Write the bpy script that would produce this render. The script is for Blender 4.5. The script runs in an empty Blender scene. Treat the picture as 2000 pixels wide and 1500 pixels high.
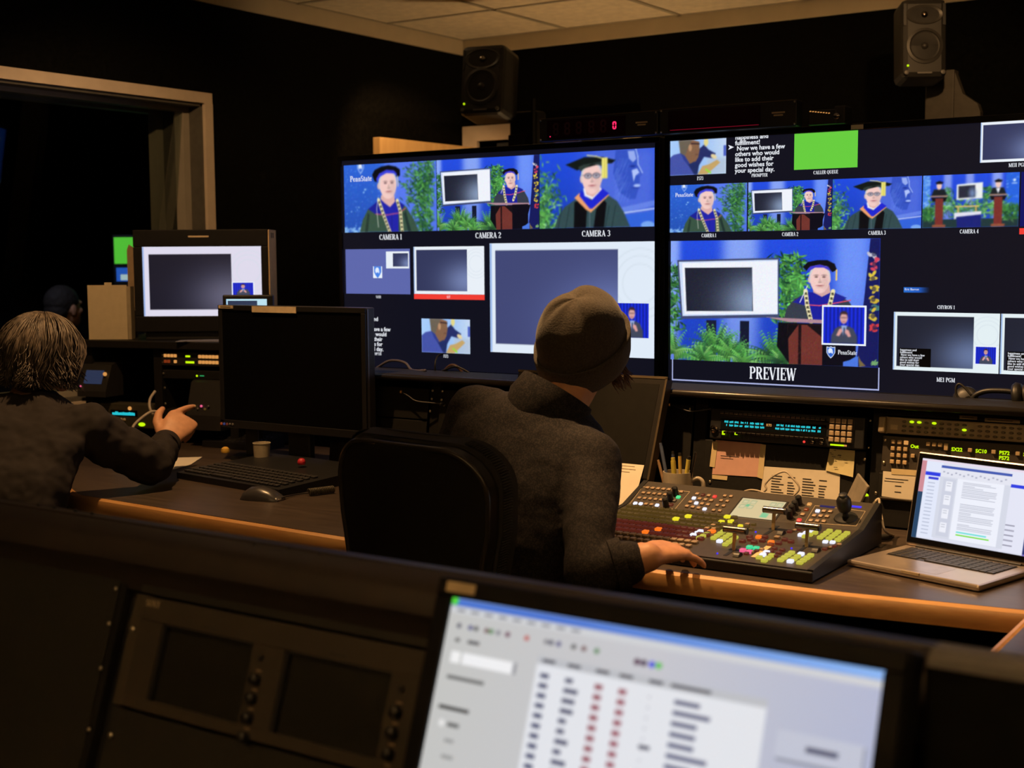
import bpy, bmesh, math, random
import numpy as np
from mathutils import Matrix, Vector, Euler

# ---------------------------------------------------------------- camera, world, exposure
scene = bpy.context.scene
coll = scene.collection
F_PX, YAW, PITCH, ROLL, CAM_Z = 2617.0, 0.5891, 0.0947, 0.0065, 1.38
_c0 = np.array([math.cos(YAW), math.sin(YAW), 0.0]); _d0 = np.array([0, 0, -1.0])
_f0 = np.array([-math.sin(YAW), math.cos(YAW), 0.0])
CAM_F = math.cos(PITCH) * _f0 + math.sin(PITCH) * _d0
_d1 = math.cos(PITCH) * _d0 - math.sin(PITCH) * _f0
CAM_R = math.cos(ROLL) * _c0 + math.sin(ROLL) * _d1
CAM_D = math.cos(ROLL) * _d1 - math.sin(ROLL) * _c0
cam_data = bpy.data.cameras.new('camera')
cam_data.sensor_width = 36.0
cam_data.lens = 36.0 * F_PX / 2000.0
cam_data.clip_start = 0.05
cam_data.dof.use_dof = True
cam_data.dof.focus_distance = 3.3
cam_data.dof.aperture_fstop = 4.8
cam = bpy.data.objects.new('camera', cam_data)
coll.objects.link(cam)
_m = Matrix.Identity(4)
for i in range(3):
    _m[i][0] = CAM_R[i]; _m[i][1] = -CAM_D[i]; _m[i][2] = -CAM_F[i]
_m[2][3] = CAM_Z
cam.matrix_world = _m
scene.camera = cam

world = bpy.data.worlds.new('world'); scene.world = world
world.use_nodes = True
world.node_tree.nodes['Background'].inputs[0].default_value = (0.0, 0.0, 0.0, 1)
world.node_tree.nodes['Background'].inputs[1].default_value = 0.0
scene.view_settings.view_transform = 'Standard'
scene.view_settings.look = 'None'
scene.view_settings.gamma = 1.0
scene.view_settings.use_curve_mapping = False
scene.view_settings.exposure = 0.0
scene.cycles.max_bounces = 5; scene.cycles.diffuse_bounces = 3; scene.cycles.glossy_bounces = 3
scene.cycles.transmission_bounces = 4; scene.cycles.transparent_max_bounces = 6
scene.cycles.caustics_reflective = False; scene.cycles.caustics_refractive = False
WARM = (1.0, 0.56, 0.23)
# power of the ceiling downlights and added fill lamps (watts), used by the lamp builders further down
DOWNLIGHTS = [  # x, y, power, cone degrees, aimed at
    (-1.70, 2.50, 205.0, 58.0, (-1.15, 2.85, .86)),
    (-0.55, 2.70, 50.0, 50.0, (-0.80, 2.70, .76)),
    (-2.70, 2.48, 92.0, 66.0, (-2.62, 2.55, .76)),
    (-3.50, 4.50, 42.0, 60.0, (-3.93, 5.10, 1.75)),
    (-2.85, 2.25, 62.0, 64.0, (-3.75, 3.30, 1.45)),  # added unseen lamp, brightens the broadcast monitor and file box
    (-1.10, 4.00, 26.0, 70.0, (-1.50, 4.85, 1.90)),  # added unseen lamp, puts light on the loudspeaker and timer tops
]
FILL_LAMPS = [(-0.9, -1.3, 130.0, 0.0), (1.3, 0.4, 60.0, 0.0), (-2.90, 5.25, 17.0, -.78)]   # x, y, power, height offset; unseen lamps added for fill light
FILL_TINT = (1.0, 0.66, 0.34)


def pix_dir(px, py):
    return ((px - 1000) / F_PX) * CAM_R + ((py - 750) / F_PX) * CAM_D + CAM_F


def on_y(px, py, y):
    d = pix_dir(px, py); t = y / d[1]
    return Vector((d[0] * t, y, CAM_Z + d[2] * t))


def on_z(px, py, z):
    d = pix_dir(px, py); t = (z - CAM_Z) / d[2]
    return Vector((d[0] * t, d[1] * t, z))


def at(px, py, depth):
    d = pix_dir(px, py) * depth
    return Vector((d[0], d[1], CAM_Z + d[2]))


# ---------------------------------------------------------------- helpers
def lin(c):
    return tuple((x / 12.92) if x <= 0.04045 else ((x + 0.055) / 1.055) ** 2.4 for x in c)


def rgb(r, g, b):
    return lin((r / 255.0, g / 255.0, b / 255.0))


MATS = {}


def mat(name, col, rough=0.6, metal=0.0, grain=0.12, scale=40.0, bump=0.0, bscale=None, spec=0.5, coat=0.0):
    """procedural surface: a base colour (linear) varied by noise, optional fine relief"""
    if name in MATS:
        return MATS[name]
    m = bpy.data.materials.new(name); m.use_nodes = True
    nt = m.node_tree; b = nt.nodes['Principled BSDF']
    tc = nt.nodes.new('ShaderNodeTexCoord')
    no = nt.nodes.new('ShaderNodeTexNoise'); no.inputs['Scale'].default_value = scale
    no.inputs['Detail'].default_value = 4.0
    nt.links.new(tc.outputs['Object'], no.inputs['Vector'])
    ra = nt.nodes.new('ShaderNodeValToRGB')
    lo = tuple(c * (1 - grain) for c in col); hi = tuple(min(1, c * (1 + grain)) for c in col)
    ra.color_ramp.elements[0].color = (*lo, 1); ra.color_ramp.elements[1].color = (*hi, 1)
    ra.color_ramp.elements[0].position = 0.3; ra.color_ramp.elements[1].position = 0.7
    nt.links.new(no.outputs['Fac'], ra.inputs['Fac'])
    nt.links.new(ra.outputs['Color'], b.inputs['Base Color'])
    b.inputs['Roughness'].default_value = rough
    b.inputs['Metallic'].default_value = metal
    b.inputs['Specular IOR Level'].default_value = spec
    b.inputs['Coat Weight'].default_value = coat
    if bump:
        n2 = nt.nodes.new('ShaderNodeTexNoise'); n2.inputs['Scale'].default_value = bscale or scale * 4
        nt.links.new(tc.outputs['Object'], n2.inputs['Vector'])
        bp = nt.nodes.new('ShaderNodeBump'); bp.inputs['Strength'].default_value = bump
        bp.inputs['Distance'].default_value = 0.002
        nt.links.new(n2.outputs['Fac'], bp.inputs['Height'])
        nt.links.new(bp.outputs['Normal'], b.inputs['Normal'])
    MATS[name] = m
    return m


def glow(name, col, strength=1.0, base=0.02):
    """something that gives off light: a lit key, a display, a lamp"""
    if name in MATS:
        return MATS[name]
    m = bpy.data.materials.new(name); m.use_nodes = True
    b = m.node_tree.nodes['Principled BSDF']
    b.inputs['Base Color'].default_value = (*[c * base for c in col], 1)
    b.inputs['Roughness'].default_value = 0.4
    b.inputs['Emission Color'].default_value = (*col, 1)
    b.inputs['Emission Strength'].default_value = strength
    if strength < 30:
        m.cycles.emission_sampling = 'NONE' if name.startswith('led') else 'AUTO'
    MATS[name] = m
    return m


def display_material():
    """screen whose picture is held as point colours on the panel itself"""
    m = bpy.data.materials.new('display_picture'); m.use_nodes = True
    nt = m.node_tree; b = nt.nodes['Principled BSDF']
    a = nt.nodes.new('ShaderNodeAttribute'); a.attribute_name = 'picture'
    nt.links.new(a.outputs['Color'], b.inputs['Emission Color'])
    b.inputs['Emission Strength'].default_value = 1.0
    b.inputs['Base Color'].default_value = (0.004, 0.004, 0.005, 1)
    b.inputs['Roughness'].default_value = 0.35
    m.cycles.emission_sampling = 'NONE'
    return m


DISPLAY = display_material()


class MB:
    """collects polygons of one mesh"""

    def __init__(self):
        self.v = []; self.f = []; self.mi = []

    def add(self, vs, fs, M=None, mi=0):
        n = len(self.v)
        for p in vs:
            p = Vector(p)
            self.v.append(tuple(M @ p) if M else tuple(p))
        for f in fs:
            self.f.append([i + n for i in f]); self.mi.append(mi)
        return self

    def box(self, x0, x1, y0, y1, z0, z1, M=None, mi=0, ch=0.0):
        if x0 > x1: x0, x1 = x1, x0
        if y0 > y1: y0, y1 = y1, y0
        if z0 > z1: z0, z1 = z1, z0
        if ch <= 0:
            vs = [(x, y, z) for x in (x0, x1) for y in (y0, y1) for z in (z0, z1)]
            fs = [(0, 1, 3, 2), (4, 6, 7, 5), (0, 4, 5, 1), (2, 3, 7, 6), (0, 2, 6, 4), (1, 5, 7, 3)]
            return self.add(vs, fs, M, mi)
        ch = min(ch, (x1 - x0) * .49, (y1 - y0) * .49, (z1 - z0) * .49)
        bm = bmesh.new()
        bmesh.ops.create_cube(bm, size=1.0)
        for v in bm.verts:
            v.co = Vector(((x0 + x1) / 2 + v.co.x * (x1 - x0), (y0 + y1) / 2 + v.co.y * (y1 - y0), (z0 + z1) / 2 + v.co.z * (z1 - z0)))
        bmesh.ops.bevel(bm, geom=list(bm.edges), offset=ch, segments=2, affect='EDGES', profile=0.5)
        bm.verts.index_update()
        self.add([v.co.copy() for v in bm.verts], [[v.index for v in f.verts] for f in bm.faces], M, mi)
        bm.free()
        return self

    def prism(self, pts, y0, y1, M=None, mi=0, axis='y'):
        """outline pts (a,b) swept along an axis: y -> (a,y,b); z -> (a,b,z); x -> (x,a,b)"""
        def P(a, b, t):
            return (a, t, b) if axis == 'y' else ((a, b, t) if axis == 'z' else (t, a, b))
        n = len(pts)
        vs = [P(a, b, y0) for a, b in pts] + [P(a, b, y1) for a, b in pts]
        fs = [[(i + 1) % n, i, i + n, (i + 1) % n + n] for i in range(n)]
        fs += [list(range(n)), list(range(2 * n - 1, n - 1, -1))]
        return self.add(vs, fs, M, mi)

    def lathe(self, prof, seg=24, M=None, mi=0, cap=True):
        """profile [(r,z)] turned about z"""
        vs = []
        for r, z in prof:
            for k in range(seg):
                a = 2 * math.pi * k / seg
                vs.append((r * math.cos(a), r * math.sin(a), z))
        fs = []
        for j in range(len(prof) - 1):
            for k in range(seg):
                fs.append([j * seg + k, j * seg + (k + 1) % seg, (j + 1) * seg + (k + 1) % seg, (j + 1) * seg + k])
        if cap:
            fs.append(list(range(seg - 1, -1, -1)))
            fs.append([(len(prof) - 1) * seg + k for k in range(seg)])
        return self.add(vs, fs, M, mi)

    def tube(self, pts, rad, seg=8, M=None, mi=0, closed=False):
        pts = [Vector(p) for p in pts]
        rads = rad if isinstance(rad, (list, tuple)) else [rad] * len(pts)
        n = len(pts); vs = []; fs = []
        prev = None
        for i, p in enumerate(pts):
            t = (pts[(i + 1) % n] - pts[i - 1]) if closed else (pts[min(i + 1, n - 1)] - pts[max(i - 1, 0)])
            if t.length < 1e-9: t = Vector((0, 0, 1))
            t.normalize()
            if prev is None:
                up = Vector((0, 0, 1)) if abs(t.z) < .9 else Vector((1, 0, 0))
                a = t.cross(up).normalized()
            else:
                a = (prev - t * prev.dot(t))
                if a.length < 1e-6: a = t.orthogonal()
                a.normalize()
            prev = a
            b = t.cross(a)
            for k in range(seg):
                g = 2 * math.pi * k / seg
                vs.append(p + (a * math.cos(g) + b * math.sin(g)) * rads[i])
        m = n if closed else n - 1
        for i in range(m):
            j = (i + 1) % n
            for k in range(seg):
                fs.append([i * seg + k, i * seg + (k + 1) % seg, j * seg + (k + 1) % seg, j * seg + k])
        if not closed:
            fs.append(list(range(seg - 1, -1, -1))); fs.append([(n - 1) * seg + k for k in range(seg)])
        return self.add(vs, fs, M, mi)

    def ball(self, c, r, seg=14, rings=9, M=None, mi=0):
        r = (r, r, r) if isinstance(r, (int, float)) else r
        vs = []; fs = []
        for j in range(rings + 1):
            t = math.pi * j / rings
            for k in range(seg):
                a = 2 * math.pi * k / seg
                vs.append((c[0] + r[0] * math.sin(t) * math.cos(a), c[1] + r[1] * math.sin(t) * math.sin(a), c[2] + r[2] * math.cos(t)))
        for j in range(rings):
            for k in range(seg):
                fs.append([j * seg + k, (j + 1) * seg + k, (j + 1) * seg + (k + 1) % seg, j * seg + (k + 1) % seg])
        return self.add(vs, fs, M, mi)

    def mesh(self, name, mats, smooth=False):
        me = bpy.data.meshes.new(name)
        me.from_pydata(self.v, [], self.f)
        mats = mats if isinstance(mats, (list, tuple)) else [mats]
        for m in mats: me.materials.append(m)
        if len(mats) > 1: me.polygons.foreach_set('material_index', self.mi)
        if smooth:
            me.polygons.foreach_set('use_smooth', [True] * len(me.polygons))
        me.validate()
        me.update()
        return me


def link(name, data, parent=None, loc=(0, 0, 0), rot=(0, 0, 0), label=None, cat=None, group=None, kind=None):
    o = bpy.data.objects.new(name, data)
    coll.objects.link(o)
    if parent: o.parent = parent
    o.location = loc; o.rotation_euler = rot
    tag(o, label, cat, group, kind)
    return o


def tag(o, label=None, cat=None, group=None, kind=None):
    if label: o['label'] = label
    if cat: o['category'] = cat
    if group: o['group'] = group
    if kind: o['kind'] = kind
    return o


def obj(name, mb, m, parent=None, smooth=False, **kw):
    o = link(name, mb.mesh(name, m, smooth), parent, **kw)
    if smooth == 'auto':
        md = o.modifiers.new('edge', 'EDGE_SPLIT'); md.split_angle = math.radians(40)
    return o


def thing(name, label, cat, loc=(0, 0, 0), rz=0.0, group=None, rx=0.0):
    return link(name, None, None, loc, (rx, 0, rz), label, cat, group)


def T(x=0, y=0, z=0):
    return Matrix.Translation((x, y, z))


def RX(d): return Matrix.Rotation(math.radians(d), 4, 'X')
def RY(d): return Matrix.Rotation(math.radians(d), 4, 'Y')
def RZ(d): return Matrix.Rotation(math.radians(d), 4, 'Z')


_font_cache = {}


def sans(s, size, bold=0.0, align='LEFT'):
    """flat letters of the built-in face as a mesh lying in x,z and facing -y"""
    key = (s, size, bold, align)
    if key in _font_cache: return _font_cache[key]
    cu = bpy.data.curves.new('lettering', 'FONT')
    cu.body = s; cu.size = size; cu.align_x = align; cu.resolution_u = 2; cu.offset = bold
    o = bpy.data.objects.new('lettering', cu); coll.objects.link(o)
    dg = bpy.context.evaluated_depsgraph_get()
    me = bpy.data.meshes.new_from_object(o.evaluated_get(dg))
    bpy.data.objects.remove(o)
    bpy.data.curves.remove(cu)
    me.transform(Matrix.Rotation(math.radians(90), 4, 'X'))
    _font_cache[key] = me
    return me


# a small bold serif face, drawn from strokes (unit cap height)
def _bar(x0, y0, x1, y1, w):
    dx, dy = x1 - x0, y1 - y0; L = math.hypot(dx, dy) or 1; nx, ny = -dy / L * w / 2, dx / L * w / 2
    return [(x0 + nx, y0 + ny), (x0 - nx, y0 - ny), (x1 - nx, y1 - ny), (x1 + nx, y1 + ny)]


def _arc(cx, cy, rx, ry, a0, a1, wv=.17, wh=.075, n=12):
    q = []
    for i in range(n):
        P = []
        for k in (i, i + 1):
            a = math.radians(a0 + (a1 - a0) * k / n); w = (wv * abs(math.cos(a)) ** 1.5 + wh * abs(math.sin(a))) / 2
            P.append(((cx + (rx - w) * math.cos(a), cy + (ry - w * .8) * math.sin(a)), (cx + (rx + w) * math.cos(a), cy + (ry + w * .8) * math.sin(a))))
        q.append([P[0][0], P[1][0], P[1][1], P[0][1]])
    return q


def _ser(x, y, w=.3): return [_bar(x - w / 2, y, x + w / 2, y, .06)]


def serif_glyph(c):
    S = .17; t = .07; b, u = .03, .97
    def stem(x, y0=0., y1=1., w=S): return [_bar(x, y0, x, y1, w)]
    if c == 'A': return .78, [_bar(.12, 0, .4, 1, t), _bar(.38, 1, .66, 0, S), _bar(.2, .33, .58, .33, t)] + _ser(.12, b, .22) + _ser(.66, b, .28)
    if c == 'C': return .72, _arc(.42, .5, .31, .46, 50, 310) + stem(.64, .68, .95, .06)
    if c == 'E': return .66, stem(.18) + [_bar(.08, u, .6, u, t), _bar(.08, b, .62, b, t), _bar(.18, .52, .48, .52, t)] + stem(.58, .75, 1, .06) + stem(.6, 0, .26, .06) + stem(.46, .4, .64, .06)
    if c == 'F': return .62, stem(.18) + [_bar(.08, u, .58, u, t), _bar(.18, .5, .46, .5, t)] + stem(.56, .75, 1, .06) + _ser(.18, b)
    if c == 'G': return .78, _arc(.42, .5, .31, .46, 50, 325) + stem(.66, .05, .42, .15) + _ser(.64, .42, .26) + stem(.64, .7, .95, .06)
    if c == 'H': return .84, stem(.18) + stem(.66) + [_bar(.18, .5, .66, .5, t)] + _ser(.18, b) + _ser(.18, u) + _ser(.66, b) + _ser(.66, u)
    if c == 'I': return .4, stem(.2) + _ser(.2, b) + _ser(.2, u)
    if c == 'K': return .8, stem(.18) + [_bar(.2, .42, .62, 1, t), _bar(.34, .58, .66, 0, S)] + _ser(.18, b) + _ser(.18, u) + _ser(.66, b, .24)
    if c == 'L': return .64, stem(.18) + [_bar(.08, b, .6, b, t)] + stem(.58, 0, .28, .06) + _ser(.18, u)
    if c == 'M': return .98, stem(.14, 0, 1, t) + stem(.82) + [_bar(.16, 1, .47, .05, S), _bar(.47, .05, .8, 1, t)] + _ser(.14, b, .24) + _ser(.82, b) + _ser(.14, u, .2) + _ser(.82, u, .26)
    if c == 'N': return .84, stem(.14, 0, 1, t) + stem(.68, 0, 1, t) + [_bar(.16, 1, .66, 0, S)] + _ser(.14, b, .22) + _ser(.68, u, .24) + _ser(.12, u, .16)
    if c == 'O': return .84, _arc(.42, .5, .31, .46, 0, 360, n=20)
    if c == 'Q': return .84, _arc(.42, .5, .31, .46, 0, 360, n=20) + [_bar(.42, .08, .74, -.16, .11)]
    if c == 'P': return .7, stem(.18) + _arc(.36, .73, .24, .24, -90, 90) + [_bar(.18, u, .38, u, t), _bar(.18, .49, .38, .49, t)] + _ser(.18, b) + _ser(.12, u, .18)
    if c == 'R': return .78, stem(.18) + _arc(.36, .74, .22, .23, -90, 90) + [_bar(.18, u, .38, u, t), _bar(.18, .51, .38, .51, t), _bar(.4, .5, .64, 0, S)] + _ser(.18, b) + _ser(.66, b, .22) + _ser(.12, u, .18)
    if c == 'S': return .6, _arc(.3, .73, .19, .23, 40, 270, .14) + _arc(.3, .27, .2, .23, -140, 90, .14) + stem(.48, .74, .95, .05) + stem(.11, .05, .28, .05)
    if c == 'T': return .7, stem(.35) + [_bar(.05, u, .65, u, t)] + _ser(.35, b) + stem(.07, .75, 1, .06) + stem(.63, .75, 1, .06)
    if c == 'U': return .8, stem(.18, .28, 1) + stem(.64, .28, 1, t) + _arc(.41, .3, .225, .27, 180, 360, .12) + _ser(.18, u) + _ser(.64, u, .22)
    if c == 'V': return .76, [_bar(.12, 1, .4, 0, S), _bar(.4, 0, .66, 1, t)] + _ser(.12, u, .28) + _ser(.66, u, .2)
    if c == 'W': return 1.08, [_bar(.12, 1, .34, 0, S), _bar(.34, 0, .56, .95, t), _bar(.52, 1, .74, 0, S), _bar(.74, 0, .96, 1, t)] + _ser(.12, u, .28) + _ser(.96, u, .2)
    if c == 'Y': return .76, [_bar(.12, 1, .38, .48, S), _bar(.64, 1, .38, .48, t)] + stem(.38, 0, .5) + _ser(.12, u, .26) + _ser(.64, u, .2) + _ser(.38, b)
    if c == '1': return .46, stem(.24) + _ser(.24, b, .36) + [_bar(.08, .82, .26, .95, .08)]
    if c == '2': return .6, _arc(.28, .72, .21, .25, -30, 160) + [_bar(.44, .62, .1, .06, .1), _bar(.08, .05, .54, .05, .1)] + stem(.53, 0, .22, .05)
    if c == '3': return .6, _arc(.28, .75, .19, .22, -90, 150, .14) + _arc(.28, .27, .22, .25, -150, 90, .15)
    if c == '4': return .62, stem(.42) + [_bar(.4, .98, .06, .3, .07), _bar(.04, .28, .6, .28, .08)] + _ser(.42, b, .28)
    if c == '7': return .58, [_bar(.06, .94, .54, .94, .12), _bar(.5, .92, .22, 0, .15)] + stem(.07, .72, 1, .05)
    if c == 'e': return .56, _arc(.28, .32, .2, .29, 20, 330, .14) + [_bar(.12, .36, .46, .36, .06)]
    if c == 'n': return .66, stem(.17, 0, .62, .14) + stem(.49, 0, .44, .14) + _arc(.33, .4, .16, .2, 0, 180, .1) + _ser(.17, b, .26) + _ser(.49, b, .24)
    if c == 't': return .42, stem(.2, .1, .82, .14) + [_bar(.04, .6, .38, .6, .06)] + _arc(.29, .13, .1, .11, 180, 320, .1)
    if c == 'a': return .58, _arc(.26, .18, .17, .17, 0, 360, .12) + stem(.43, 0, .45, .13) + _arc(.28, .43, .16, .18, 0, 160, .1) + _ser(.47, b, .18)
    return .34, []


def serif(s, h, align='C', squeeze=1.0):
    x = 0.0; mb = MB(); polys = []
    for c in s:
        w, q = serif_glyph(c)
        for p in q: polys.append([(a + x, b) for a, b in p])
        x += w * 1.02
    off = -x / 2 if align == 'C' else 0
    for k, p in enumerate(polys):
        z = -0.000002 * k
        area = sum(p[i][0] * p[(i + 1) % 4][1] - p[(i + 1) % 4][0] * p[i][1] for i in range(4))
        if area < 0: p = p[::-1]
        mb.add([((a + off) * h * squeeze, z, b * h) for a, b in p], [range(len(p))])
    me = mb.mesh('lettering', WHITE_GLYPH)
    return me


WHITE_GLYPH = glow('display_white_lettering', rgb(238, 242, 250), 1.0)


# ---------------------------------------------------------------- pictures shown on displays
class Pic:
    """a small picture (sRGB) that becomes point colours on a display panel; u runs 0..aspect, v 0..1 downwards"""

    def __init__(self, W, H, col=(0, 0, 0), aspect=None):
        self.W, self.H = W, H
        self.asp = aspect or 16 / 9
        self.a = np.empty((H, W, 3)); self.a[:] = np.array(col) / 255.0
        u = np.linspace(0, self.asp, W); v = np.linspace(0, 1, H)
        self.U, self.V = np.meshgrid(u, v)
        self.px = 1.0 / H

    def blend(self, m, col):
        c = np.array(col, float) / 255.0
        self.a += (c - self.a) * m[..., None]

    def hgrad(self, stops):
        xs = [s[0] for s in stops]
        for k in range(3):
            self.a[..., k] = np.interp(self.U, xs, [s[1][k] / 255.0 for s in stops])

    def ell(self, cx, cy, rx, ry, col, rot=0.0, soft=None, alpha=1.0):
        s = soft or self.px * 1.2
        R = max(rx, ry) + 2 * s
        i0, i1 = max(0, int((cy - R) * (self.H - 1))), min(self.H, int((cy + R) * (self.H - 1)) + 2)
        j0, j1 = max(0, int((cx - R) / self.asp * (self.W - 1))), min(self.W, int((cx + R) / self.asp * (self.W - 1)) + 2)
        if i0 >= i1 or j0 >= j1: return
        U = self.U[i0:i1, j0:j1] - cx; V = self.V[i0:i1, j0:j1] - cy
        c, sn = math.cos(rot), math.sin(rot)
        x = (U * c + V * sn) / rx; y = (-U * sn + V * c) / ry
        d = (np.sqrt(x * x + y * y) - 1) * min(rx, ry)
        m = np.clip(.5 - d / s, 0, 1) * alpha
        sub = self.a[i0:i1, j0:j1]
        sub += (np.array(col, float) / 255.0 - sub) * m[..., None]

    def poly(self, pts, col, soft=None, alpha=1.0):
        s = soft or self.px * 1.2
        P = np.array(pts, float); n = len(P)
        U, V = self.U, self.V
        d2 = np.full(U.shape, 1e9); ins = np.zeros(U.shape, bool)
        for i in range(n):
            a = P[i]; b = P[(i + 1) % n]; e = b - a
            L = e @ e + 1e-12
            t = np.clip(((U - a[0]) * e[0] + (V - a[1]) * e[1]) / L, 0, 1)
            d2 = np.minimum(d2, (U - a[0] - t * e[0]) ** 2 + (V - a[1] - t * e[1]) ** 2)
            c = ((a[1] > V) != (b[1] > V))
            with np.errstate(divide='ignore', invalid='ignore'):
                xs = (b[0] - a[0]) * (V - a[1]) / (b[1] - a[1] + 1e-12) + a[0]
            ins ^= c & (U < xs)
        d = np.sqrt(d2) * np.where(ins, -1, 1)
        self.blend(np.clip(.5 - d / s, 0, 1) * alpha, col)

    def rect(self, u0, v0, u1, v1, col, alpha=1.0, soft=None):
        s = soft or self.px
        m = np.clip((self.U - u0) / s + .5, 0, 1) * np.clip((u1 - self.U) / s + .5, 0, 1) * np.clip((self.V - v0) / s + .5, 0, 1) * np.clip((v1 - self.V) / s + .5, 0, 1)
        self.blend(m * alpha, col)

    def line(self, pts, w, col, alpha=1.0):
        for a, b in zip(pts[:-1], pts[1:]):
            e = (b[0] - a[0], b[1] - a[1]); L = e[0] ** 2 + e[1] ** 2 + 1e-12
            t = np.clip(((self.U - a[0]) * e[0] + (self.V - a[1]) * e[1]) / L, 0, 1)
            d = np.hypot(self.U - a[0] - t * e[0], self.V - a[1] - t * e[1]) - w / 2
            self.blend(np.clip(.5 - d / self.px, 0, 1) * alpha, col)

    def leaves(self, rng, n, region, size, cols, up=0.5, spread=1.2):
        """scattered leaf strokes; region(rng) -> (u,v)"""
        for _ in range(n):
            u, v = region(rng)
            c = cols[rng.randrange(len(cols))]; k = rng.uniform(.75, 1.25)
            self.ell(u, v, size * rng.uniform(.6, 1.4), size * rng.uniform(.18, .32), [min(255, x * k) for x in c], rot=rng.uniform(-spread, spread) + up)

    def fern(self, rng, cu, cv, n, length, cols):
        for _ in range(n):
            a = rng.uniform(-1.35, 1.35); L = length * rng.uniform(.6, 1.1)
            c = cols[rng.randrange(len(cols))]
            steps = 9
            for k in range(1, steps + 1):
                t = k / steps
                u = cu + math.sin(a) * L * t * (1 + .2 * t); v = cv - math.cos(a) * L * t + .5 * L * abs(math.sin(a)) * t * t
                kk = .6 + .55 * t
                s = length * .11 * (1.15 - t)
                for q in (-1, 1):
                    self.ell(u + q * s * .6 * math.cos(a), v + q * s * .6 * math.sin(a) + .2 * s, s, s * .3, [min(255, x * kk) for x in c], rot=q * .7 + a * .8)

    def noise(self, seed, amp):
        r = np.random.RandomState(seed)
        self.a = np.clip(self.a + r.normal(0, amp / 255.0, self.a.shape), 0, 1)


def soften(pic, n=1):
    for _ in range(n):
        a = np.pad(pic.a, ((1, 1), (1, 1), (0, 0)), mode='edge')
        pic.a = (a[1:-1, 1:-1] * 4 + (a[:-2, 1:-1] + a[2:, 1:-1] + a[1:-1, :-2] + a[1:-1, 2:]) * 2 + a[:-2, :-2] + a[:-2, 2:] + a[2:, :-2] + a[2:, 2:]) / 16
    return pic


def picture_mesh(pic, w, h):
    """panel mesh w x h metres in x,z facing -y, origin at its lower left corner"""
    W, H = pic.W, pic.H
    xs = np.linspace(0, w, W); zs = np.linspace(h, 0, H)
    X, Z = np.meshgrid(xs, zs)
    co = np.zeros((W * H, 3)); co[:, 0] = X.ravel(); co[:, 2] = Z.ravel()
    idx = np.arange(W * H).reshape(H, W)
    q = np.stack([idx[1:, :-1], idx[1:, 1:], idx[:-1, 1:], idx[:-1, :-1]], -1).reshape(-1, 4)
    me = bpy.data.meshes.new('panel')
    me.vertices.add(W * H); me.vertices.foreach_set('co', co.ravel())
    me.loops.add(q.size); me.loops.foreach_set('vertex_index', q.ravel().astype(np.int32))
    me.polygons.add(len(q)); me.polygons.foreach_set('loop_start', np.arange(0, q.size, 4, dtype=np.int32))
    at_ = me.color_attributes.new('picture', 'FLOAT_COLOR', 'POINT')
    s = np.clip(pic.a, 0, 1)
    l = np.where(s <= .04045, s / 12.92, ((s + .055) / 1.055) ** 2.4)
    c = np.ones((W * H, 4)); c[:, :3] = l.reshape(-1, 3)
    at_.data.foreach_set('color', c.ravel())
    me.materials.append(DISPLAY)
    me.update(calc_edges=True); me.validate()
    return me
# ---------------------------------------------------------------- surfaces
M_WALL = mat('black_wall_fabric', (.0050, .0050, .0044), .95, grain=.3, scale=60, bump=.4, bscale=300, spec=.03)
M_UPPER = mat('beige_wall_paint', (.66, .57, .41), .8, grain=.05, scale=8)
M_TILE = mat('ceiling_tile', (.80, .71, .52), .9, grain=.10, scale=25, bump=.3, bscale=180)
M_TBAR = mat('ceiling_grid_metal', (.40, .35, .25), .5, grain=.05)
M_TRIM = mat('warm_trim_paint', (.66, .56, .46), .6, grain=.06, scale=14)
M_JAMB = mat('jamb_paint', (.36, .33, .28), .6, grain=.06, scale=14)
M_CARPET = mat('dark_carpet', (.012, .011, .010), .95, grain=.4, scale=200, bump=.5, bscale=500)
M_STUDIO = mat('studio_black', (.004, .004, .005), .95, grain=.2)
M_BLACK = mat('black_plastic', (.010, .010, .011), .45, grain=.1, scale=60)
M_MATTE = mat('matte_black_metal', (.0095, .0088, .0078), .6, grain=.15, scale=80, bump=.15, bscale=700, spec=.25)
M_GLOSS = mat('gloss_black', (.006, .006, .007), .12, grain=.05)
M_DGREY = mat('dark_grey_plastic', (.017, .016, .0155), .5, grain=.1, scale=60)
M_GREY = mat('grey_plastic', (.12, .115, .11), .45, grain=.08)
M_STEEL = mat('bare_screw_steel', (.62, .56, .46), .28, 1.0, grain=.08)
M_PAPER = mat('paper', (.72, .66, .54), .85, grain=.05, scale=18)


def wood_material(name, c1, c2, rough, scale=(3, 30, 30), coat=0.0):
    m = bpy.data.materials.new(name); m.use_nodes = True
    nt = m.node_tree; b = nt.nodes['Principled BSDF']
    tc = nt.nodes.new('ShaderNodeTexCoord'); mp = nt.nodes.new('ShaderNodeMapping')
    mp.inputs['Scale'].default_value = scale
    nt.links.new(tc.outputs['Object'], mp.inputs['Vector'])
    no = nt.nodes.new('ShaderNodeTexNoise'); no.inputs['Scale'].default_value = 3.0; no.inputs['Detail'].default_value = 6; no.inputs['Distortion'].default_value = .6
    nt.links.new(mp.outputs['Vector'], no.inputs['Vector'])
    ra = nt.nodes.new('ShaderNodeValToRGB')
    ra.color_ramp.elements[0].color = (*c1, 1); ra.color_ramp.elements[1].color = (*c2, 1)
    ra.color_ramp.elements[0].position = .35; ra.color_ramp.elements[1].position = .68
    nt.links.new(no.outputs['Fac'], ra.inputs['Fac']); nt.links.new(ra.outputs['Color'], b.inputs['Base Color'])
    b.inputs['Roughness'].default_value = rough; b.inputs['Coat Weight'].default_value = coat
    return m


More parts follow.
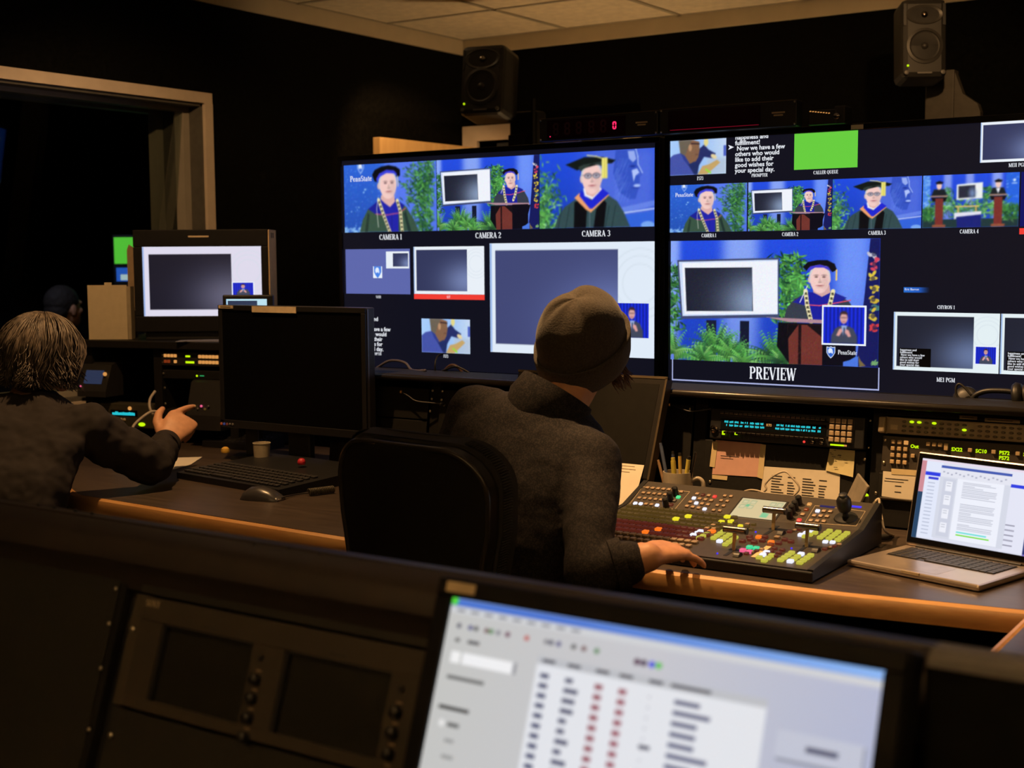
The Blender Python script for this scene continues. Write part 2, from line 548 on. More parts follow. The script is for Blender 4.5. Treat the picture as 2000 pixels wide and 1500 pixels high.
M_DOOR = wood_material('maple_door_wood', (.52, .33, .14), (.60, .40, .18), .5, (8, 8, 1.2))
M_EDGE = wood_material('oak_desk_edging', (.50, .25, .09), (.62, .34, .13), .32, (2, 20, 20), .2)
M_DESK = wood_material('walnut_laminate', (.050, .036, .027), (.078, .056, .042), .36, (2, 16, 10))


def glass_material():
    m = bpy.data.materials.new('window_glass'); m.use_nodes = True
    nt = m.node_tree; nt.nodes.remove(nt.nodes['Principled BSDF'])
    out = nt.nodes['Material Output']
    tr = nt.nodes.new('ShaderNodeBsdfTransparent'); tr.inputs[0].default_value = (.86, .9, .88, 1)
    gl = nt.nodes.new('ShaderNodeBsdfGlossy'); gl.inputs['Roughness'].default_value = 0.02
    fr = nt.nodes.new('ShaderNodeFresnel'); fr.inputs['IOR'].default_value = 1.5
    mx = nt.nodes.new('ShaderNodeMixShader')
    dm = nt.nodes.new('ShaderNodeMath'); dm.operation = 'MULTIPLY'; dm.inputs[1].default_value = .35
    nt.links.new(fr.outputs[0], dm.inputs[0]); nt.links.new(dm.outputs[0], mx.inputs[0]); nt.links.new(tr.outputs[0], mx.inputs[1]); nt.links.new(gl.outputs[0], mx.inputs[2])
    nt.links.new(mx.outputs[0], out.inputs['Surface'])
    return m


M_GLASS = glass_material()

# ---------------------------------------------------------------- the room
XL, YF, ZC, ZB = -4.06, 5.64, 2.485, 2.40      # left wall, front wall, ceiling, top of the black fabric
XR, YB = 2.4, -1.8
WY0, WY1, WZ0, WZ1 = 1.3, 3.852, .86, 2.0      # window opening in the left wall
DX0, DX1, DZ = -3.96, -3.12, 1.965             # door opening in the front wall


def struct(name, mb, m, parent=None, **kw):
    return obj(name, mb, m, parent, kind='structure', **kw)


floor = struct('floor', MB().box(-7.7, XR, YB, 7.0, -.1, 0), M_CARPET)
wl = struct('wall_left', MB().box(XL - .24, XL, YB, WY0, 0, ZB).box(XL - .24, XL, WY1, YF, 0, ZB).box(XL - .24, XL, WY0, WY1, 0, WZ0).box(XL - .24, XL, WY0, WY1, WZ1, ZB), M_WALL)
struct('trim_upper_wall', MB().box(XL - .24, XL + .012, YB, YF, ZB, ZC), M_UPPER, wl)
wf = struct('wall_front', MB().box(XL - .24, DX0, YF, YF + .16, 0, ZB).box(DX1, XR, YF, YF + .16, 0, ZB).box(DX0, DX1, YF, YF + .16, DZ, ZB), M_WALL)
struct('trim_upper_wall', MB().box(XL, XR, YF - .012, YF + .16, ZB, ZC), M_UPPER, wf)
struct('wall_right', MB().box(XR, XR + .1, YB, YF + .16, 0, ZC), M_WALL)
struct('wall_back', MB().box(XL - .24, XR + .1, YB - .1, YB, 0, ZC), M_WALL)
struct('wall_corridor', MB().box(-4.3, -2.4, 6.5, 6.6, 0, ZC).box(-4.3, -4.22, YF + .16, 6.5, 0, ZC).box(-2.48, -2.4, YF + .16, 6.5, 0, ZC), mat('corridor_paint', (.16, .16, .15), .8))
struct('wall_studio', MB().box(-7.7, -7.6, YB, 7.0, 0, ZC).box(-7.6, XL - .24, 6.9, 7.0, 0, ZC).box(-7.6, XL - .24, YB - .1, YB, 0, ZC), M_STUDIO)
ceil = struct('ceiling', MB().box(-7.7, XR + .1, YB - .1, 7.0, ZC + .02, ZC + .12), M_WALL)
tm = MB().box(.014, .596, .014, .596, -.012, .02, ch=.004).mesh('tile', M_TILE)
nx, ny = int((XR - XL) / .61) + 1, int((YF - YB) / .61) + 1
bars = MB()
for i in range(nx):
    for j in range(ny):
        x, y = XL + .012 + i * .61, YF - .012 - (j + 1) * .61
        if x > XR - .2 or y < YB - .35: continue
        t = link('ceiling_tile', tm, ceil, (x, y, ZC))
for i in range(nx + 1):
    x = min(XL + .012 + i * .61, XR); bars.box(x - .012, x + .012, YB, YF, ZC - .014, ZC - .002)
for j in range(ny + 1):
    y = max(YF - .012 - j * .61, YB); bars.box(XL, XR, y - .012, y + .012, ZC - .014, ZC - .002)
obj('grid', bars, M_TBAR, ceil)

# observation window in the left wall
w1 = struct('window_1', MB().box(XL, XL + .016, WY0 - .04, WY1 + .04, WZ1, WZ1 + .042).box(XL, XL + .016, WY1, WY1 + .042, WZ0, WZ1)
            .box(XL, XL + .016, WY0 - .042, WY0, WZ0, WZ1).box(XL, XL + .03, WY0 - .06, WY1 + .06, WZ0 - .045, WZ0), M_TRIM)
obj('jamb', MB().box(XL - .30, XL, WY1 - .012, WY1, WZ0, WZ1).box(XL - .30, XL, WY0, WY0 + .012, WZ0, WZ1).box(XL - .30, XL, WY0, WY1, WZ1 - .012, WZ1).box(XL - .30, XL, WY0, WY1, WZ0, WZ0 + .012), mat('jamb_shade_tone', (.10, .095, .085), .6), w1)  # shade inside the recess is put into the jamb's dark colour
for dx in (-.115, -.27):
    obj('glazing_stop', MB().box(XL + dx, XL + dx + .05, WY1 - .045, WY1 - .012, WZ0, WZ1 - .012).box(XL + dx, XL + dx + .05, WY0 + .012, WY0 + .045, WZ0, WZ1 - .012)
        .box(XL + dx, XL + dx + .05, WY0 + .045, WY1 - .045, WZ1 - .03, WZ1 - .012).box(XL + dx, XL + dx + .05, WY0 + .045, WY1 - .045, WZ0 + .012, WZ0 + .03), M_JAMB, w1)
obj('pane', MB().box(-.002, .002, WY0 + .02, WY1 - .02, -.560, .558, T(XL - .135, 0, 1.431) @ RY(7)), M_GLASS, w1)
# door opening in the front wall with its leaf standing open
d1 = struct('door_1', MB().box(DX0 - .09, DX0, YF - .02, YF + .16, 0, DZ).box(DX1, DX1 + .09, YF - .02, YF + .16, 0, DZ).box(DX0 - .09, DX1 + .09, YF - .02, YF + .16, DZ, DZ + .075), M_TRIM)
leaf = obj('door_leaf', MB().box(DX0 + .005, DX0 + .047, YF - .85, YF - .02, .01, 1.925, ch=.003), M_DOOR, d1)
obj('door_handle', MB().tube([(DX0 + .05, YF - .79, 1.0), (DX0 + .1, YF - .79, 1.0), (DX0 + .1, YF - .68, 1.0)], .01), M_STEEL, leaf, smooth=True)

# ---------------------------------------------------------------- ceiling downlights and added fill lamps
M_BULB = glow('lamp_glass', (1.0, .62, .30), 6.0)
for k, (x, y, pw, cone, aim) in enumerate(DOWNLIGHTS):
    t = thing('recessed_downlight', ['recessed ceiling downlight over the person in the beanie', 'recessed ceiling downlight over the laptop', 'recessed ceiling downlight over the pointing person', 'recessed ceiling downlight beside the open wooden door', 'added unseen downlight brightening the broadcast monitor', 'added unseen downlight brightening the loudspeaker above the preview screen'][k], 'ceiling light', (x, y, ZC - .014), group='recessed downlights')
    obj('trim_ring', MB().lathe([(.085, 0), (.085, -.008), (.062, -.010), (.060, .0)], 28, cap=False), M_TBAR, t, smooth=True)
    obj('lamp', MB().lathe([(.058, -.002), (.02, -.006), (.004, -.007)], 24), M_BULB, t)
    ld = bpy.data.lights.new('downlight_beam', 'SPOT'); ld.energy = pw; ld.color = WARM
    ld.spot_size = math.radians(cone); ld.spot_blend = .6; ld.shadow_soft_size = .022
    lo = bpy.data.objects.new('downlight_beam', ld); coll.objects.link(lo); lo.parent = t; lo.location = (0, 0, -.03)
    lo.rotation_euler = (Vector(aim) - Vector((x, y, ZC - .044))).to_track_quat('-Z', 'Y').to_euler()
for k, (x, y, pw, dz) in enumerate(FILL_LAMPS):
    t = thing('fill_lamp', ('added unseen fill lamp with an upturned bowl against the back wall', 'added unseen fill lamp with an upturned bowl behind the consoles', 'added fill lamp with an upturned bowl hidden behind the wall screens')[k], 'lamp', (x, y, 0))
    obj('base', MB().lathe([(.14, 0), (.14, .02), (.02, .035)], 28), M_MATTE, t)
    obj('pole', MB().tube([(0, 0, .03), (0, 0, 1.72 + dz)], .012, 12), M_MATTE, t)
    obj('bowl', MB().lathe([(.02, 1.70), (.10, 1.74), (.16, 1.81), (.175, 1.862), (.170, 1.862), (.15, 1.81), (.09, 1.745), (.02, 1.72)], 28, T(0, 0, dz), cap=False), mat('frosted_bowl', (.5, .4, .25), .5), t, smooth=True)
    ld = bpy.data.lights.new('fill_lamp_bulb', 'POINT'); ld.energy = pw; ld.color = FILL_TINT; ld.shadow_soft_size = .05
    lo = bpy.data.objects.new('fill_lamp_bulb', ld); coll.objects.link(lo); lo.parent = t; lo.location = (0, 0, 1.802 + dz)
# ---------------------------------------------------------------- pictures
def backdrop(p, beams, base=(38, 78, 226)):
    st = [(0, base)]
    p.a[:] = np.array(base) / 255.
    p.a *= (1.0 - .18 * p.V)[..., None]
    for c, w, col, k in beams:
        m = np.exp(-((p.U - c) / w) ** 4) * np.clip(1.15 - .5 * p.V, 0, 1) * k
        p.blend(m, col)


GREENS = [(78, 158, 74), (104, 186, 86), (58, 120, 62), (142, 208, 112), (46, 92, 60)]
DARKG = [(38, 92, 52), (58, 122, 60), (28, 66, 46), (84, 150, 66)]


def face(p, cx, cy, rx, ry, turn=0.0, glasses=False, hair=(205, 205, 210), skin=(244, 204, 198)):
    p.ell(cx - rx * .95 - turn * rx * .2, cy + ry * .08, rx * .2, ry * .24, [s * .9 for s in skin])
    p.ell(cx + rx * .95 - turn * rx * .2, cy + ry * .08, rx * .16, ry * .22, [s * .86 for s in skin])
    p.ell(cx, cy - ry * .12, rx * 1.06, ry * .92, hair)
    p.ell(cx + turn * rx * .12, cy + ry * .06, rx * .95, ry * .96, skin)
    p.ell(cx + rx * .55 + turn * rx * .1, cy + ry * .3, rx * .35, ry * .55, [s * .88 for s in skin], alpha=.6, soft=rx * .3)
    ex = cx + turn * rx * .35
    for q in (-1, 1):
        p.ell(ex + q * rx * .38, cy - ry * .22, rx * .24, ry * .05, (150, 120, 118), alpha=.8)
        p.ell(ex + q * rx * .38, cy - ry * .10, rx * .15, ry * .045, (96, 70, 74))
    p.poly([(ex - rx * .02, cy - ry * .1), (ex + rx * .16, cy + ry * .24), (ex - rx * .16, cy + ry * .24)], [s * .84 for s in skin], alpha=.8)
    p.ell(ex, cy + ry * .27, rx * .17, ry * .05, [s * .78 for s in skin])
    p.ell(ex, cy + ry * .5, rx * .34, ry * .05, (176, 108, 110))
    p.ell(ex, cy + ry * .62, rx * .3, ry * .05, [s * .86 for s in skin], alpha=.7)
    if glasses:
        for q in (-1, 1):
            p.ell(ex + q * rx * .42, cy - ry * .1, rx * .37, ry * .17, (70, 74, 92))
            p.ell(ex + q * rx * .42, cy - ry * .1, rx * .31, ry * .13, (196, 188, 200))
            p.ell(ex + q * rx * .42, cy - ry * .1, rx * .12, ry * .05, (90, 80, 96))
        p.line([(ex - rx, cy - ry * .14), (ex + rx, cy - ry * .14)], ry * .03, (80, 84, 100))


def chain(p, pts, w):
    p.line(pts, w, (238, 228, 176))
    for a, b in zip(pts[:-1], pts[1:]):
        n = max(2, int(math.hypot(b[0] - a[0], b[1] - a[1]) / (w * .95)))
        for k in range(n):
            t = (k + .5) / n
            u, v = a[0] + (b[0] - a[0]) * t, a[1] + (b[1] - a[1]) * t
            p.ell(u, v, w * .3, w * .2, (44, 44, 40)); p.ell(u + w * .1, v + w * .3, w * .28, w * .1, (60, 56, 48))


def shield(p, cu, cv, s, fill=(60, 110, 220), edge=(206, 226, 255)):
    """lettered-backdrop crest: pointed shield with a pale animal-head blot"""
    def sh(k): return [(cu - .5 * s * k, cv - .62 * s * k), (cu - .18 * s * k, cv - .56 * s * k), (cu, cv - .66 * s * k), (cu + .18 * s * k, cv - .56 * s * k), (cu + .5 * s * k, cv - .62 * s * k), (cu + .5 * s * k, cv + .05 * s), (cu + .28 * s * k, cv + .42 * s * k), (cu, cv + .7 * s * k), (cu - .28 * s * k, cv + .42 * s * k), (cu - .5 * s * k, cv + .05 * s)]
    p.poly(sh(1), edge); p.poly(sh(.84), fill)
    p.ell(cu - .06 * s, cv - .12 * s, .27 * s, .33 * s, (228, 238, 255)); p.ell(cu + .12 * s, cv + .02 * s, .13 * s, .2 * s, (214, 228, 255))
    p.ell(cu - .02 * s, cv + .2 * s, .17 * s, .12 * s, fill)


def pic_camera1():
    p = Pic(170, 96); r = random.Random(4)
    backdrop(p, [(1.3, .5, (96, 128, 246), .9)], (46, 100, 218))
    p.rect(.80, 0, 1.778, 1, (90, 122, 240), .75)
    p.noise(3, 3)
    for _ in range(150):
        u, v = r.uniform(0, .75), r.random()
        p.ell(u, v, r.uniform(.004, .012), r.uniform(.003, .009), (120, 176, 255), alpha=r.uniform(.2, .8))
    for u, v, s in ((.42, .37, .02), (.39, .41, .016), (.29, .63, .012), (.14, .69, .012), (.05, .72, .01)): p.ell(u, v, s, s * .6, (160, 208, 255))
    for _ in range(60): p.ell(r.uniform(0, .5), r.uniform(.93, 1.0), .03, .014, (150, 200, 250), alpha=.5)
    shield(p, .335, .045, .13)
    # plant
    p.leaves(r, 520, lambda g: (1.72 - abs(g.gauss(0, .20)) - .1 * g.random(), g.uniform(.02, 1.0)), .034, DARKG, .4, 1.0)
    p.leaves(r, 70, lambda g: (g.uniform(1.20, 1.55), g.uniform(.12, .6)), .03, DARKG, .2, 1.2)
    p.leaves(r, 120, lambda g: (g.uniform(1.4, 1.75), g.uniform(.0, .8)), .03, GREENS[:2] + DARKG, .4, 1.0)
    # robe
    p.poly([(.30, 1), (.36, .82), (.47, .66), (.64, .58), (1.05, .58), (1.22, .66), (1.36, .84), (1.44, 1)], (58, 84, 68))
    p.poly([(.40, 1), (.46, .72), (.50, .74), (.46, 1)], (40, 60, 52)); p.poly([(1.2, .7), (1.3, 1), (1.24, 1), (1.16, .74)], (36, 54, 50))
    p.poly([(.47, .66), (.64, .56), (.74, .52), (1.0, .52), (1.18, .62), (1.08, .74), (1.0, .72), (.84, .76), (.62, .74)], (30, 34, 150))
    p.poly([(.72, .52), (1.0, .52), (1.06, .75), (1.06, 1), (.86, 1), (.74, .74)], (36, 38, 168))
    p.line([(.62, .735), (.84, .755), (.96, .74), (1.08, .73), (1.2, .66)], .012, (226, 92, 120))
    p.line([(.93, .76), (.93, 1)], .01, (28, 30, 120))
    p.poly([(.73, .46), (.98, .46), (1.0, .56), (.90, .64), (.80, .58), (.72, .52)], (222, 176, 172))
    chain(p, [(.68, .53), (.76, .72), (.90, 1.02)], .055); chain(p, [(1.04, .55), (1.10, .72), (1.13, 1.02)], .055)
    p.line([(.67, .50), (.64, .66), (.67, .93)], .010, (226, 228, 214))
    face(p, .86, .31, .165, .205, .35)
    p.poly([(.56, .16), (.61, .09), (.74, .045), (.88, .03), (1.02, .055), (1.10, .10), (1.10, .19), (1.05, .21), (1.0, .13), (.84, .11), (.70, .16), (.65, .27), (.60, .25)], (14, 14, 20))
    p.poly([(.64, .22), (.70, .145), (.84, .095), (.98, .11), (1.03, .15), (1.045, .2), (.98, .155), (.84, .145), (.72, .19), (.655, .27)], (62, 66, 222))
    p.line([(1.05, .2), (1.06, .34)], .014, (232, 222, 170))
    p.noise(9, 3)
    return p


def pic_podium():
    p = Pic(300, 169); r = random.Random(8)
    backdrop(p, [(.0, .09, (150, 178, 252), .9), (.63, .17, (140, 168, 246), .95), (1.56, .16, (110, 146, 248), 1.0)])
    p.leaves(r, 220, lambda g: (g.gauss(.02, .07), g.uniform(.2, .75)), .028, DARKG, .4, 1.2)
    p.leaves(r, 520, lambda g: (1.05 + g.gauss(0, .055) + .05 * math.sin(g.random() * 6), g.uniform(.12, .66)), .026, DARKG + GREENS[:2], .5, 1.2)
    p.leaves(r, 100, lambda g: (1.12 + g.gauss(0, .03), g.uniform(.28, .45)), .024, GREENS[:3], .5, 1.2)
    # presentation screen on its stand, a picture panel with dark ground
    p.rect(.33, .66, .42, 1, (26, 30, 56)); p.rect(.63, .66, .71, 1, (22, 26, 50))
    p.poly([(.06, .16), (.96, .145), (.965, .625), (.10, .655)], (66, 74, 112))
    p.poly([(.075, .175), (.95, .16), (.955, .60), (.112, .63)], (206, 222, 250))
    p.poly([(.105, .185), (.945, .17), (.95, .595), (.13, .615)], (240, 243, 252))
    p.poly([(.13, .225), (.73, .222), (.742, .578), (.148, .588)], (34, 36, 52))
    m = np.exp(-(((p.U - .75) / .28) ** 2 + ((p.V - .50) / .22) ** 2)) * ((p.U > .14) & (p.U < .735) & (p.V > .227) & (p.V < .578))
    p.blend(m * .85, (150, 172, 206))
    # ferns
    for cu, cv, n, L in ((.42, .94, 70, .30), (.56, .97, 40, .24), (.30, 1.0, 34, .2), (.02, .96, 34, .26), (.92, .98, 46, .28), (.99, 1.0, 20, .2), (.66, 1.02, 20, .18)):
        p.fern(r, cu, cv, n, L, GREENS)
    # flag
    p.poly([(1.70, 0), (1.778, 0), (1.778, 1), (1.60, 1), (1.63, .75), (1.66, .45)], (24, 28, 92))
    for k, (u, v, c) in enumerate(((1.73, .12, (196, 196, 214)), (1.735, .20, (214, 70, 96)), (1.725, .31, (222, 196, 70)), (1.735, .39, (214, 188, 64)), (1.73, .47, (206, 176, 60)), (1.735, .54, (70, 120, 120)), (1.73, .60, (216, 190, 66)), (1.745, .69, (208, 60, 70)))):
        for q in range(5): p.ell(u + r.gauss(0, .016), v + r.gauss(0, .02), .022, .012, c, rot=r.uniform(-1, 1))
        p.ell(u, v, .018, .02, (34, 34, 70), alpha=.6)
    for q in range(14): p.ell(1.76 + r.gauss(0, .014), .965 + r.gauss(0, .012), .012, .005, (120, 170, 110), rot=r.uniform(-1, 1))
    # speaker
    p.poly([(1.0, .66), (1.03, .55), (1.10, .47), (1.22, .42), (1.42, .42), (1.54, .49), (1.6, .58), (1.62, .66)], (56, 62, 76))
    p.poly([(1.08, .5), (1.2, .42), (1.42, .42), (1.52, .46), (1.44, .52), (1.2, .53)], (34, 38, 150))
    p.poly([(1.2, .42), (1.4, .42), (1.42, .66), (1.22, .66)], (30, 34, 156))
    p.line([(1.2, .52), (1.30, .525), (1.42, .505), (1.55, .48)], .008, (222, 84, 110))
    p.poly([(1.24, .36), (1.38, .36), (1.39, .42), (1.32, .455), (1.25, .42)], (214, 168, 166))
    chain(p, [(1.185, .41), (1.20, .52), (1.235, .655)], .034); chain(p, [(1.41, .41), (1.385, .52), (1.35, .60)], .034)
    p.line([(1.20, .37), (1.14, .50)], .007, (226, 230, 236))
    face(p, 1.30, .31, .082, .115, .1)
    p.poly([(1.16, .22), (1.20, .18), (1.28, .165), (1.36, .165), (1.42, .195), (1.44, .245), (1.40, .26), (1.36, .215), (1.28, .205), (1.21, .225), (1.19, .25)], (18, 16, 24))
    p.poly([(1.20, .245), (1.22, .215), (1.30, .2), (1.37, .22), (1.39, .255), (1.33, .225), (1.26, .225), (1.215, .25)], (70, 60, 206))
    p.line([(1.435, .245), (1.435, .32)], .014, (226, 196, 120))
    # lectern
    p.poly([(.86, .625), (1.62, .645), (1.62, .67), (1.05, .66)], (178, 138, 150))
    p.poly([(.96, .665), (1.64, .67), (1.60, .8), (1.56, 1), (1.06, 1), (.95, .86)], (16, 14, 22))
    p.poly([(1.04, .68), (1.33, .68), (1.33, 1), (1.055, 1)], (112, 52, 46))
    p.poly([(1.04, .68), (1.13, .68), (1.04, .80)], (20, 16, 22)); p.rect(1.13, .68, 1.155, 1, (30, 18, 22))
    p.poly([(1.20, .68), (1.33, .68), (1.33, .78)], (24, 18, 24))
    for k in range(26): p.line([(1.05 + .28 * r.random(), .74 + .1 * r.random()), (1.05 + .28 * r.random(), .95)], .004, (134, 66, 54), .18)
    p.rect(1.33, .66, 1.60, 1, (15, 13, 24), .96)
    p.poly([(1.5, 1), (1.5, .965), (1.55, .95), (1.6, .92), (1.62, .92), (1.62, 1)], (76, 120, 226)); p.poly([(1.62, .91), (1.64, .95), (1.68, .99), (1.63, 1)], (120, 104, 70))
    p.noise(5, 4)
    return p


def pic_camera3():
    p = Pic(170, 96); r = random.Random(12)
    backdrop(p, [(1.25, .6, (70, 98, 214), .8)], (34, 76, 224))
    p.rect(.88, 0, 1.778, 1, (84, 112, 224), .75, soft=.2)
    # mural: pale profile on the right
    p.poly([(1.20, 0), (1.50, 0), (1.53, .1), (1.53, .2), (1.57, .27), (1.60, .33), (1.56, .36), (1.56, .42), (1.55, .5), (1.53, .55), (1.50, .64), (1.40, .64), (1.26, .55), (1.16, .3)], (54, 84, 196))
    p.poly([(1.38, .02), (1.48, .02), (1.51, .13), (1.46, .17), (1.40, .12)], (150, 172, 240)); p.poly([(1.44, .27), (1.52, .25), (1.56, .31), (1.50, .34), (1.47, .42)], (176, 194, 250))
    p.ell(1.455, .22, .04, .012, (28, 48, 140)); p.ell(1.56, .33, .03, .018, (70, 98, 206)); p.ell(1.52, .47, .05, .02, (168, 190, 250)); p.ell(1.50, .5, .05, .008, (40, 60, 160))
    p.line([(1.50, 0), (1.53, .1), (1.535, .2), (1.60, .31)], .014, (186, 206, 255))
    for k in range(60):
        u, v = 1.22 + .2 * r.random(), .1 + .5 * r.random()
        p.line([(u, v), (u - .05, v + .1)], .008, (110, 142, 236), .35)
    p.line([(1.3, .78), (1.778, .70)], .07, (120, 150, 240), .6); p.line([(1.3, .82), (1.778, .77)], .016, (206, 222, 255))
    p.poly([(1.3, .85), (1.778, .8), (1.778, 1), (1.3, 1)], (52, 100, 220)); p.ell(1.68, .98, .1, .05, (150, 196, 250), alpha=.7)
    p.leaves(r, 300, lambda g: (abs(g.gauss(0, .16)), 1 - abs(g.gauss(0, .3))), .032, GREENS, .3, 1.3)
    p.leaves(r, 60, lambda g: (abs(g.gauss(.06, .14)), g.uniform(.25, .7)), .03, GREENS[:3] + DARKG, .2, 1.3)
    # gown
    p.poly([(.24, 1), (.30, .84), (.40, .72), (.58, .62), (.75, .56), (1.05, .56), (1.22, .66), (1.32, .8), (1.42, 1)], (52, 76, 80))
    for u in (.36, .48, 1.10, 1.2): p.line([(u, .72), (u - .06, 1)], .012, (34, 54, 58))
    p.poly([(.56, .66), (.68, .62), (.76, .72), (.74, 1), (.55, 1)], (14, 14, 18)); p.poly([(.90, .76), (1.02, .64), (1.06, .68), (1.02, 1), (.86, 1)], (14, 14, 18))
    p.line([(.80, .78), (.80, 1)], .012, (90, 112, 120))
    p.poly([(.56, .60), (.64, .54), (.80, .72), (1.02, .54), (1.10, .58), (.82, .80), (.74, .76)], (236, 160, 110))
    p.poly([(.66, .50), (.82, .64), (.98, .48), (1.10, .56), (.84, .75), (.80, .75), (.64, .58)], (32, 40, 210))
    p.poly([(.70, .48), (.93, .44), (.99, .50), (.84, .63), (.72, .58)], (236, 238, 248)); p.poly([(.72, .45), (.94, .43), (.95, .52), (.85, .6), (.75, .56)], (226, 178, 168))
    face(p, .83, .34, .155, .215, .15, True)
    p.poly([(.42, .16), (.72, .07), (1.0, .08), (1.20, .13), (1.14, .17), (.96, .17), (.70, .22), (.60, .24)], (20, 26, 24))
    p.poly([(.62, .2), (.70, .17), (.98, .14), (1.02, .16), (1.0, .2), (.84, .16), (.70, .23), (.66, .26)], (48, 60, 56))
    p.line([(.76, .05), (.9, .07), (1.0, .1)], .014, (236, 232, 150)); p.rect(.985, .09, 1.075, .36, (234, 226, 120)); p.line([(1.03, .1), (1.03, .35)], .006, (196, 176, 70)); p.line([(1.06, .1), (1.06, .35)], .006, (206, 188, 80))
    p.noise(2, 3)
    return p


def pic_wide():
    p = Pic(130, 73); r = random.Random(2)
    backdrop(p, [(.47, .08, (140, 160, 240), .9), (.88, .08, (140, 160, 240), .9), (1.38, .1, (150, 170, 244), .9)])
    p.rect(0, 0, .14, 1, (70, 130, 232)); p.rect(1.54, 0, 1.778, .7, (40, 100, 224))
    for _ in range(50): p.ell(r.uniform(0, .14), r.random() * .6, .02, .015, (150, 200, 250), alpha=.5)
    for _ in range(20): p.ell(r.uniform(1.55, 1.77), r.random() * .6, .012, .008, (140, 190, 255), alpha=.6)
    p.ell(1.69, .14, .025, .025, (220, 236, 255)); p.rect(1.64, .19, 1.74, .205, (220, 236, 255))
    p.rect(0, .84, 1.778, 1, (34, 56, 60))
    p.leaves(r, 420, lambda g: (g.uniform(.1, 1.7), g.gauss(.66, .09)), .036, GREENS, .3, 1.3)
    p.leaves(r, 140, lambda g: (g.choice((.46, 1.22)) + g.gauss(0, .05), g.uniform(.25, .5)), .03, DARKG + GREENS[:2], .3, 1.3)
    p.leaves(r, 120, lambda g: (g.uniform(0, .2), g.uniform(.62, .86)), .036, DARKG, .3, 1.3); p.leaves(r, 120, lambda g: (g.uniform(1.5, 1.778), g.uniform(.6, .86)), .036, DARKG, .3, 1.3)
    p.poly([(.64, .19), (1.12, .16), (1.12, .46), (.64, .48)], (236, 240, 240)); p.poly([(.67, .22), (.98, .21), (.985, .43), (.675, .45)], (44, 46, 62)); p.ell(.93, .36, .06, .09, (110, 130, 170), soft=.08)
    for cx, top, w in ((.31, .38, .15), (1.40, .36, .15)):
        p.poly([(cx - w, .40), (cx - .1, .27), (cx + .1, .27), (cx + w, .40)], (28, 34, 40)); p.ell(cx, .2, .05, .075, (240, 200, 190))
        p.poly([(cx - .07, .14), (cx, .11), (cx + .08, .14), (cx + .05, .17), (cx - .05, .17)], (16, 16, 22))
        p.rect(cx - .16, .39, cx + .16, .415, (196, 150, 130)); p.poly([(cx - .15, .42), (cx + .16, .42), (cx + .12, .5), (cx - .12, .5)], (20, 18, 26))
        p.rect(cx - .07, .44, cx + .08, .95, (124, 50, 46)); p.rect(cx - .12, .94, cx + .13, .99, (150, 84, 62))
    p.poly([(1.36, .28), (1.40, .38), (1.44, .28)], (238, 238, 250)); p.rect(.62, .59, 1.06, .615, (232, 190, 110)); p.rect(.66, .62, .69, .72, (220, 180, 110)); p.rect(.99, .62, 1.02, .72, (220, 180, 110))
    p.poly([(.6, .72), (1.1, .70), (1.1, .80), (.6, .84)], (226, 226, 240)); p.poly([(.64, .8), (1.1, .76), (1.1, 1), (.66, 1)], (28, 36, 120))
    p.noise(6, 4)
    return p


def pic_office():
    p = Pic(96, 54); r = random.Random(5)
    p.hgrad([(0, (170, 206, 252)), (.9, (150, 190, 246)), (1.778, (196, 216, 242))])
    p.rect(1.7, .2, 1.78, .5, (70, 90, 190)); p.rect(1.2, .55, 1.778, 1, (176, 192, 212), .7, soft=.1)
    p.poly([(.9, .3), (1.1, .15), (1.24, .3), (1.46, .42), (1.40, .56), (1.1, .5), (.9, .8), (.7, .9)], (40, 48, 104))
    p.ell(1.16, .08, .07, .12, (226, 214, 140)); p.ell(1.40, .50, .1, .06, (228, 210, 160), rot=.5)
    p.poly([(.9, 1), (1.05, .76), (1.25, .72), (1.5, .6), (1.6, .68), (1.4, .84), (1.2, 1)], (198, 164, 104)); p.line([(1.16, .86), (1.30, .96)], .05, (150, 222, 60))
    p.poly([(.33, 0), (.76, 0), (.95, .06), (.96, .3), (.92, .5), (.84, .62), (.62, .7), (.40, .5), (.34, .2)], (134, 98, 74))
    p.poly([(.30, 0), (.72, 0), (.6, .22), (.52, .42), (.36, .42)], (108, 98, 84)); p.ell(.665, .22, .055, .1, (186, 142, 108)); p.line([(.70, .1), (.95, .12)], .03, (40, 30, 40)); p.ell(.87, .42, .05, .02, (110, 74, 60))
    p.poly([(0, .5), (.14, .40), (.36, .36), (.6, .62), (.8, .9), (.84, 1), (0, 1)], (70, 84, 168)); p.poly([(.36, .36), (.5, .44), (.66, .68), (.6, .72), (.46, .55)], (50, 62, 140))
    p.poly([(.6, .7), (.8, .62), (.95, .7), (.9, 1), (.8, 1)], (36, 48, 100))
    p.noise(7, 4)
    return p


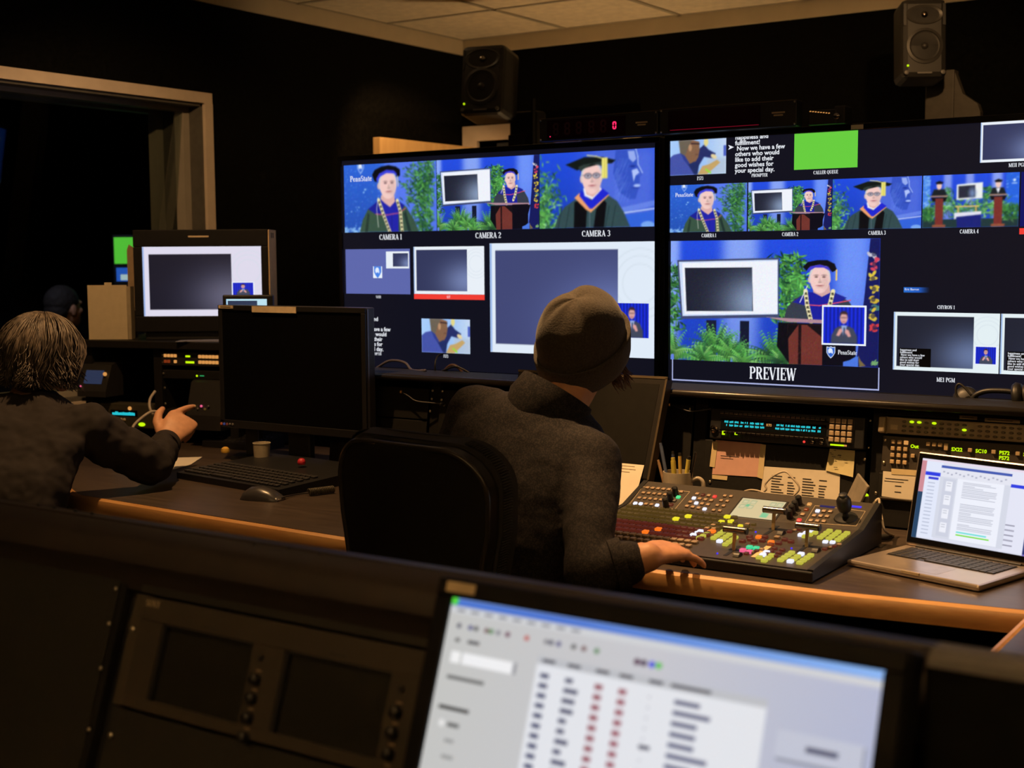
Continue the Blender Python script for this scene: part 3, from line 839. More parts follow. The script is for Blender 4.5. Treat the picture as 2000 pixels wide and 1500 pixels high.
def pic_interpreter(w=60, h=54, asp=1.1):
    p = Pic(w, h, (24, 40, 190), asp); r = random.Random(6)
    p.a *= (1 + .25 * np.sin(p.U * 60))[..., None]
    c = asp / 2
    p.poly([(c - .34, 1), (c - .33, .78), (c - .22, .58), (c - .1, .52), (c + .12, .52), (c + .26, .58), (c + .36, .8), (c + .36, 1)], (66, 72, 92))
    p.poly([(c - .07, .5), (c + .09, .5), (c + .03, .8), (c, .8)], (150, 170, 220)); p.rect(c - .0, .56, c + .03, .8, (40, 44, 60))
    p.ell(c, .3, .105, .155, (216, 164, 160)); p.poly([(c - .11, .28), (c - .10, .15), (c, .10), (c + .1, .15), (c + .11, .28), (c + .07, .2), (c - .06, .19)], (64, 44, 44))
    p.ell(c, .29, .1, .012, (110, 80, 90)); p.ell(c, .40, .04, .012, (170, 90, 100))
    p.poly([(c - .2, .78), (c - .12, .6), (c - .05, .58), (c - .03, .66), (c - .12, .8)], (222, 160, 156)); p.poly([(c + .2, .8), (c + .14, .64), (c + .06, .6), (c + .03, .68), (c + .13, .82)], (222, 160, 156))
    p.noise(1, 3)
    return p


def pic_slide(w=44, h=25, asp=16 / 9, dark=(38, 42, 68), margin=(.05, .065, 1.325, .925)):
    """white slide with a dark studio picture panel that brightens to one side"""
    p = Pic(w, h, (236, 241, 250), asp)
    return p


# ---------------------------------------------------------------- flat screen artwork in layers
def flat(mb_list_parent, name, x0, x1, z0, z1, y, m, th=.0003):
    return obj(name, MB().box(x0, x1, y - th, y, z0, z1), m, mb_list_parent)


SCREEN_DARK = glow('display_dark_blue', rgb(17, 17, 29), 1.0)
SCREEN_WHITE = glow('display_pale', rgb(232, 239, 250), 1.0)


def gradient_panel(w, h, f, nx=40, ny=24):
    p = Pic(nx, ny, (0, 0, 0), w / h)
    f(p)
    return picture_mesh(p, w, h)


def slide_mesh(w, h, dark=(52, 57, 92), bright=(132, 148, 196), paper=(233, 240, 248), dx=(.035, .765), dz=(.065, .935), seal=True):
    """slide: pale page, dark picture panel brightening to the right, faint embossed rings"""
    def f(p):
        a = w / h
        p.a[:] = np.array(paper) / 255.
        p.rect(0, 0, .012 * a, 1, (120, 160, 226), .8)
        if seal:
            for rr in (.30, .24, .17):
                d = np.abs(np.hypot(p.U - .89 * a, p.V - .36) - rr)
                p.blend(np.clip(1 - d / (p.px * .9), 0, 1) * .5 * (p.U > dx[1] * a), (206, 218, 230))
        u0, u1, v0, v1 = dx[0] * a, dx[1] * a, dz[0], dz[1]
        ins = (p.U >= u0) & (p.U <= u1) & (p.V >= v0) & (p.V <= v1)
        p.blend(ins * 1.0, dark)
        g = np.exp(-(((p.U - u1) / (.34 * a)) ** 2 + ((p.V - .72) / .40) ** 2))
        p.blend(ins * g * .8, bright)
    return gradient_panel(w, h, f, int(max(40, 110 * w / h * .5)) * 2, 72)


print('pictures')
P_CAM1, P_POD, P_CAM3, P_WIDE, P_OFF, P_INT = [soften(f()) if f is not pic_podium else f() for f in (pic_camera1, pic_podium, pic_camera3, pic_wide, pic_office, pic_interpreter)]

# ---------------------------------------------------------------- the two big multiview screens
TVY = 3.694


def feed(tv, ox, name, p, x0, x1, z0, z1, layer=1):
    """picture tile on a screen, given in world x,z"""
    me = picture_mesh(p, x1 - x0, z1 - z0) if isinstance(p, Pic) else p
    return link(name, me, tv, (x0 - ox, -.0006 * layer, z0))


def big_tv(name, label, x0, x1, z0, z1):
    t = thing(name, label, 'television', (x0, TVY, 0))
    w = x1 - x0
    b = MB().box(0, w, .002, .05, z0, z1, ch=.004)
    b.box(.2, w - .2, .05, .09, z0 + .12, z1 - .12, ch=.01)
    obj('cabinet', b, M_BLACK, t)
    fr = .018
    obj('bezel', MB().box(0, w, -.006, .002, z1 - fr, z1, ch=.002).box(0, w, -.006, .002, z0, z0 + fr, ch=.002).box(0, fr, -.006, .002, z0 + fr, z1 - fr, ch=.002).box(w - fr, w, -.006, .002, z0 + fr, z1 - fr, ch=.002), M_GLOSS, t)
    obj('screen', MB().box(fr, w - fr, 0, .002, z0 + fr, z1 - fr), SCREEN_DARK, t)
    obj('mount_column', MB().box(w / 2 - .3, w / 2 - .24, .09, .15, .0, z1 - .2).box(w / 2 + .24, w / 2 + .3, .09, .15, 0, z1 - .2).box(w / 2 - .35, w / 2 + .35, .05, .45, 0, .04), M_MATTE, t)
    return t


def letters(tv, ox, s, xc, z, h, sq=1.0, layer=1):
    return link('lettering', serif(s, h, 'C', sq), tv, (xc - ox, -.0006 * layer, z))


def bold(tv, ox, s, x, z, size, m=WHITE_GLYPH, layer=2, b=.0):
    me = sans(s, size, b).copy(); me.materials.clear(); me.materials.append(m)
    return link('lettering', me, tv, (x - ox, -.0006 * layer, z))


PROMPT = ['happiness and', 'fulfillment!', ' Now we have a few', 'others who would', 'like to add their', 'good wishes for', 'your special day.']


def prompter(tv, ox, x, z, step, size, layer=2):
    for k, s in enumerate(PROMPT):
        bold(tv, ox, s, x, z - k * step, size, layer=layer, b=size * .018)
    obj('cursor_arrow', MB().prism([(x - .022 - ox, z - 1.75 * step), (x - .004 - ox, z - 1.75 * step + .007), (x - .022 - ox, z - 1.75 * step + .014), (x - .017 - ox, z - 1.75 * step + .007)], -.0006 * layer - .0002, -.0006 * layer), WHITE_GLYPH, tv)


tv1 = big_tv('multiview_television', 'wide wall screen showing three camera feeds in its top row behind the beanie', -3.212, -1.917, .975, 1.742)
ox = -3.212
t1 = feed(tv1, ox, 'video_feed', P_CAM1, -3.185, -2.773, 1.470, 1.708)
letters(t1, 0, 'PennState', .079, .1795, .0195, .98, 1)
feed(tv1, ox, 'video_feed', P_POD, -2.771, -2.359, 1.470, 1.708)
feed(tv1, ox, 'video_feed', P_CAM3, -2.356, -1.938, 1.470, 1.709)
for s, x in (('CAMERA 1', -2.976), ('CAMERA 2', -2.56), ('CAMERA 3', -2.145)):
    letters(tv1, ox, s, x, 1.4425, .0185, .98)
# waiting page tile
tb = obj('video_feed', MB().box(-3.184 - ox, -2.892 - ox, -.0008, 0, 1.252, 1.410), glow('display_slate_blue', rgb(94, 104, 172), 1.0), tv1)
link('slide_thumbnail', slide_mesh(.103, .059, dx=(.3, .96), dz=(.1, .9), seal=False), tb, (-2.998 - ox, -.0012, 1.342))
pl = Pic(24, 24, (236, 244, 255), 1.0); shield(pl, .5, .45, .8, (70, 130, 230), (70, 130, 230))
link('crest', picture_mesh(pl, .041, .041), tb, (-3.057 - ox, -.0012, 1.308))
letters(tv1, ox, 'NASH', -3.035, 1.237, .009, .8)
link('video_feed', slide_mesh(.298, .162), tv1, (-2.875 - ox, -.0006, 1.254))
rb = obj('tally_bar', MB().box(-2.875 - ox, -2.577 - ox, -.0008, 0, 1.236, 1.2535), glow('display_red', rgb(240, 62, 52), 1.0), tv1)
letters(rb, 0, 'LCT', -2.726 - ox, 1.2405, .0085, .8, 2)
# programme tile with interpreter inset
pg = link('video_feed', slide_mesh(.637, .362, (66, 72, 118), (128, 146, 208), (224, 235, 248), (.035, .765), (.064, .926)), tv1, (-2.554 - ox, -.0006, 1.0625))
link('interpreter_inset', picture_mesh(P_INT, .119, .108), pg, (-2.075 + 2.554, -.0006, 1.125 - 1.0625))
feed(tv1, ox, 'video_feed', P_OFF, -2.844, -2.638, 1.052, 1.1685)
letters(tv1, ox, 'FS73', -2.741, 1.036, .0105, .8)
prompter(tv1, ox, -3.150, 1.156, .0178, .0200)
letters(tv1, ox, 'PROMPTER', -3.05, 1.0345, .0088, .9)

tv2 = big_tv('multiview_television', 'wide wall screen with the large preview picture above the switcher', -1.902, -.607, .975, 1.744)
ox = -1.902
feed(tv2, ox, 'video_feed', P_OFF, -1.888, -1.700, 1.622, 1.7255)
letters(tv2, ox, 'FS73', -1.784, 1.6055, .0105, .8)
prompter(tv2, ox, -1.671, 1.7190, .0161, .0186)
letters(tv2, ox, 'PROMPTER', -1.593, 1.608, .0095, .85)
obj('video_feed', MB().box(-1.487 - ox, -1.300 - ox, -.0008, 0, 1.6235, 1.7255), glow('display_green', rgb(104, 206, 64), 1.0), tv2)
letters(tv2, ox, 'CALLER QUEUE', -1.392, 1.6085, .0098, .88)
link('video_feed', slide_mesh(.187, .105), tv2, (-.965 - ox, -.0006, 1.621))
letters(tv2, ox, 'MEII PGM', -.868, 1.6065, .0098, .88)
for s, p, x0, x1 in (('CAMERA 1', P_CAM1, -1.884, -1.632), ('CAMERA 2', P_POD, -1.628, -1.373), ('CAMERA 3', P_CAM3, -1.371, -1.118), ('CAMERA 4', P_WIDE, -1.115, -.862)):
    t_ = feed(tv2, ox, 'video_feed', p, x0, x1, 1.4505, 1.5925)
    if s == 'CAMERA 1': letters(t_, 0, 'PennState', .048, .107, .0118, .98, 1)
    letters(tv2, ox, s, (x0 + x1) / 2 + (.004 if s != 'CAMERA 4' else 0), 1.4345, .0108, .80)
obj('video_feed', MB().box(-.858 - ox, -.63 - ox, -.0008, 0, 1.4505, 1.5925), glow('display_deep_blue', rgb(14, 18, 96), 1.0), tv2)
obj('tally_bar', MB().box(-.859 - ox, -.63 - ox, -.0008, 0, 1.430, 1.446), MATS['display_red'], tv2)
pv = feed(tv2, ox, 'video_feed', P_POD, -1.881, -1.230, 1.0625, 1.4245)
ins = obj('inset_frame', MB().box(.485, .615, -.0014, -.0002, .060, .174), SCREEN_WHITE, pv)
link('interpreter_inset', picture_mesh(P_INT, .120, .104), ins, (.490, -.0020, .065))
pl = Pic(30, 30, (14, 13, 24), 1.0); shield(pl, .5, .46, .72, (44, 98, 206), (226, 236, 252))
link('crest', picture_mesh(pl, .036, .036), pv, (.495, -.0012, .020))
letters(pv, 0, 'PennState', .562, .034, .0125, .85, 2)
fr = MB()
x0, x1, z0, z1 = -1.873 - ox, -1.228 - ox, 1.0, 1.0625
fr.box(x0 - .002, x1 + .002, -.0008, 0, z0 - .002, z0 + .002).box(x0 - .002, x0 + .001, -.0008, 0, z0, z1).box(x1 - .001, x1 + .002, -.0008, 0, z0, z1)
obj('preview_outline', fr, glow('display_lilac', rgb(168, 176, 222), 1.0), tv2)
letters(tv2, ox, 'PREVIEW', -1.545, 1.0145, .0360, .80)
cg = gradient_panel(.072, .0145, lambda p: (p.hgrad([(0, (40, 110, 206)), (p.asp * .6, (34, 90, 190)), (p.asp, (17, 17, 29))])), 20, 6)
c_ = link('video_feed', cg, tv2, (-1.162 - ox, -.0006, 1.2745))
bold(c_, 0, 'Eric Barron', .003, .006, .0085, layer=1)
letters(tv2, ox, 'CHYRON 1', -1.045, 1.2305, .0098, .85)
for k, x in enumerate((-1.188, -.899)):
    m1 = link('video_feed', slide_mesh(.286, .161, (34, 36, 50), (120, 140, 186), (228, 240, 244)), tv2, (x - ox, -.0006, 1.0595))
    tx = obj('caption_box', MB().box(.017, .105, -.0010, -.0002, .010, .061), glow('display_black', (.001, .001, .0012), 1.0), m1)
    for q, s in enumerate(PROMPT):
        me = sans(s, .0082, .00012).copy(); me.materials.clear(); me.materials.append(WHITE_GLYPH)
        link('lettering', me, tx, (.020, -.0016, .0535 - q * .0069))
    fi = obj('inset_frame', MB().box(.222, .282, -.0010, -.0002, .022, .074), SCREEN_WHITE, m1)
    link('interpreter_inset', picture_mesh(P_INT, .053, .046), fi, (.2255, -.0016, .025))
letters(tv2, ox, 'ME1 PGM', -1.041, 1.031, .0118, .85)
obj('label_sticker', MB().box(-1.318 - ox, -1.283 - ox, -.0075, -.006, 1.728, 1.7405), M_PAPER, tv2)
# ---------------------------------------------------------------- led and key colours
def led(name, c, s=1.0): return glow('led_' + name, rgb(*c), s)


L_WHITE = led('white', (236, 238, 255), 1.05); L_YEL = led('yellow', (236, 222, 40), 1.0); L_YELSOFT = led('soft_yellow', (206, 200, 70), .8)
L_RED = led('red', (240, 62, 56)); L_ORG = led('orange', (255, 120, 30)); L_GRN = led('green', (76, 226, 140)); L_PINK = led('pink', (240, 96, 140))
L_TEAL = led('teal', (60, 214, 150)); L_LIME = led('lime', (196, 240, 10), 1.1); L_CYAN = led('cyan', (40, 200, 214)); L_BLUE = led('blue', (60, 50, 240), 1.2)
L_AMBER = led('amber', (232, 160, 84), .8); L_DIMA = led('dim_amber', (112, 84, 34), .45); L_DIMR = led('dim_red', (116, 46, 32), .5); L_DIMO = led('dim_orange', (150, 60, 24), .6)
L_7SEG = led('segment_red', (255, 40, 96), 1.6)
M_KEYTAN = mat('tan_key_cap', (.30, .22, .15), .4); M_KEYGREY = mat('key_cap_dark', (.03, .028, .028), .5); M_CHROME = mat('dark_chrome', (.30, .26, .22), .18, 1.0)
M_BEIGE = mat('beige_metal', (.34, .27, .18), .45, .2, grain=.08); M_TANPLAST = mat('tan_label', (.58, .46, .30), .7)
M_INK = mat('printed_ink', (.03, .028, .03), .8)
M_PINKPAPER = mat('pink_paper', (.62, .36, .30), .85, grain=.04); M_YELPAPER = mat('yellow_note', (.62, .55, .30), .85, grain=.04); M_TAPE = mat('masking_tape', (.62, .50, .28), .7, grain=.05)
M_CABLE = mat('black_cable', (.012, .012, .012), .45); M_CABLEW = mat('pale_cable', (.42, .36, .28), .5)

# ---------------------------------------------------------------- desks
def rounded_desk(name, label, outline, front, parts):
    t = thing(name, label, 'desk', (outline[0][0], outline[0][1], 0))
    o = Vector((outline[0][0], outline[0][1], 0))
    top = MB().prism([(a - o.x, b - o.y) for a, b in outline], .700, .74, axis='z')
    obj('worktop', top, M_DESK, t)
    e = MB()
    prof = [(.004, .738), (-.006, .741), (-.016, .736), (-.021, .724), (-.021, .700), (-.010, .697), (.004, .697)]
    ring = []
    for k, (a, b) in enumerate(front):
        p0 = Vector(front[max(k - 1, 0)]); p1 = Vector(front[min(k + 1, len(front) - 1)]); d = (p1 - p0).normalized(); nrm = Vector((-d.y, d.x))
        ring.append([(a + nrm.x * q - o.x, b + nrm.y * q - o.y, z) for q, z in prof])
    n = len(prof); vs = [v for r in ring for v in r]; fs = []
    for i in range(len(ring) - 1):
        for k in range(n): fs.append([i * n + k, i * n + (k + 1) % n, (i + 1) * n + (k + 1) % n, (i + 1) * n + k])
    fs += [list(range(n - 1, -1, -1)), list(range((len(ring) - 1) * n, len(ring) * n))]
    e.add(vs, fs); obj('front_edging', e, M_EDGE, t, smooth='auto')
    for (x0, x1, y0, y1) in parts:
        obj('support_panel', MB().box(x0 - o.x, x1 - o.x, y0 - o.y, y1 - o.y, 0, .70), M_MATTE, t)
    return t


rounded_desk('console_desk', 'dark walnut desk with oak front edge under the keyboard and mouse',
             [(-1.765, 2.305), (-1.765, 3.40), (-3.10, 3.40), (-3.92, 3.06), (-3.45, 2.60), (-3.03, 2.37), (-2.99, 2.352)],
             [(-3.45, 2.60), (-3.06, 2.385), (-3.025, 2.366), (-2.985, 2.352), (-2.5, 2.330), (-2.0, 2.312), (-1.767, 2.305)], [(-3.0, -2.97, 2.7, 3.3), (-1.80, -1.77, 2.7, 3.3), (-2.97, -1.8, 3.0, 3.02)])
rounded_desk('console_desk', 'dark walnut desk with oak front edge under the switcher and laptop',
             [(-.30, 2.49), (-.30, 3.4), (-1.763, 3.4), (-1.763, 2.395), (-1.2, 2.41), (-.865, 2.432), (-.55, 2.480)],
             [(-1.763, 2.395), (-1.2, 2.41), (-.865, 2.432), (-.55, 2.480), (-.30, 2.49)], [(-1.75, -1.72, 2.75, 3.3), (-.34, -.31, 2.7, 3.3), (-1.72, -.34, 3.0, 3.02)])
rounded_desk('side_desk', 'oak edged side desk running toward the camera past the laptop',
             [(-.523, 1.95), (.10, 1.95), (.10, 2.44), (-.523, 2.44)], [(-.523, 2.438), (-.523, 2.2), (-.523, 1.95)], [(.05, .08, 2.0, 2.4)])

# ---------------------------------------------------------------- central equipment turret
TILT = math.radians(-8.0); RY0, RZ0 = 3.064, .74
_rn = np.array([0, -math.cos(-TILT), math.sin(-TILT)])


def rk(px, py, off=0.0):
    """measured point on the sloping rack front -> (x, distance up the slope)"""
    d = pix_dir(px, py); p0 = np.array([0, RY0, RZ0 - CAM_Z]) + _rn * off
    t = (p0 @ _rn) / (d @ _rn); p = d * t
    return float(p[0]), float((p[2] + CAM_Z - RZ0 - _rn[2] * off) / math.cos(TILT))


def rk_loc(x, s, off=0.0):
    return (x, RY0 + s * math.sin(-TILT) - off * math.cos(TILT), RZ0 + s * math.cos(TILT) + off * math.sin(-TILT))


def rk_thing(name, label, cat, x, s, off=0.0, group=None):
    return thing(name, label, cat, rk_loc(x, s, off), 0, group, rx=TILT)


tu = thing('equipment_turret', 'long black equipment turret on the desks beneath the wall screens', 'console', (-2.72, 3.06, .74))
o = Vector((-2.72, 3.06, .74))
obj('top_ledge', MB().box(0, 2.27, 0, .15, .288, .302, ch=.004), M_MATTE, tu)
obj('ledge_lip', MB().tube([(0, -.004, .292), (2.27, -.004, .292)], .010, 10), mat('satin_black', (.02, .017, .015), .3), tu, smooth=True)
obj('back_panel', MB().box(0, 2.27, .13, .15, 0, .288), M_MATTE, tu)
for x in (-2.72, -2.345, -1.72, -1.495, -1.03, -.47):
    obj('rack_post', MB().prism([(.012, 0), (.047, .287), (.13, .287), (.13, 0)], x - o.x - .012, x - o.x + .022, axis='x'), M_MATTE, tu)


def blank(x0, x1, s0, s1, screws, label, off=.004):
    t = rk_thing('blank_panel', label, 'panel', x0, s0, 0, 'blank rack panels')
    obj('plate', MB().box(0, x1 - x0, -off, .0, 0, s1 - s0, ch=.0015), M_MATTE, t)
    for (x, s) in screws:
        obj('screw', SCREW, None, t, loc=(x - x0, -off - .001, s - s0)) if False else link('screw', SCREW, t, (x - x0, -off - .0005, s - s0))
    return t


SCREW = MB().lathe([(.0042, 0), (.0042, .0012), (.0026, .0026), (.0006, .003)], 12, RX(90)).mesh('screw', M_STEEL, True)
SCREWS = MB().lathe([(.0030, 0), (.0030, .001), (.0018, .002), (.0005, .0022)], 10, RX(90)).mesh('screw', M_STEEL, True)
sl = [rk(847, 763), rk(845, 779), rk(842, 803), rk(833, 860)]; sr = [rk(866, 764), rk(864, 781), rk(869, 791)]
blank(-2.69, -2.345 - .014, .17, .26, [(x, s) for x, s in sl[:2]], 'upper small blank rack plate nearest the black desktop monitor')
blank(-2.69, -2.345 - .014, .004, .166, [(x, s) for x, s in sl[2:]], 'tall blank rack plate nearest the black desktop monitor')
blank(-2.318, -1.74, .004, .26, [(x, s) for x, s in sr], 'wide blank rack plate behind the shoulder of the beanie wearer')
blank(-1.70, -1.51, .004, .26, [(-1.69, .25), (-1.52, .25), (-1.69, .015), (-1.52, .015)], 'narrow blank rack plate behind the pen mug')

# touch monitor that is switched off, leaning back between the man and the mug
_b, _t = on_y(1269, 938, 2.93), on_y(1303, 738, 3.03); TMX = (_b.x + _t.x) / 2; TMA = math.atan2(.10, _t.z - _b.z); TMH = math.hypot(.10, _t.z - _b.z)
tm_ = thing('touch_monitor', 'switched off black touch monitor leaning back behind the beanie wearer', 'monitor', (TMX - .4535, 2.93 - .03 * math.sin(TMA), _b.z - .03 * math.cos(TMA)), 0, rx=-TMA)
obj('bezel', MB().box(0, .452, 0, .030, .03, .03 + TMH, ch=.004), mat('touch_bezel', (.014, .012, .010), .4, spec=.3), tm_)
obj('screen', MB().box(.018, .434, -.001, 0, .048, .012 + TMH), mat('dead_screen', (.0075, .0068, .0052), .6, spec=.12), tm_)
obj('edge_strip', MB().box(.448, .4535, -.0015, .028, .03, .03 + TMH), mat('touch_lit_edge', (.10, .075, .045), .35, .4), tm_)  # light along the monitor's edges is put into their paler colour
obj('top_strip', MB().box(0, .4535, -.0015, .010, .026 + TMH, .0325 + TMH), MATS['touch_lit_edge'], tm_)
obj('foot', MB().box(.12, .32, .0, .05, .740 - _b.z + .03 * math.cos(TMA), .752 - _b.z + .03 * math.cos(TMA), RX(math.degrees(TMA))).box(.2, .25, .010, .028, -.03, .10), M_BLACK, tm_)

# intercom panel
ax, as_ = rk(1393, 853); bx, bs = rk(1692, 813)
W_, H_ = bx - ax + .006, .076
ic = rk_thing('intercom_panel', 'rack intercom panel with cyan lettered display and square keypad', 'intercom', ax, as_ - .004)
obj('chassis', MB().box(0, W_, -.024, .0, 0, H_, ch=.003), M_BLACK, ic)
obj('display_glass', MB().box(.030, .305, -.0255, -.024, .026, .052), mat('display_glass', (.006, .008, .009), .15), ic)
key = MB().box(-.0055, .0055, -.012, 0, -.0028, .0028, ch=.001).mesh('lever_key', M_CHROME)
for k in range(22):
    link('lever_key', key, ic, (.036 + k * .0125, -.024, .0655)); link('lever_key', key, ic, (.036 + k * .0125, -.024, .0175))
obj('key_rail', MB().box(.028, .31, -.026, -.024, .0585, .061).box(.028, .31, -.026, -.024, .0225, .0248), M_CHROME, ic)
r = random.Random(31)
dm = MB()
for g, x in list(enumerate([.040 + k * .0138 for k in range(8)])) + list(enumerate([.176 + k * .0132 for k in range(9)])):
    for row in (0, 1):
        for c in range(4):
            if r.random() < .12: continue
            z = .033 + row * .0085; xx = x + c * .0027
            dm.box(xx, xx + .0020, -.0262, -.0256, z + r.uniform(0, .001), z + .0058 - r.uniform(0, .0014))
obj('display_characters', dm, L_CYAN, ic)
me = sans('RTS', .0085, .0002).copy(); me.materials.clear(); me.materials.append(L_AMBER); link('lettering', me, ic, (.152, -.0262, .040))
pk = MB().box(-.0058, .0058, -.006, 0, -.0058, .0058, ch=.0015).mesh('keypad_key', mat('keypad_cap', (.36, .27, .17), .35))
obj('keypad_plate', MB().box(.312, .374, -.0262, -.024, .012, .0715), mat('keypad_plate', (.02, .018, .016), .4), ic)
for i in range(4):
    for j in range(4): link('keypad_key', pk, ic, (.3205 + i * .0148, -.0262, .0195 + j * .0148))
obj('level_bar', MB().box(.318, .352, -.0262, -.024, .0045, .0085), L_LIME, ic)
obj('level_peak', MB().box(.352, .358, -.0262, -.024, .0045, .0085), L_AMBER, ic)
obj('tally_light', MB().box(.040, .0425, -.0365, -.024, .011, .021).box(.074, .0765, -.0365, -.024, .013, .019), L_LIME, ic)
obj('call_light', MB().ball((.252, -.026, .0085), .0032, 10, 6), L_RED, ic)
for x in (.275, .298): obj('trim_knob', MB().lathe([(.0055, 0), (.0050, .010), (.003, .011)], 14, T(x, -.024, .009) @ RX(90)), M_CHROME, ic, smooth='auto')
obj('headset_jack', MB().lathe([(.010, 0), (.010, .006), (.006, .007), (.0055, .002)], 18, T(.014, -.024, .024) @ RX(90)), M_CHROME, ic, smooth='auto')
for s in (.006, .070):
    for x in (-.006, W_ + .005): link('screw', SCREWS, ic, (x, -.001, s))
blank(-1.471, -1.052, .004, as_ - .008, [rk(1388, 941), rk(1690, 897)], 'notice covered rack plate under the cyan intercom panel')


def note(name, label, cat, corners, m, off, group=None, curl=0.0, th=.0006):
    """sheet stuck to the rack front, corners measured clockwise from upper left"""
    P = [rk(*c, off=off) for c in corners]
    x0, s0 = P[3]
    t = rk_thing(name, label, cat, x0, s0, off, group)
    n = 6; mb = MB(); g = []
    for i in range(n + 1):
        for j in range(n + 1):
            u, v = i / n, j / n
            x = (P[3][0] * (1 - u) + P[2][0] * u) * (1 - v) + (P[0][0] * (1 - u) + P[1][0] * u) * v
            s = (P[3][1] * (1 - u) + P[2][1] * u) * (1 - v) + (P[0][1] * (1 - u) + P[1][1] * u) * v
            g.append((x - x0, -curl * (1 - v) ** 2 * (.4 + .6 * u), s - s0))
    vs = g + [(a, b - th, c) for a, b, c in g]; fs = []; N = (n + 1) ** 2
    for i in range(n):
        for j in range(n):
            a, b, c, d = i * (n + 1) + j, (i + 1) * (n + 1) + j, (i + 1) * (n + 1) + j + 1, i * (n + 1) + j + 1
            fs += [[a, d, c, b], [a + N, b + N, c + N, d + N]]
    mb.add(vs, fs); obj('sheet', mb, m, t)
    t['_w'] = P[2][0] - P[3][0]; t['_h'] = P[0][1] - P[3][1]
    return t


pn = note('notice', 'pink paper notice taped under the cyan intercom panel', 'note', [(1398, 859), (1488, 867), (1484, 932), (1391, 926)], M_PINKPAPER, .005)
obj('ink_line', MB().box(.02, .07, -.0012, -.0008, .048, .0492).box(.02, .055, -.0012, -.0008, .042, .043), M_INK, pn)
note('masking_tape', 'masking tape strip on the edge of the pink notice nearest the mug', 'tape', [(1392, 862), (1402, 863), (1396, 913), (1386, 911)], M_TAPE, .0062)
note('masking_tape', 'masking tape strip on the edge of the pink notice nearest the typed list', 'tape', [(1486, 867), (1496, 869), (1490, 936), (1479, 932)], M_TAPE, .0062)
note('label_holder', 'small clear label strip below the pink notice', 'label', [(1391, 927), (1421, 930), (1420, 938), (1391, 935)], M_TAPE, .0052)
ls = note('typed_list', 'large typed paper list pinned behind the switcher', 'paper', [(1493, 911), (1641, 921), (1639, 985), (1484, 972)], M_PAPER, .0056)
r = random.Random(9)
tx = MB()
for c in range(4):
    for q in range(9):
        if q in (1,) and c % 2: continue
        w = r.uniform(.6, 1.0) * (.034 if c % 2 == 0 else .022)
        x = .028 + (0, .042, .080, .122)[c]; z = .056 - q * .0066 + c * -.0004
        if z > .002: tx.box(x, x + w, -.0012, -.0007, z, z + .0024)
obj('typed_line', tx, M_INK, ls, kind='stuff')
yn = note('sticky_note', 'pale yellow handwritten note beside the keypad', 'note', [(1621, 876), (1670, 880), (1667, 932), (1613, 919)], M_YELPAPER, .0068, curl=.004)
r = random.Random(3)
hw = MB()
for k in range(10): 
    x, z = r.uniform(.008, .05), r.uniform(.008, .05); hw.box(x, x + r.uniform(.003, .01), -.0052, -.0047, z, z + .0012)
obj('handwriting', hw, M_INK, yn, kind='stuff')

# right bay: beige router panel and button panel
ax, as_ = rk(1720, 846)
rp = rk_thing('router_panel', 'beige rack panel with rows of small oval buttons', 'control panel', ax, as_)
obj('face_plate', MB().box(.0, .50, -.010, 0, 0, .040, ch=.002), M_BEIGE, rp)
obj('handle', MB().box(.002, .018, -.030, -.010, .001, .039, ch=.004), M_BEIGE, rp)
obj('name_plate', MB().box(.026, .043, -.0112, -.010, .010, .022), M_TANPLAST, rp)
ob = MB().lathe([(.0042, 0), (.0040, .0025), (.0024, .0034)], 12, Matrix.Diagonal((1.25, 1, .72, 1)) @ RX(90)).mesh('button', mat('olive_button', (.16, .13, .08), .35), True)
obl = ob.copy(); obl.materials.clear(); obl.materials.append(L_LIME)
lit = {(1, 2), (2, 2), (4, 2), (8, 1)}
for c in range(20):
    for rr in range(3):
        if (c in (9, 17)) and rr == 2: continue
        link('button', obl if (c, rr) in lit else ob, rp, (.058 + c * .0172, -.010, .009 + rr * .0110))
obj('engraving', MB().box(.026, .20, -.0104, -.010, .0365, .0372).box(.22, .40, -.0104, -.010, .0345, .0352), M_TANPLAST, rp)
obj('lower_seam', MB().box(.02, .49, -.0104, -.010, .0, .0012), M_INK, rp)
ax, as_ = rk(1722, 920)
bp_ = rk_thing('button_panel', 'dark rack panel with orange lit keypad and green readouts', 'control panel', ax, as_)
hh = rk(1722, 850)[1] - as_
obj('face_plate', MB().box(0, .50, -.006, 0, 0, hh, ch=.002), mat('bronze_plate', (.055, .045, .035), .5, .2), bp_)
sq = MB().box(-.0048, .0048, -.006, 0, -.0048, .0048, ch=.0014).mesh('button', mat('ivory_button', (.50, .36, .20), .4))
sqo = sq.copy(); sqo.materials.clear(); sqo.materials.append(L_AMBER)
for i in range(3):
    for j in range(4): link('button', sqo if j == 3 and i == 2 else sq, bp_, (.026 + i * .0150, -.006, hh - .0135 - (3 - j) * .0155 + .0))
for i in range(4): link('button', sq, bp_, (.108 + i * .0135, -.006, hh - .013))
link('button', sq, bp_, (.074, -.006, hh - .043))
for x, s in ((.066, 'Out'), (.160, 'SX22'), (.214, 'SC10'), (.266, 'PS72'), (.318, 'SX04')):
    me = sans(s, .0115, .0004).copy(); me.materials.clear(); me.materials.append(L_LIME); link('readout', me, bp_, (x, -.0066, hh - .0245))
    if x > .1: link('button', sq, bp_, (x - .011, -.006, hh - .0200))
    if s == 'PS72': link('readout', me, bp_, (x, -.0066, hh - .036))
for x, s in ((.006, .02), (.006, hh - .01)): link('screw', SCREW, bp_, (x, -.0065, s))
blank(-1.018, -.49, .004, as_ - .004, [rk(1712, 963), rk(1712, 990)], 'lower rack plate behind the laptop lid')
pp = note('paper_slip', 'handwritten paper slip stuck to the rack behind the laptop', 'paper', [(1725, 920), (1790, 926), (1786, 978), (1722, 969)], M_PAPER, .0056)
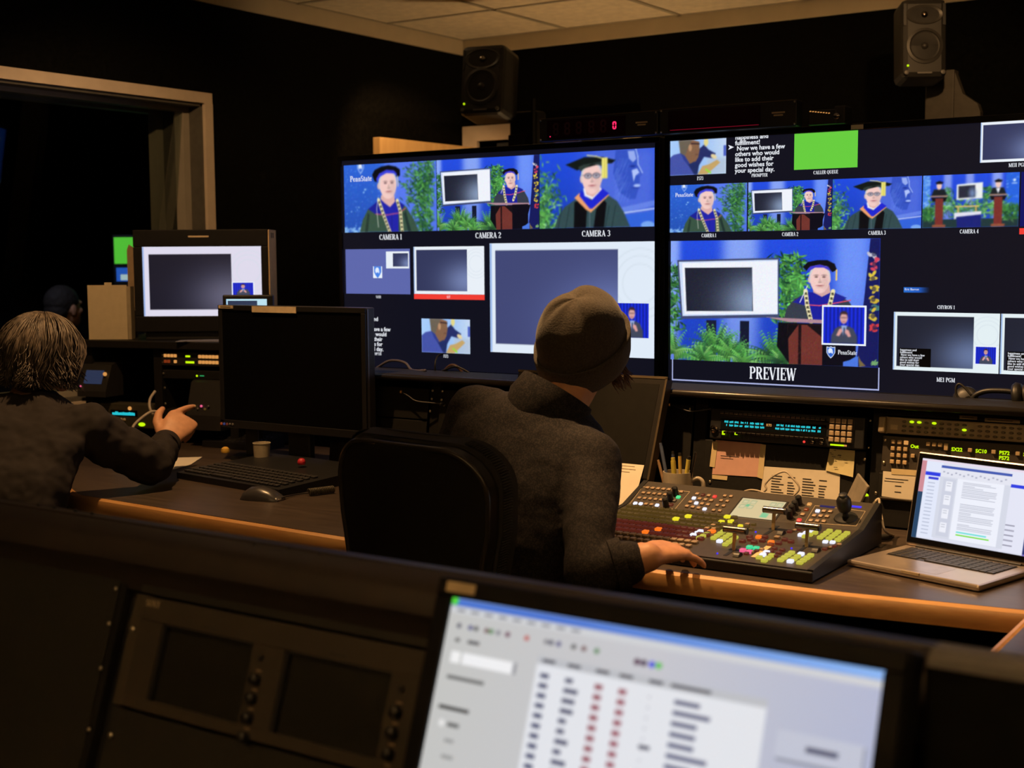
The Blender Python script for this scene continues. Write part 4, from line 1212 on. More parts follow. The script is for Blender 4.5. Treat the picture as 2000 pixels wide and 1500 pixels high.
obj('ink_line', MB().box(.006, .06, -.0012, -.0008, .042, .0435).box(.004, .05, -.0012, -.0008, .036, .0372).box(.03, .045, -.0012, -.0008, .026, .028).box(.03, .045, -.0012, -.0008, .012, .014), M_INK, pp)
note('tape_label', 'folded tape label above the paper slip behind the laptop', 'tape', [(1741, 915), (1800, 919), (1800, 930), (1741, 926)], M_TAPE, .0066)
obj('card_rail', MB().box(-1.01, -.6, -.012, 0, 0, .006, ch=.002), M_CHROME, rk_thing('card_rail', 'thin polished rail across the rack below the paper slip', 'rail', 0, rk(1722, 975)[1], .004))
for k, (a, b, lb) in enumerate((((1874, 812), (1909, 819), 'short blank name strip above the beige router panel'), ((1923, 814), (1993, 824), 'long blank name strip above the beige router panel'))):
    P0 = rk(a[0], b[1], .004); P1 = rk(b[0], a[1], .004)
    t = rk_thing('name_strip', lb, 'label', P0[0], P0[1] + .001, .004)
    obj('strip', MB().box(0, P1[0] - P0[0], -.001, 0, 0, .008), M_TANPLAST, t)
    obj('ink_line', MB().box(.006, (P1[0] - P0[0]) * .8, -.0013, -.001, .0035, .0048), M_INK, t)
blank(-1.018, -.49, rk(1722, 812)[1] + .002, .278, [], 'top rack plate carrying the name strips')

# gooseneck tips plugged into the rack
for k, (p, q, e, lb) in enumerate((((783, 765), (812, 783), (866, 789), 'thin black cord with brass tip near the black desktop monitor'), ((1307, 790), (1345, 803), (1392, 798), 'thin black cord with brass tip plugged beside the cyan intercom panel'))):
    A, Bq, E_ = Vector(rk_loc(*rk(*p, off=.03), .03)), Vector(rk_loc(*rk(*q, off=.035), .035)), Vector(rk_loc(*rk(*e, off=.012), .012))
    t = thing('microphone_cord', lb, 'cable', A)
    pts = [A, A.lerp(Bq, .5) + Vector((0, 0, .001)), Bq, Bq.lerp(E_, .5) + Vector((0, 0, -.001)), E_]
    pts = [Vector(v) - A for v in pts]
    sm = []
    for i in range(len(pts) - 1):
        for s in range(5):
            u = s / 5; p0, p1, p2, p3 = pts[max(i - 1, 0)], pts[i], pts[i + 1], pts[min(i + 2, len(pts) - 1)]
            sm.append(.5 * ((2 * p1) + (p2 - p0) * u + (2 * p0 - 5 * p1 + 4 * p2 - p3) * u * u + (3 * p1 - p0 - 3 * p2 + p3) * u ** 3))
    sm.append(pts[-1])
    obj('cord', MB().tube(sm, .0022, 8), M_CABLE, t, smooth=True)
    obj('tip', MB().ball((0, 0, 0), .005, 10, 7), mat('brass', (.62, .36, .14), .3, .9), t, smooth=True)
    obj('plug', MB().lathe([(.005, 0), (.005, .012), (.003, .016)], 12, T(*pts[-1]) @ RX(90)), M_BLACK, t, smooth='auto')


def spline(pts, n=6):
    pts = [Vector(p) for p in pts]; sm = []
    for i in range(len(pts) - 1):
        for s in range(n):
            u = s / n; p0, p1, p2, p3 = pts[max(i - 1, 0)], pts[i], pts[i + 1], pts[min(i + 2, len(pts) - 1)]
            sm.append(.5 * ((2 * p1) + (p2 - p0) * u + (2 * p0 - 5 * p1 + 4 * p2 - p3) * u * u + (3 * p1 - p0 - 3 * p2 + p3) * u ** 3))
    sm.append(pts[-1]); return sm


def cable(name, label, pts, rad, m, cat='cable'):
    pts = spline(pts); o = pts[0].copy()
    t = obj(name, MB().tube([p - o for p in pts], rad, 8), m, None, smooth=True, loc=o, label=label, cat=cat)
    return t


ZT = 1.042  # top of the turret ledge
cable('loose_cable', 'pale looped cable arching over the turret ledge beside the black desktop monitor', [(-2.70, 3.2, ZT + .004), on_y(728, 722, 3.22), on_y(760, 705, 3.22), on_y(790, 708, 3.22), on_y(805, 723, 3.2), (-2.42, 3.16, ZT + .003)], .004, mat('violet_cable', (.12, .11, .15), .4))
cable('loose_cable', 'thin dark cable standing up from the turret ledge beneath the office video', [on_y(851, 733, 3.2), on_y(850, 712, 3.2), on_y(855, 696, 3.22), on_y(866, 691, 3.24)], .003, M_CABLE)
for k, P in enumerate(([(815, 732), (835, 727), (850, 733), (875, 729), (905, 734)], [(842, 734), (870, 722), (890, 716), (910, 724), (931, 738)], [(860, 733), (880, 714), (897, 719), (906, 734)])):
    cable('loose_cable', ['flat tangled black cable lying along the turret ledge', 'arched black cable sloping to the shoulder of the beanie wearer', 'short looped brown cable in the tangle on the turret ledge'][k], [on_y(x, y, 3.18 + .02 * k) for x, y in P], (.0045, .003, .005)[k], M_CABLE if k < 2 else mat('brown_cable', (.10, .05, .03), .5))

# headset lying on the ledge
hs = thing('headset', 'black headset lying on the turret ledge above the laptop', 'headset', on_y(1930, 796, 3.22))
hc = Vector(hs.location); hs.location.z = ZT; hc = Vector(hs.location)
def hp(px, py, y=3.22): return on_y(px, py, y) - hc
obj('headband', MB().tube(spline([hp(1899, 783), hp(1905, 772), hp(1925, 764), hp(1950, 763), hp(1975, 765), hp(2000, 772)]), .0065, 8), M_BLACK, hs, smooth=True)
obj('ear_cushion', MB().lathe([(.012, 0), (.030, .004), (.034, .012), (.030, .022), (.012, .026)], 20, T(*hp(1978, 776)) @ RY(80)), M_BLACK, hs, smooth=True)
obj('ear_cup', MB().lathe([(.005, .026), (.026, .028), (.022, .040), (.01, .045)], 20, T(*hp(1978, 776)) @ RY(80)), M_DGREY, hs, smooth=True)
obj('ear_cushion', MB().lathe([(.012, 0), (.028, .004), (.031, .012), (.028, .02), (.012, .024)], 20, T(*(hp(1888, 786, 3.26) + Vector((0, 0, .006)))) @ RX(70)), M_BLACK, hs, smooth=True)
obj('microphone_boom', MB().tube(spline([hp(1880, 786), hp(1868, 770), hp(1868, 755), hp(1874, 750), hp(1884, 757), hp(1897, 772)]), .0028, 8), M_DGREY, hs, smooth=True)
obj('lead', MB().tube(spline([hp(1905, 786), hp(1925, 783), hp(1945, 788), hp(1965, 784), hp(1990, 790)]), .003, 8), M_CABLE, hs, smooth=True)

# ---------------------------------------------------------------- timers on top of the screens
def timer(label, x0, x1, y, z0, h):
    t = thing('led_timer', label, 'timer', (x0, y, z0))
    w = x1 - x0
    obj('case', MB().box(0, w, 0, .045, 0, h, ch=.003), M_BLACK, t)
    obj('window', MB().box(.03, w - .11, -.0015, 0, .006, h - .008), mat('smoked_red_window', (.020, .002, .006), .12), t)
    obj('top_edge', MB().box(.0, w, -.002, .004, h - .002, h), mat('timer_lit_edge', (.25, .19, .12), .3, .7), t)  # light catching the top edge, painted in as a paler strip
    for x in (.006, w - .006):
        for z in (.006, h - .006): link('screw', SCREWS, t, (x, -.001, z))
    for k in (0, 1): obj('name_mark', MB().box(w - .075 + .006 * k, w - .035 - .006 * k, -.0008, 0, h * (.52 - .10 * k), h * (.58 - .10 * k)), M_TANPLAST, t)
    return t


def seven(mb, x, z, s, on):
    th = .18 * s; w = .55 * s
    seg = {'a': (0, w, s - th / 2), 'g': (0, w, s / 2), 'd': (0, w, th / 2)}
    for k in on:
        if k in 'agd':
            q = {'a': s - th * .5, 'g': s * .5, 'd': th * .5}[k]; mb.box(x + th * .6, x + w - th * .6, -.0024, -.0016, z + q - th * .42, z + q + th * .42)
        else:
            xx = x + (w - th * .5 if k in 'bc' else th * .5); z0, z1 = (z + s * .5 + th * .3, z + s - th * .6) if k in 'bf' else (z + th * .6, z + s * .5 - th * .3)
            mb.box(xx - th * .42, xx + th * .42, -.0024, -.0016, z0, z1)


TZ = 1.7435
ta = timer('dark red countdown timer showing a single lit zero', -2.325, -1.902, 3.645, TZ, .072)
gm = MB()
for k in range(5): seven(gm, .052 + k * .042 + (.004 if k > 2 else 0), .016, .040, 'abcdefg')
obj('unlit_digits', gm, mat('unlit_segment', (.05, .006, .018), .4), ta)
gm = MB(); seven(gm, .268, .024, .024, 'abcdef'); obj('lit_digit', gm, L_7SEG, ta)
obj('status_dot', MB().ball((.042, -.002, .014), .0016, 8, 5), L_7SEG, ta)
obj('gap_strip', MB().box(.045, .14, .01, .03, -.004, 0), M_TANPLAST, ta)
tb_ = timer('longer blank red timer box beside the one with the lit zero', -1.896, -1.462, 3.645, TZ, .074)
obj('red_glow_line', MB().box(.036, .32, -.0022, -.0014, .009, .0105), led('dim_crimson', (150, 14, 44), .6), tb_)
cm = thing('ptz_camera', 'small black camera with a row of amber lights on top of the screen', 'camera', (-1.435, 3.66, TZ))
obj('body', MB().box(0, .085, 0, .08, 0, .042, ch=.005), M_BLACK, cm)
for k in range(8): obj('amber_light', MB().box(.006 + k * .0078, .0105 + k * .0078, -.0015, 0, .038 - k * .0012, .0405 - k * .0012), L_AMBER, cm)
obj('lens', MB().lathe([(.009, 0), (.009, .006), (.006, .008)], 16, T(.086, -.0, .021) @ RX(90)), M_CHROME, cm, smooth='auto')
obj('end_block', MB().box(.076, .108, .002, .06, .0, .05, ch=.004), M_DGREY, cm)

# ---------------------------------------------------------------- loudspeakers on stands behind the screens
def loudspeaker(label, loc, rz, pitch, w, h, stand_label):
    t = link('studio_loudspeaker', None, None, loc, (math.radians(pitch), 0, rz), label, 'loudspeaker', 'studio loudspeakers')
    d = w * .95
    obj('cabinet', MB().box(-w / 2, w / 2, 0, d, 0, h, ch=.022), M_DGREY, t)
    obj('woofer_surround', MB().lathe([(w * .40, 0), (w * .40, .004), (w * .34, .006), (w * .33, .002), (w * .12, -.012), (w * .10, -.004), (w * .05, .006), (.002, .008)], 32, T(0, 0, h * .40) @ RX(90)), mat('speaker_cone', (.028, .026, .024), .45), t, smooth='auto')
    obj('tweeter_guide', MB().lathe([(w * .36, 0), (w * .34, .003), (w * .10, -.010), (w * .085, -.006)], 32, T(0, 0, h * .79) @ RX(90) @ Matrix.Diagonal((1.15, .62, 1, 1))), mat('wave_guide', (.045, .042, .038), .4), t, smooth='auto')
    obj('tweeter_dome', MB().ball((0, .0, h * .79), (w * .075, .010, w * .075), 14, 8), M_CHROME, t, smooth=True)
    for q in (-1, 1):
        obj('port_slot', MB().box(q * w * .43 - .005, q * w * .43 + .005, -.001, .002, h * .66, h * .93), M_BLACK, t)
        obj('corner_bolt', MB().lathe([(.008, 0), (.008, .003), (.004, .004)], 14, T(q * w * .40, -.0005, h * .07) @ RX(90)), M_GREY, t, smooth='auto')
    obj('power_light', MB().ball((-w * .37, -.002, h * .155), .0042, 10, 6), L_LIME, t)
    obj('name_mark', MB().box(-w * .16, w * .16, -.0008, 0, h * .055, h * .075), M_GREY, t)
    return t


a0, a1 = at(936, 152, 5.55), at(1808, 72, 4.85)
loudspeaker('black studio loudspeaker turned toward the room near the open wooden door', (a0.x, a0.y, a0.z - .148), math.radians(12), -9, .195, .295, '')
loudspeaker('black studio loudspeaker above the preview screen with shiny woofer', (a1.x, a1.y, a1.z - .146), math.radians(30), -6, .163, .292, '')
st = thing('speaker_stand', 'black metal stand carrying the loudspeaker by the open wooden door', 'stand', (a0.x + .03, a0.y + .23, 0), group='loudspeaker stands')
obj('base', MB().box(-.18, .18, -.15, .15, 0, .02, ch=.006), M_MATTE, st)
obj('column', MB().box(-.03, .05, -.02, .035, .02, 1.9, ch=.004).box(.075, .085, .0, .02, .3, 2.05), M_MATTE, st)
obj('bracket', MB().box(-.05, .09, .02, .10, 1.72, 2.0, ch=.01), M_MATTE, st)
st = thing('speaker_stand', 'grey painted stand carrying the loudspeaker above the preview screen', 'stand', (a1.x + .07, a1.y + .22, 0), group='loudspeaker stands')
M_STAND = mat('grey_stand_paint', (.085, .075, .062), .55)
obj('base', MB().box(-.2, .2, -.15, .15, 0, .02, ch=.006), M_STAND, st)
obj('column', MB().box(-.115, -.01, -.06, .0, .02, 2.06, ch=.003), M_STAND, st)
obj('gusset', MB().prism([(-.01, .02), (-.01, 2.05), (.02, 1.97), (.075, 1.93), (.085, 1.90), (.085, .02)], -.05, -.01), M_STAND, st)
# ---------------------------------------------------------------- vision switcher
SX0, SX1, SYF, SYB, SYR = -1.515, -.953, 2.467, 2.752, 2.860
SZF, S1, S2 = .765, .10, .38
SZB = SZF + S1 * (SYB - SYF); SZR = SZB + S2 * (SYR - SYB)
sw = thing('vision_switcher', 'large dark vision switcher covered in lit buttons under the hand of the beanie wearer', 'control desk', (SX0, SYF, .74))
so = Vector((SX0, SYF, .74))
side = [(0, .003), (0, SZF - .74), (SYB - SYF, SZB - .74), (SYR - SYF, SZR - .74), (SYR - SYF + .012, SZR - .748), (SYR - SYF + .012, .003)]
M_SWBODY = mat('switcher_grey', (.055, .047, .040), .45, .1, grain=.1, scale=90)
obj('housing', MB().prism(side, 0, SX1 - SX0, axis='x'), M_SWBODY, sw)
obj('side_cheek', MB().prism([(a - .004 if i < 2 else a, b + .002) for i, (a, b) in enumerate(side)], SX1 - SX0, SX1 - SX0 + .012, axis='x'), M_BLACK, sw)
obj('side_cheek', MB().prism([(a - .004 if i < 2 else a, b + .002) for i, (a, b) in enumerate(side)], -.012, 0, axis='x'), M_BLACK, sw)
obj('front_lip', MB().box(-.012, SX1 - SX0 + .012, -.010, .0, .002, SZF - .742, ch=.003), M_BLACK, sw)
obj('line_marking', MB(), M_TANPLAST, sw) if False else None
_a1, _a2 = math.atan(S1), math.atan(S2)


def swp(px, py):
    """measured point on the switcher's surface -> (local x, local y, upper?)"""
    d = pix_dir(px, py)
    for up in (False, True):
        s, y0, z0 = (S2, SYB, SZB) if up else (S1, SYF, SZF)
        n = np.array([0, -s, 1.0]); t = (np.array([0, y0, z0 - CAM_Z]) @ n) / (d @ n); p = d * t
        if up or p[1] < SYB: return float(p[0]) - SX0, float(p[1]) - SYF, up


def swz(y, up): return (SZB - .74 + S2 * (y - (SYB - SYF))) if up else (SZF - .74 + S1 * y)


def put(name, me, x, y, up, lift=0.0):
    return link(name, me, sw, (x, y, swz(y, up) + lift), (_a2 if up else _a1, 0, 0))


_btn = {}


def btn(m, s=.0046, h=.004):
    k = (m.name, s, h)
    if k not in _btn: _btn[k] = MB().box(-s, s, -s, s, -.001, h, ch=s * .28).mesh('button', m)
    return _btn[k]


def grid(p00, p10, p01, nx, ny, fn, s=.0046, h=.004, name='button'):
    """nx x ny buttons spanned by three measured corners; fn(i,j)->material or None"""
    A, B_, Cc = swp(*p00), swp(*p10), swp(*p01)
    for j in range(ny):
        for i in range(nx):
            m = fn(i, j)
            if not m: continue
            u, v = i / max(1, nx - 1), j / max(1, ny - 1)
            x = A[0] + (B_[0] - A[0]) * u + (Cc[0] - A[0]) * v; y = A[1] + (B_[1] - A[1]) * u + (Cc[1] - A[1]) * v
            up = A[2]
            put(name, btn(m, s, h), x, y, up)


T_ = mat('tan_frame_button', (.36, .26, .18), .4)
# upper left block
grid((1265, 954), (1307, 957.5), (1241, 984), 5, 4, lambda i, j: L_WHITE if (i, j) in ((0, 3), (1, 3), (4, 3)) else T_, .0044)
for q, m in ((1331, 962), T_), ((1325, 972), L_GRN), ((1317, 979), M_GREY), ((1311, 987), L_DIMR):
    x, y, up = swp(*q); put('button', btn(m, .0048), x, y, up)
kn = MB().lathe([(.0075, 0), (.0070, .020), (.0045, .0225)], 16).mesh('knob', M_BLACK, False)
for q in ((1320, 967), (1310, 977), (1301, 989)):
    x, y, up = swp(*q); put('knob', kn, x, y, up)
# second block
mm = {(1, 0): L_DIMR, (3, 0): L_RED, (0, 1): L_WHITE, (1, 2): L_WHITE, (3, 3): L_WHITE}
grid((1362, 966), (1396, 971), (1342, 990), 4, 4, lambda i, j: mm.get((i, j), T_), .0044)
grid((1416, 970), (1428, 971), (1394, 998), 2, 4, lambda i, j: T_, .0040)
# touch display
P = [swp(*q) for q in ((1449, 974), (1538, 982), (1510, 1016), (1426, 1009))]
x0, x1 = (P[0][0] + P[3][0]) / 2, (P[1][0] + P[2][0]) / 2; y0, y1 = (P[3][1] + P[2][1]) / 2, (P[0][1] + P[1][1]) / 2
dl = put('display_frame', MB().box(-.005, x1 - x0 + .005, -.005, (y1 - y0) / math.cos(_a2) + .005, -.002, .0012, ch=.001).mesh('display_frame', M_BLACK), x0, y0, True)
lp = Pic(48, 32, (214, 196, 150), 1.6)
for u in (.1, .38, 1.1, 1.35):
    for v in (.08, .34): lp.rect(u, v, u + .2, v + .2, (150, 170, 130)); lp.rect(u + .02, v + .03, u + .18, v + .18, (210, 200, 158))
lp.rect(.3, .3, .42, .44, (110, 190, 140)); lp.rect(1.05, .66, 1.3, .92, (130, 200, 150)); lp.rect(1.2, .6, 1.3, .7, (206, 196, 150))
pm = picture_mesh(lp, x1 - x0, (y1 - y0) / math.cos(_a2)); pm.transform(Matrix.Rotation(math.radians(-90), 4, 'X'))
link('touch_display', pm, dl, (0, 0, .0018))
for q in ((1561, 985), (1554, 995), (1548, 1003), (1543, 1012)):
    x, y, up = swp(*q); put('knob', kn, x, y, up)
for q, m in (((1581, 986), L_AMBER), ((1575, 996), L_DIMO), ((1568, 1006), T_), ((1561, 1017), L_RED)):
    x, y, up = swp(*q); put('button', btn(m, .0048), x, y, up)
grid((1597, 999), (1622, 1000.5), (1584, 1018), 3, 3, lambda i, j: L_WHITE if (i, j) == (0, 0) else T_, .0046)
x, y, up = swp(1617, 990); put('name_display', MB().box(-.018, .016, -.003, .003, 0, .0012).mesh('name_display', led('indigo', (24, 26, 96), .8)), x, y, up)
x, y, up = swp(1672, 990); put('name_display', MB().box(-.012, .012, -.003, .003, 0, .0012).mesh('name_display', L_BLUE), x, y, up)
# module outlines on the panel
def outline(pts, up):
    mb = MB(); P = [swp(*q) for q in pts]
    for a, b in zip(P, P[1:] + P[:1]):
        A = Vector((a[0], a[1], swz(a[1], up) + .0005)); B_ = Vector((b[0], b[1], swz(b[1], up) + .0005)); mb.tube([A, B_], .0006, 4)
    return mb
obj('module_outline', outline([(1255, 951), (1347, 961), (1318, 995), (1228, 987)], True), M_TANPLAST, sw)
obj('module_outline', outline([(1592, 988), (1690, 999), (1672, 1028), (1572, 1021)], True), M_TANPLAST, sw)
# joystick
x, y, up = swp(1652, 1012)
js = put('joystick_base', MB().lathe([(.026, 0), (.024, .003), (.010, .005)], 24).mesh('joystick_base', M_BLACK), x, y, up)
obj('joystick_grip', MB().lathe([(.006, .003), (.006, .014), (.013, .020), (.016, .030), (.016, .045), (.012, .052), (.009, .054), (.009, .060), (.003, .062)], 20), M_BLACK, js, smooth='auto')
# crosspoint bank
def bank(i, j):
    if (i, j) in ((9, 2), (10, 1)): return L_YEL
    if (i, j) == (15, 0): return L_YEL
    if (i, j) in ((8, 6), (9, 5)): return L_ORG
    if (i, j) == (16, 4): return L_ORG
    return L_DIMA if j < 4 else (L_DIMR if j < 7 else M_KEYTAN)
A = (.012, .268); nxb, nyb = 17, 9
for j in range(nyb):
    for i in range(nxb):
        put('button', btn(bank(i, j), .0068 if j < 8 else .006, .006), .016 + i * .0166, .272 - j * .0285, False)
# lower right keypads
grid((1409, 1021.5), (1427, 1020), (1418, 1027), 2, 1, lambda i, j: L_YEL, .0062, .006)
for q, m in (((1446, 1029), L_YEL), ((1436, 1023), L_DIMA), ((1460, 1026), M_KEYTAN), ((1472, 1026), L_DIMA), ((1412, 1031), L_DIMA), ((1429, 1029), L_DIMA), ((1459, 1030), L_DIMA), ((1445, 1034), M_KEYTAN), ((1467, 1036), L_DIMA), ((1393, 1028), T_), ((1381, 1034), T_), ((1394, 1035), T_), ((1386, 1040), T_)):
    x, y, up = swp(*q); put('button', btn(m, .0050, .005), x, y, up)
grid((1368, 1040), (1380, 1045.5), (1354, 1047), 2, 3, lambda i, j: L_WHITE if i == 0 else L_YELSOFT, .0060, .006)
grid((1413, 1040), (1436, 1052), (1394, 1053), 3, 4, lambda i, j: L_WHITE if (i, j) == (1, 3) else L_YELSOFT, .0058, .006)
grid((1584, 1040), (1592, 1043), (1564, 1047), 2, 3, lambda i, j: L_WHITE if i == 0 else L_YELSOFT, .0056, .006)
grid((1620, 1039), (1654, 1043.5), (1602, 1052), 3, 4, lambda i, j: L_YELSOFT, .0060, .006)
grid((1612, 1060), (1626, 1061), (1612, 1062), 2, 1, lambda i, j: L_WHITE, .0052, .005)
grid((1546, 1082), (1583, 1087), (1525, 1096), 3, 4, lambda i, j: L_WHITE if (i, j) in ((1, 0), (1, 3)) else L_YELSOFT, .0062, .006)
grid((1497, 1081), (1507, 1087), (1483, 1091), 2, 3, lambda i, j: L_WHITE if i == 0 and j < 2 else L_YELSOFT, .0060, .006)
grid((1513, 1073), (1528, 1076), (1499, 1084), 2, 3, lambda i, j: L_DIMR, .0052, .005)
for q, m in (((1482, 1051), L_ORG), ((1506, 1061), L_ORG), ((1450, 1059), L_DIMR), ((1466, 1056), L_DIMR), ((1473, 1061), L_DIMR), ((1489, 1058), L_DIMR), ((1494, 1051), L_DIMR), ((1521, 1063), L_DIMR), ((1533, 1056), L_DIMR), ((1545, 1060), L_DIMR), ((1464, 1050.5), L_TEAL if 0 else L_DIMR), ((1518, 1052), M_KEYTAN), ((1505, 1066), L_DIMO),
             ((1464, 1071), L_TEAL), ((1477, 1073), L_TEAL), ((1451, 1077), L_PINK), ((1464, 1080), L_PINK)):
    x, y, up = swp(*q); put('button', btn(m, .0060, .006), x, y, up)
for q in ((1441, 1086), (1526, 1043), (1594, 1077)):
    x, y, up = swp(*q)
    put('rocker_wheel', MB().lathe([(.014, -.006), (.014, .006)], 20, T(0, 0, -.006) @ RY(90)).mesh('rocker_wheel', M_BLACK), x, y, up)
    for k in range(4): put('button', btn(M_KEYTAN if k % 2 else L_DIMR, .0048, .005), x + .012 + k * .006, y + .016 + .012 * k, up)
x, y, up = swp(1487, 1078); put('label_strip', MB().box(-.006, .006, -.04, .04, 0, .001).mesh('label_strip', M_TAPE), x, y, up)
for q in ((1476, 1075 - 35), (1334, 1073) , (1401, 1082), (1435, 1040), (1546, 1072)):
    x, y, up = swp(*q); put('indicator_light', MB().ball((0, 0, 0), .0022, 8, 5).mesh('indicator_light', L_BLUE), x, y, up, .001)
for (b, tp) in (((1507, 1036), (1521, 1007)), ((1430, 1076), (1446, 1045)), ((1572, 1069), (1586, 1040))):
    x, y, up = swp(*b)
    fb = put('fader_slot', MB().box(-.004, .004, -.035, .035, 0, .0008).mesh('fader_slot', M_BLACK), x, y, up)
    obj('fader_lever', MB().box(-.0035, .0035, -.002, .002, 0, .040, T(.002, .004, 0) @ RX(-12)), mat('brass_lever', (.55, .42, .22), .35, .6), fb)
    obj('fader_handle', MB().tube([(-.021, .012, .042), (.026, .012, .042)], .0072, 16), M_CHROME, fb, smooth='auto')
    obj('handle_cap', MB().tube([(.026, .012, .042), (.030, .012, .042)], .0076, 16).tube([(-.0225, .012, .042), (-.021, .012, .042)], .0074, 16), M_BLACK, fb, smooth='auto')

# things on and around the switcher
dg = thing('usb_stick', 'grey usb stick with a green lit tip at the rear of the switcher', 'usb stick', at(1690, 992, 3.02))
obj('case', MB().box(-.008, .008, -.004, .004, -.001, .028, ch=.003), M_GREY, dg); obj('lit_tip', MB().ball((0, 0, .029), (.0075, .004, .0045), 12, 7), L_LIME, dg, smooth=True)
a = at(1706, 990, 3.04)
cable('loose_cable', 'pale cable looping from the usb stick down to the desk by the laptop', [at(1702, 988, 3.03), at(1716, 974, 3.04), at(1718, 990, 3.02), at(1722, 1010, 2.98), at(1728, 1036, 2.92), Vector(on_z(1745, 1046, .743))], .0028, M_CABLEW)
cable('loose_cable', 'pale cable curled on the desk between switcher and laptop', [Vector(on_z(1722, 1000, .744)), Vector(on_z(1742, 1006, .744)), Vector(on_z(1747, 1014, .744)), Vector(on_z(1735, 1019, .744)), Vector(on_z(1722, 1016, .744))], .0025, M_CABLEW)
cable('loose_cable', 'thin grey cable arch standing behind the switcher display', [Vector((-1.385, 2.876, .8)), on_y(1485, 962, 2.88), on_y(1495, 945, 2.885), on_y(1510, 930, 2.89), on_y(1532, 921, 2.895), on_y(1546, 932, 2.89), on_y(1560, 958, 2.885), Vector((-1.19, 2.876, .8))], .0024, M_CABLEW)
cable('loose_cable', 'short pale cable lying along the rear edge of the switcher', [on_y(1448, 962, 2.866), on_y(1465, 957, 2.866), on_y(1485, 960, 2.866), on_y(1508, 970, 2.864)], .0022, M_CABLEW)
ph = thing('smartphone', 'thin silver phone propped upright behind the joystick', 'phone', at(1660, 988, 3.05), math.radians(-46), rx=0)
obj('case', MB().box(-.036, .036, 0, .006, -.02, .070, RX(-18) @ RY(16), ch=.003), mat('silver_phone', (.42, .37, .30), .35, .5), ph)
obj('stand_arm', MB().tube([(-.02, -.01, -.012), (-.075, .0, -.018)], .0035, 8), M_CABLEW, ph)
pn = thing('ballpoint_pen', 'black ballpoint pen with clear barrel lying beside the switcher corner', 'pen', Vector(on_z(1601, 1100, .7475)), math.radians(56))
obj('barrel', MB().tube([(-.052, 0, 0), (.045, 0, 0)], .0042, 12), mat('clear_grey_barrel', (.25, .26, .30), .15), pn, smooth='auto')
obj('cap', MB().tube([(.015, 0, .0002), (.055, 0, .0002)], .0052, 12), M_BLACK, pn, smooth='auto'); obj('clip', MB().box(.018, .050, -.001, .001, .005, .0065), M_CHROME, pn); obj('tip', MB().tube([(-.052, 0, 0), (-.063, 0, 0)], [.004, .001], 12), M_BLACK, pn)
pn = thing('marker_pen', 'thick black marker pen leaning along the switcher side', 'pen', Vector(on_z(1700, 1052, .749)), math.radians(58))
obj('barrel', MB().tube([(-.055, 0, 0), (.02, 0, 0)], .0065, 12), M_BLACK, pn, smooth='auto'); obj('cap', MB().tube([(.012, 0, 0), (.055, 0, 0)], .0075, 12), M_DGREY, pn, smooth='auto')

# mug of pens
mp = on_y(1324, 935, 2.965)
mg = thing('mug', 'off white mug of pens behind the switcher', 'mug', (mp.x, 2.965, .7405))
M_MUG = mat('glazed_mug', (.46, .40, .31), .3)
obj('body', MB().lathe([(.030, 0), (.034, .003), (.037, .03), (.037, .106), (.0345, .106), (.034, .03), (.028, .008), (.004, .008)], 28), M_MUG, mg, smooth='auto')
obj('handle', MB().tube(spline([(.034, .004, .086), (.050, .010, .092), (.062, .014, .080), (.060, .014, .050), (.036, .006, .034)]), .0055, 10), M_MUG, mg, smooth=True)
PEN = [((-.018, .0), 70, 100, .0045, (.10, .13, .22), 'blue pen leaning furthest out of the mug'), ((-.008, .010), 30, 75, .004, (.05, .07, .14), 'short dark blue pen standing in the mug'), ((.0, -.012), 10, 60, .0065, (.55, .46, .08), 'stubby yellow highlighter in the middle of the mug'), ((.010, .004), 5, 72, .0045, (.60, .42, .10), 'upright yellow pencil in the mug'), ((.020, .0), -18, 82, .004, (.02, .02, .02), 'thin black pen leaning toward the keypad in the mug'), ((.018, -.008), -12, 68, .0055, (.62, .52, .10), 'yellow pen leaning toward the keypad in the mug'), ((-.022, -.008), 22, 55, .004, (.35, .22, .12), 'wooden pencil leaning against the mug rim')]
for k, ((dx, dy), lean, L, rad, c, lb) in enumerate(PEN):
    a = math.radians((12, 5, 4, 2, -12, -8, 16)[k])
    t = link('pen', None, None, (mp.x + dx * .8, 2.965 + dy * .8, .752), (0, -a, 0), lb, 'pen', 'pens in the mug')
    h = .068 + L * .0009
    obj('barrel', MB().tube([(0, 0, 0), (0, 0, h)], rad, 10), mat('pen_%d' % k, c, .35), t, smooth='auto'); obj('end_cap', MB().tube([(0, 0, h), (0, 0, h + .008)], rad * .8, 10), M_DGREY if k % 2 else MATS['pen_%d' % k], t)
# script leaning against the touch monitor
sp = thing('script_page', 'cream script page propped behind the arm of the beanie wearer', 'paper', (-1.645, 2.87, .742), 0, rx=math.radians(-32))
pa = MB(); pa.box(-.16, .075, 0, .001, 0, .15); obj('sheet', pa, M_PAPER, sp)
obj('typed_line', MB().box(.0, .05, -.0006, 0, .13, .1315).box(0, .055, -.0006, 0, .122, .1235).box(0, .04, -.0006, 0, .114, .1155), mat('faint_ink', (.3, .25, .18), .8), sp)

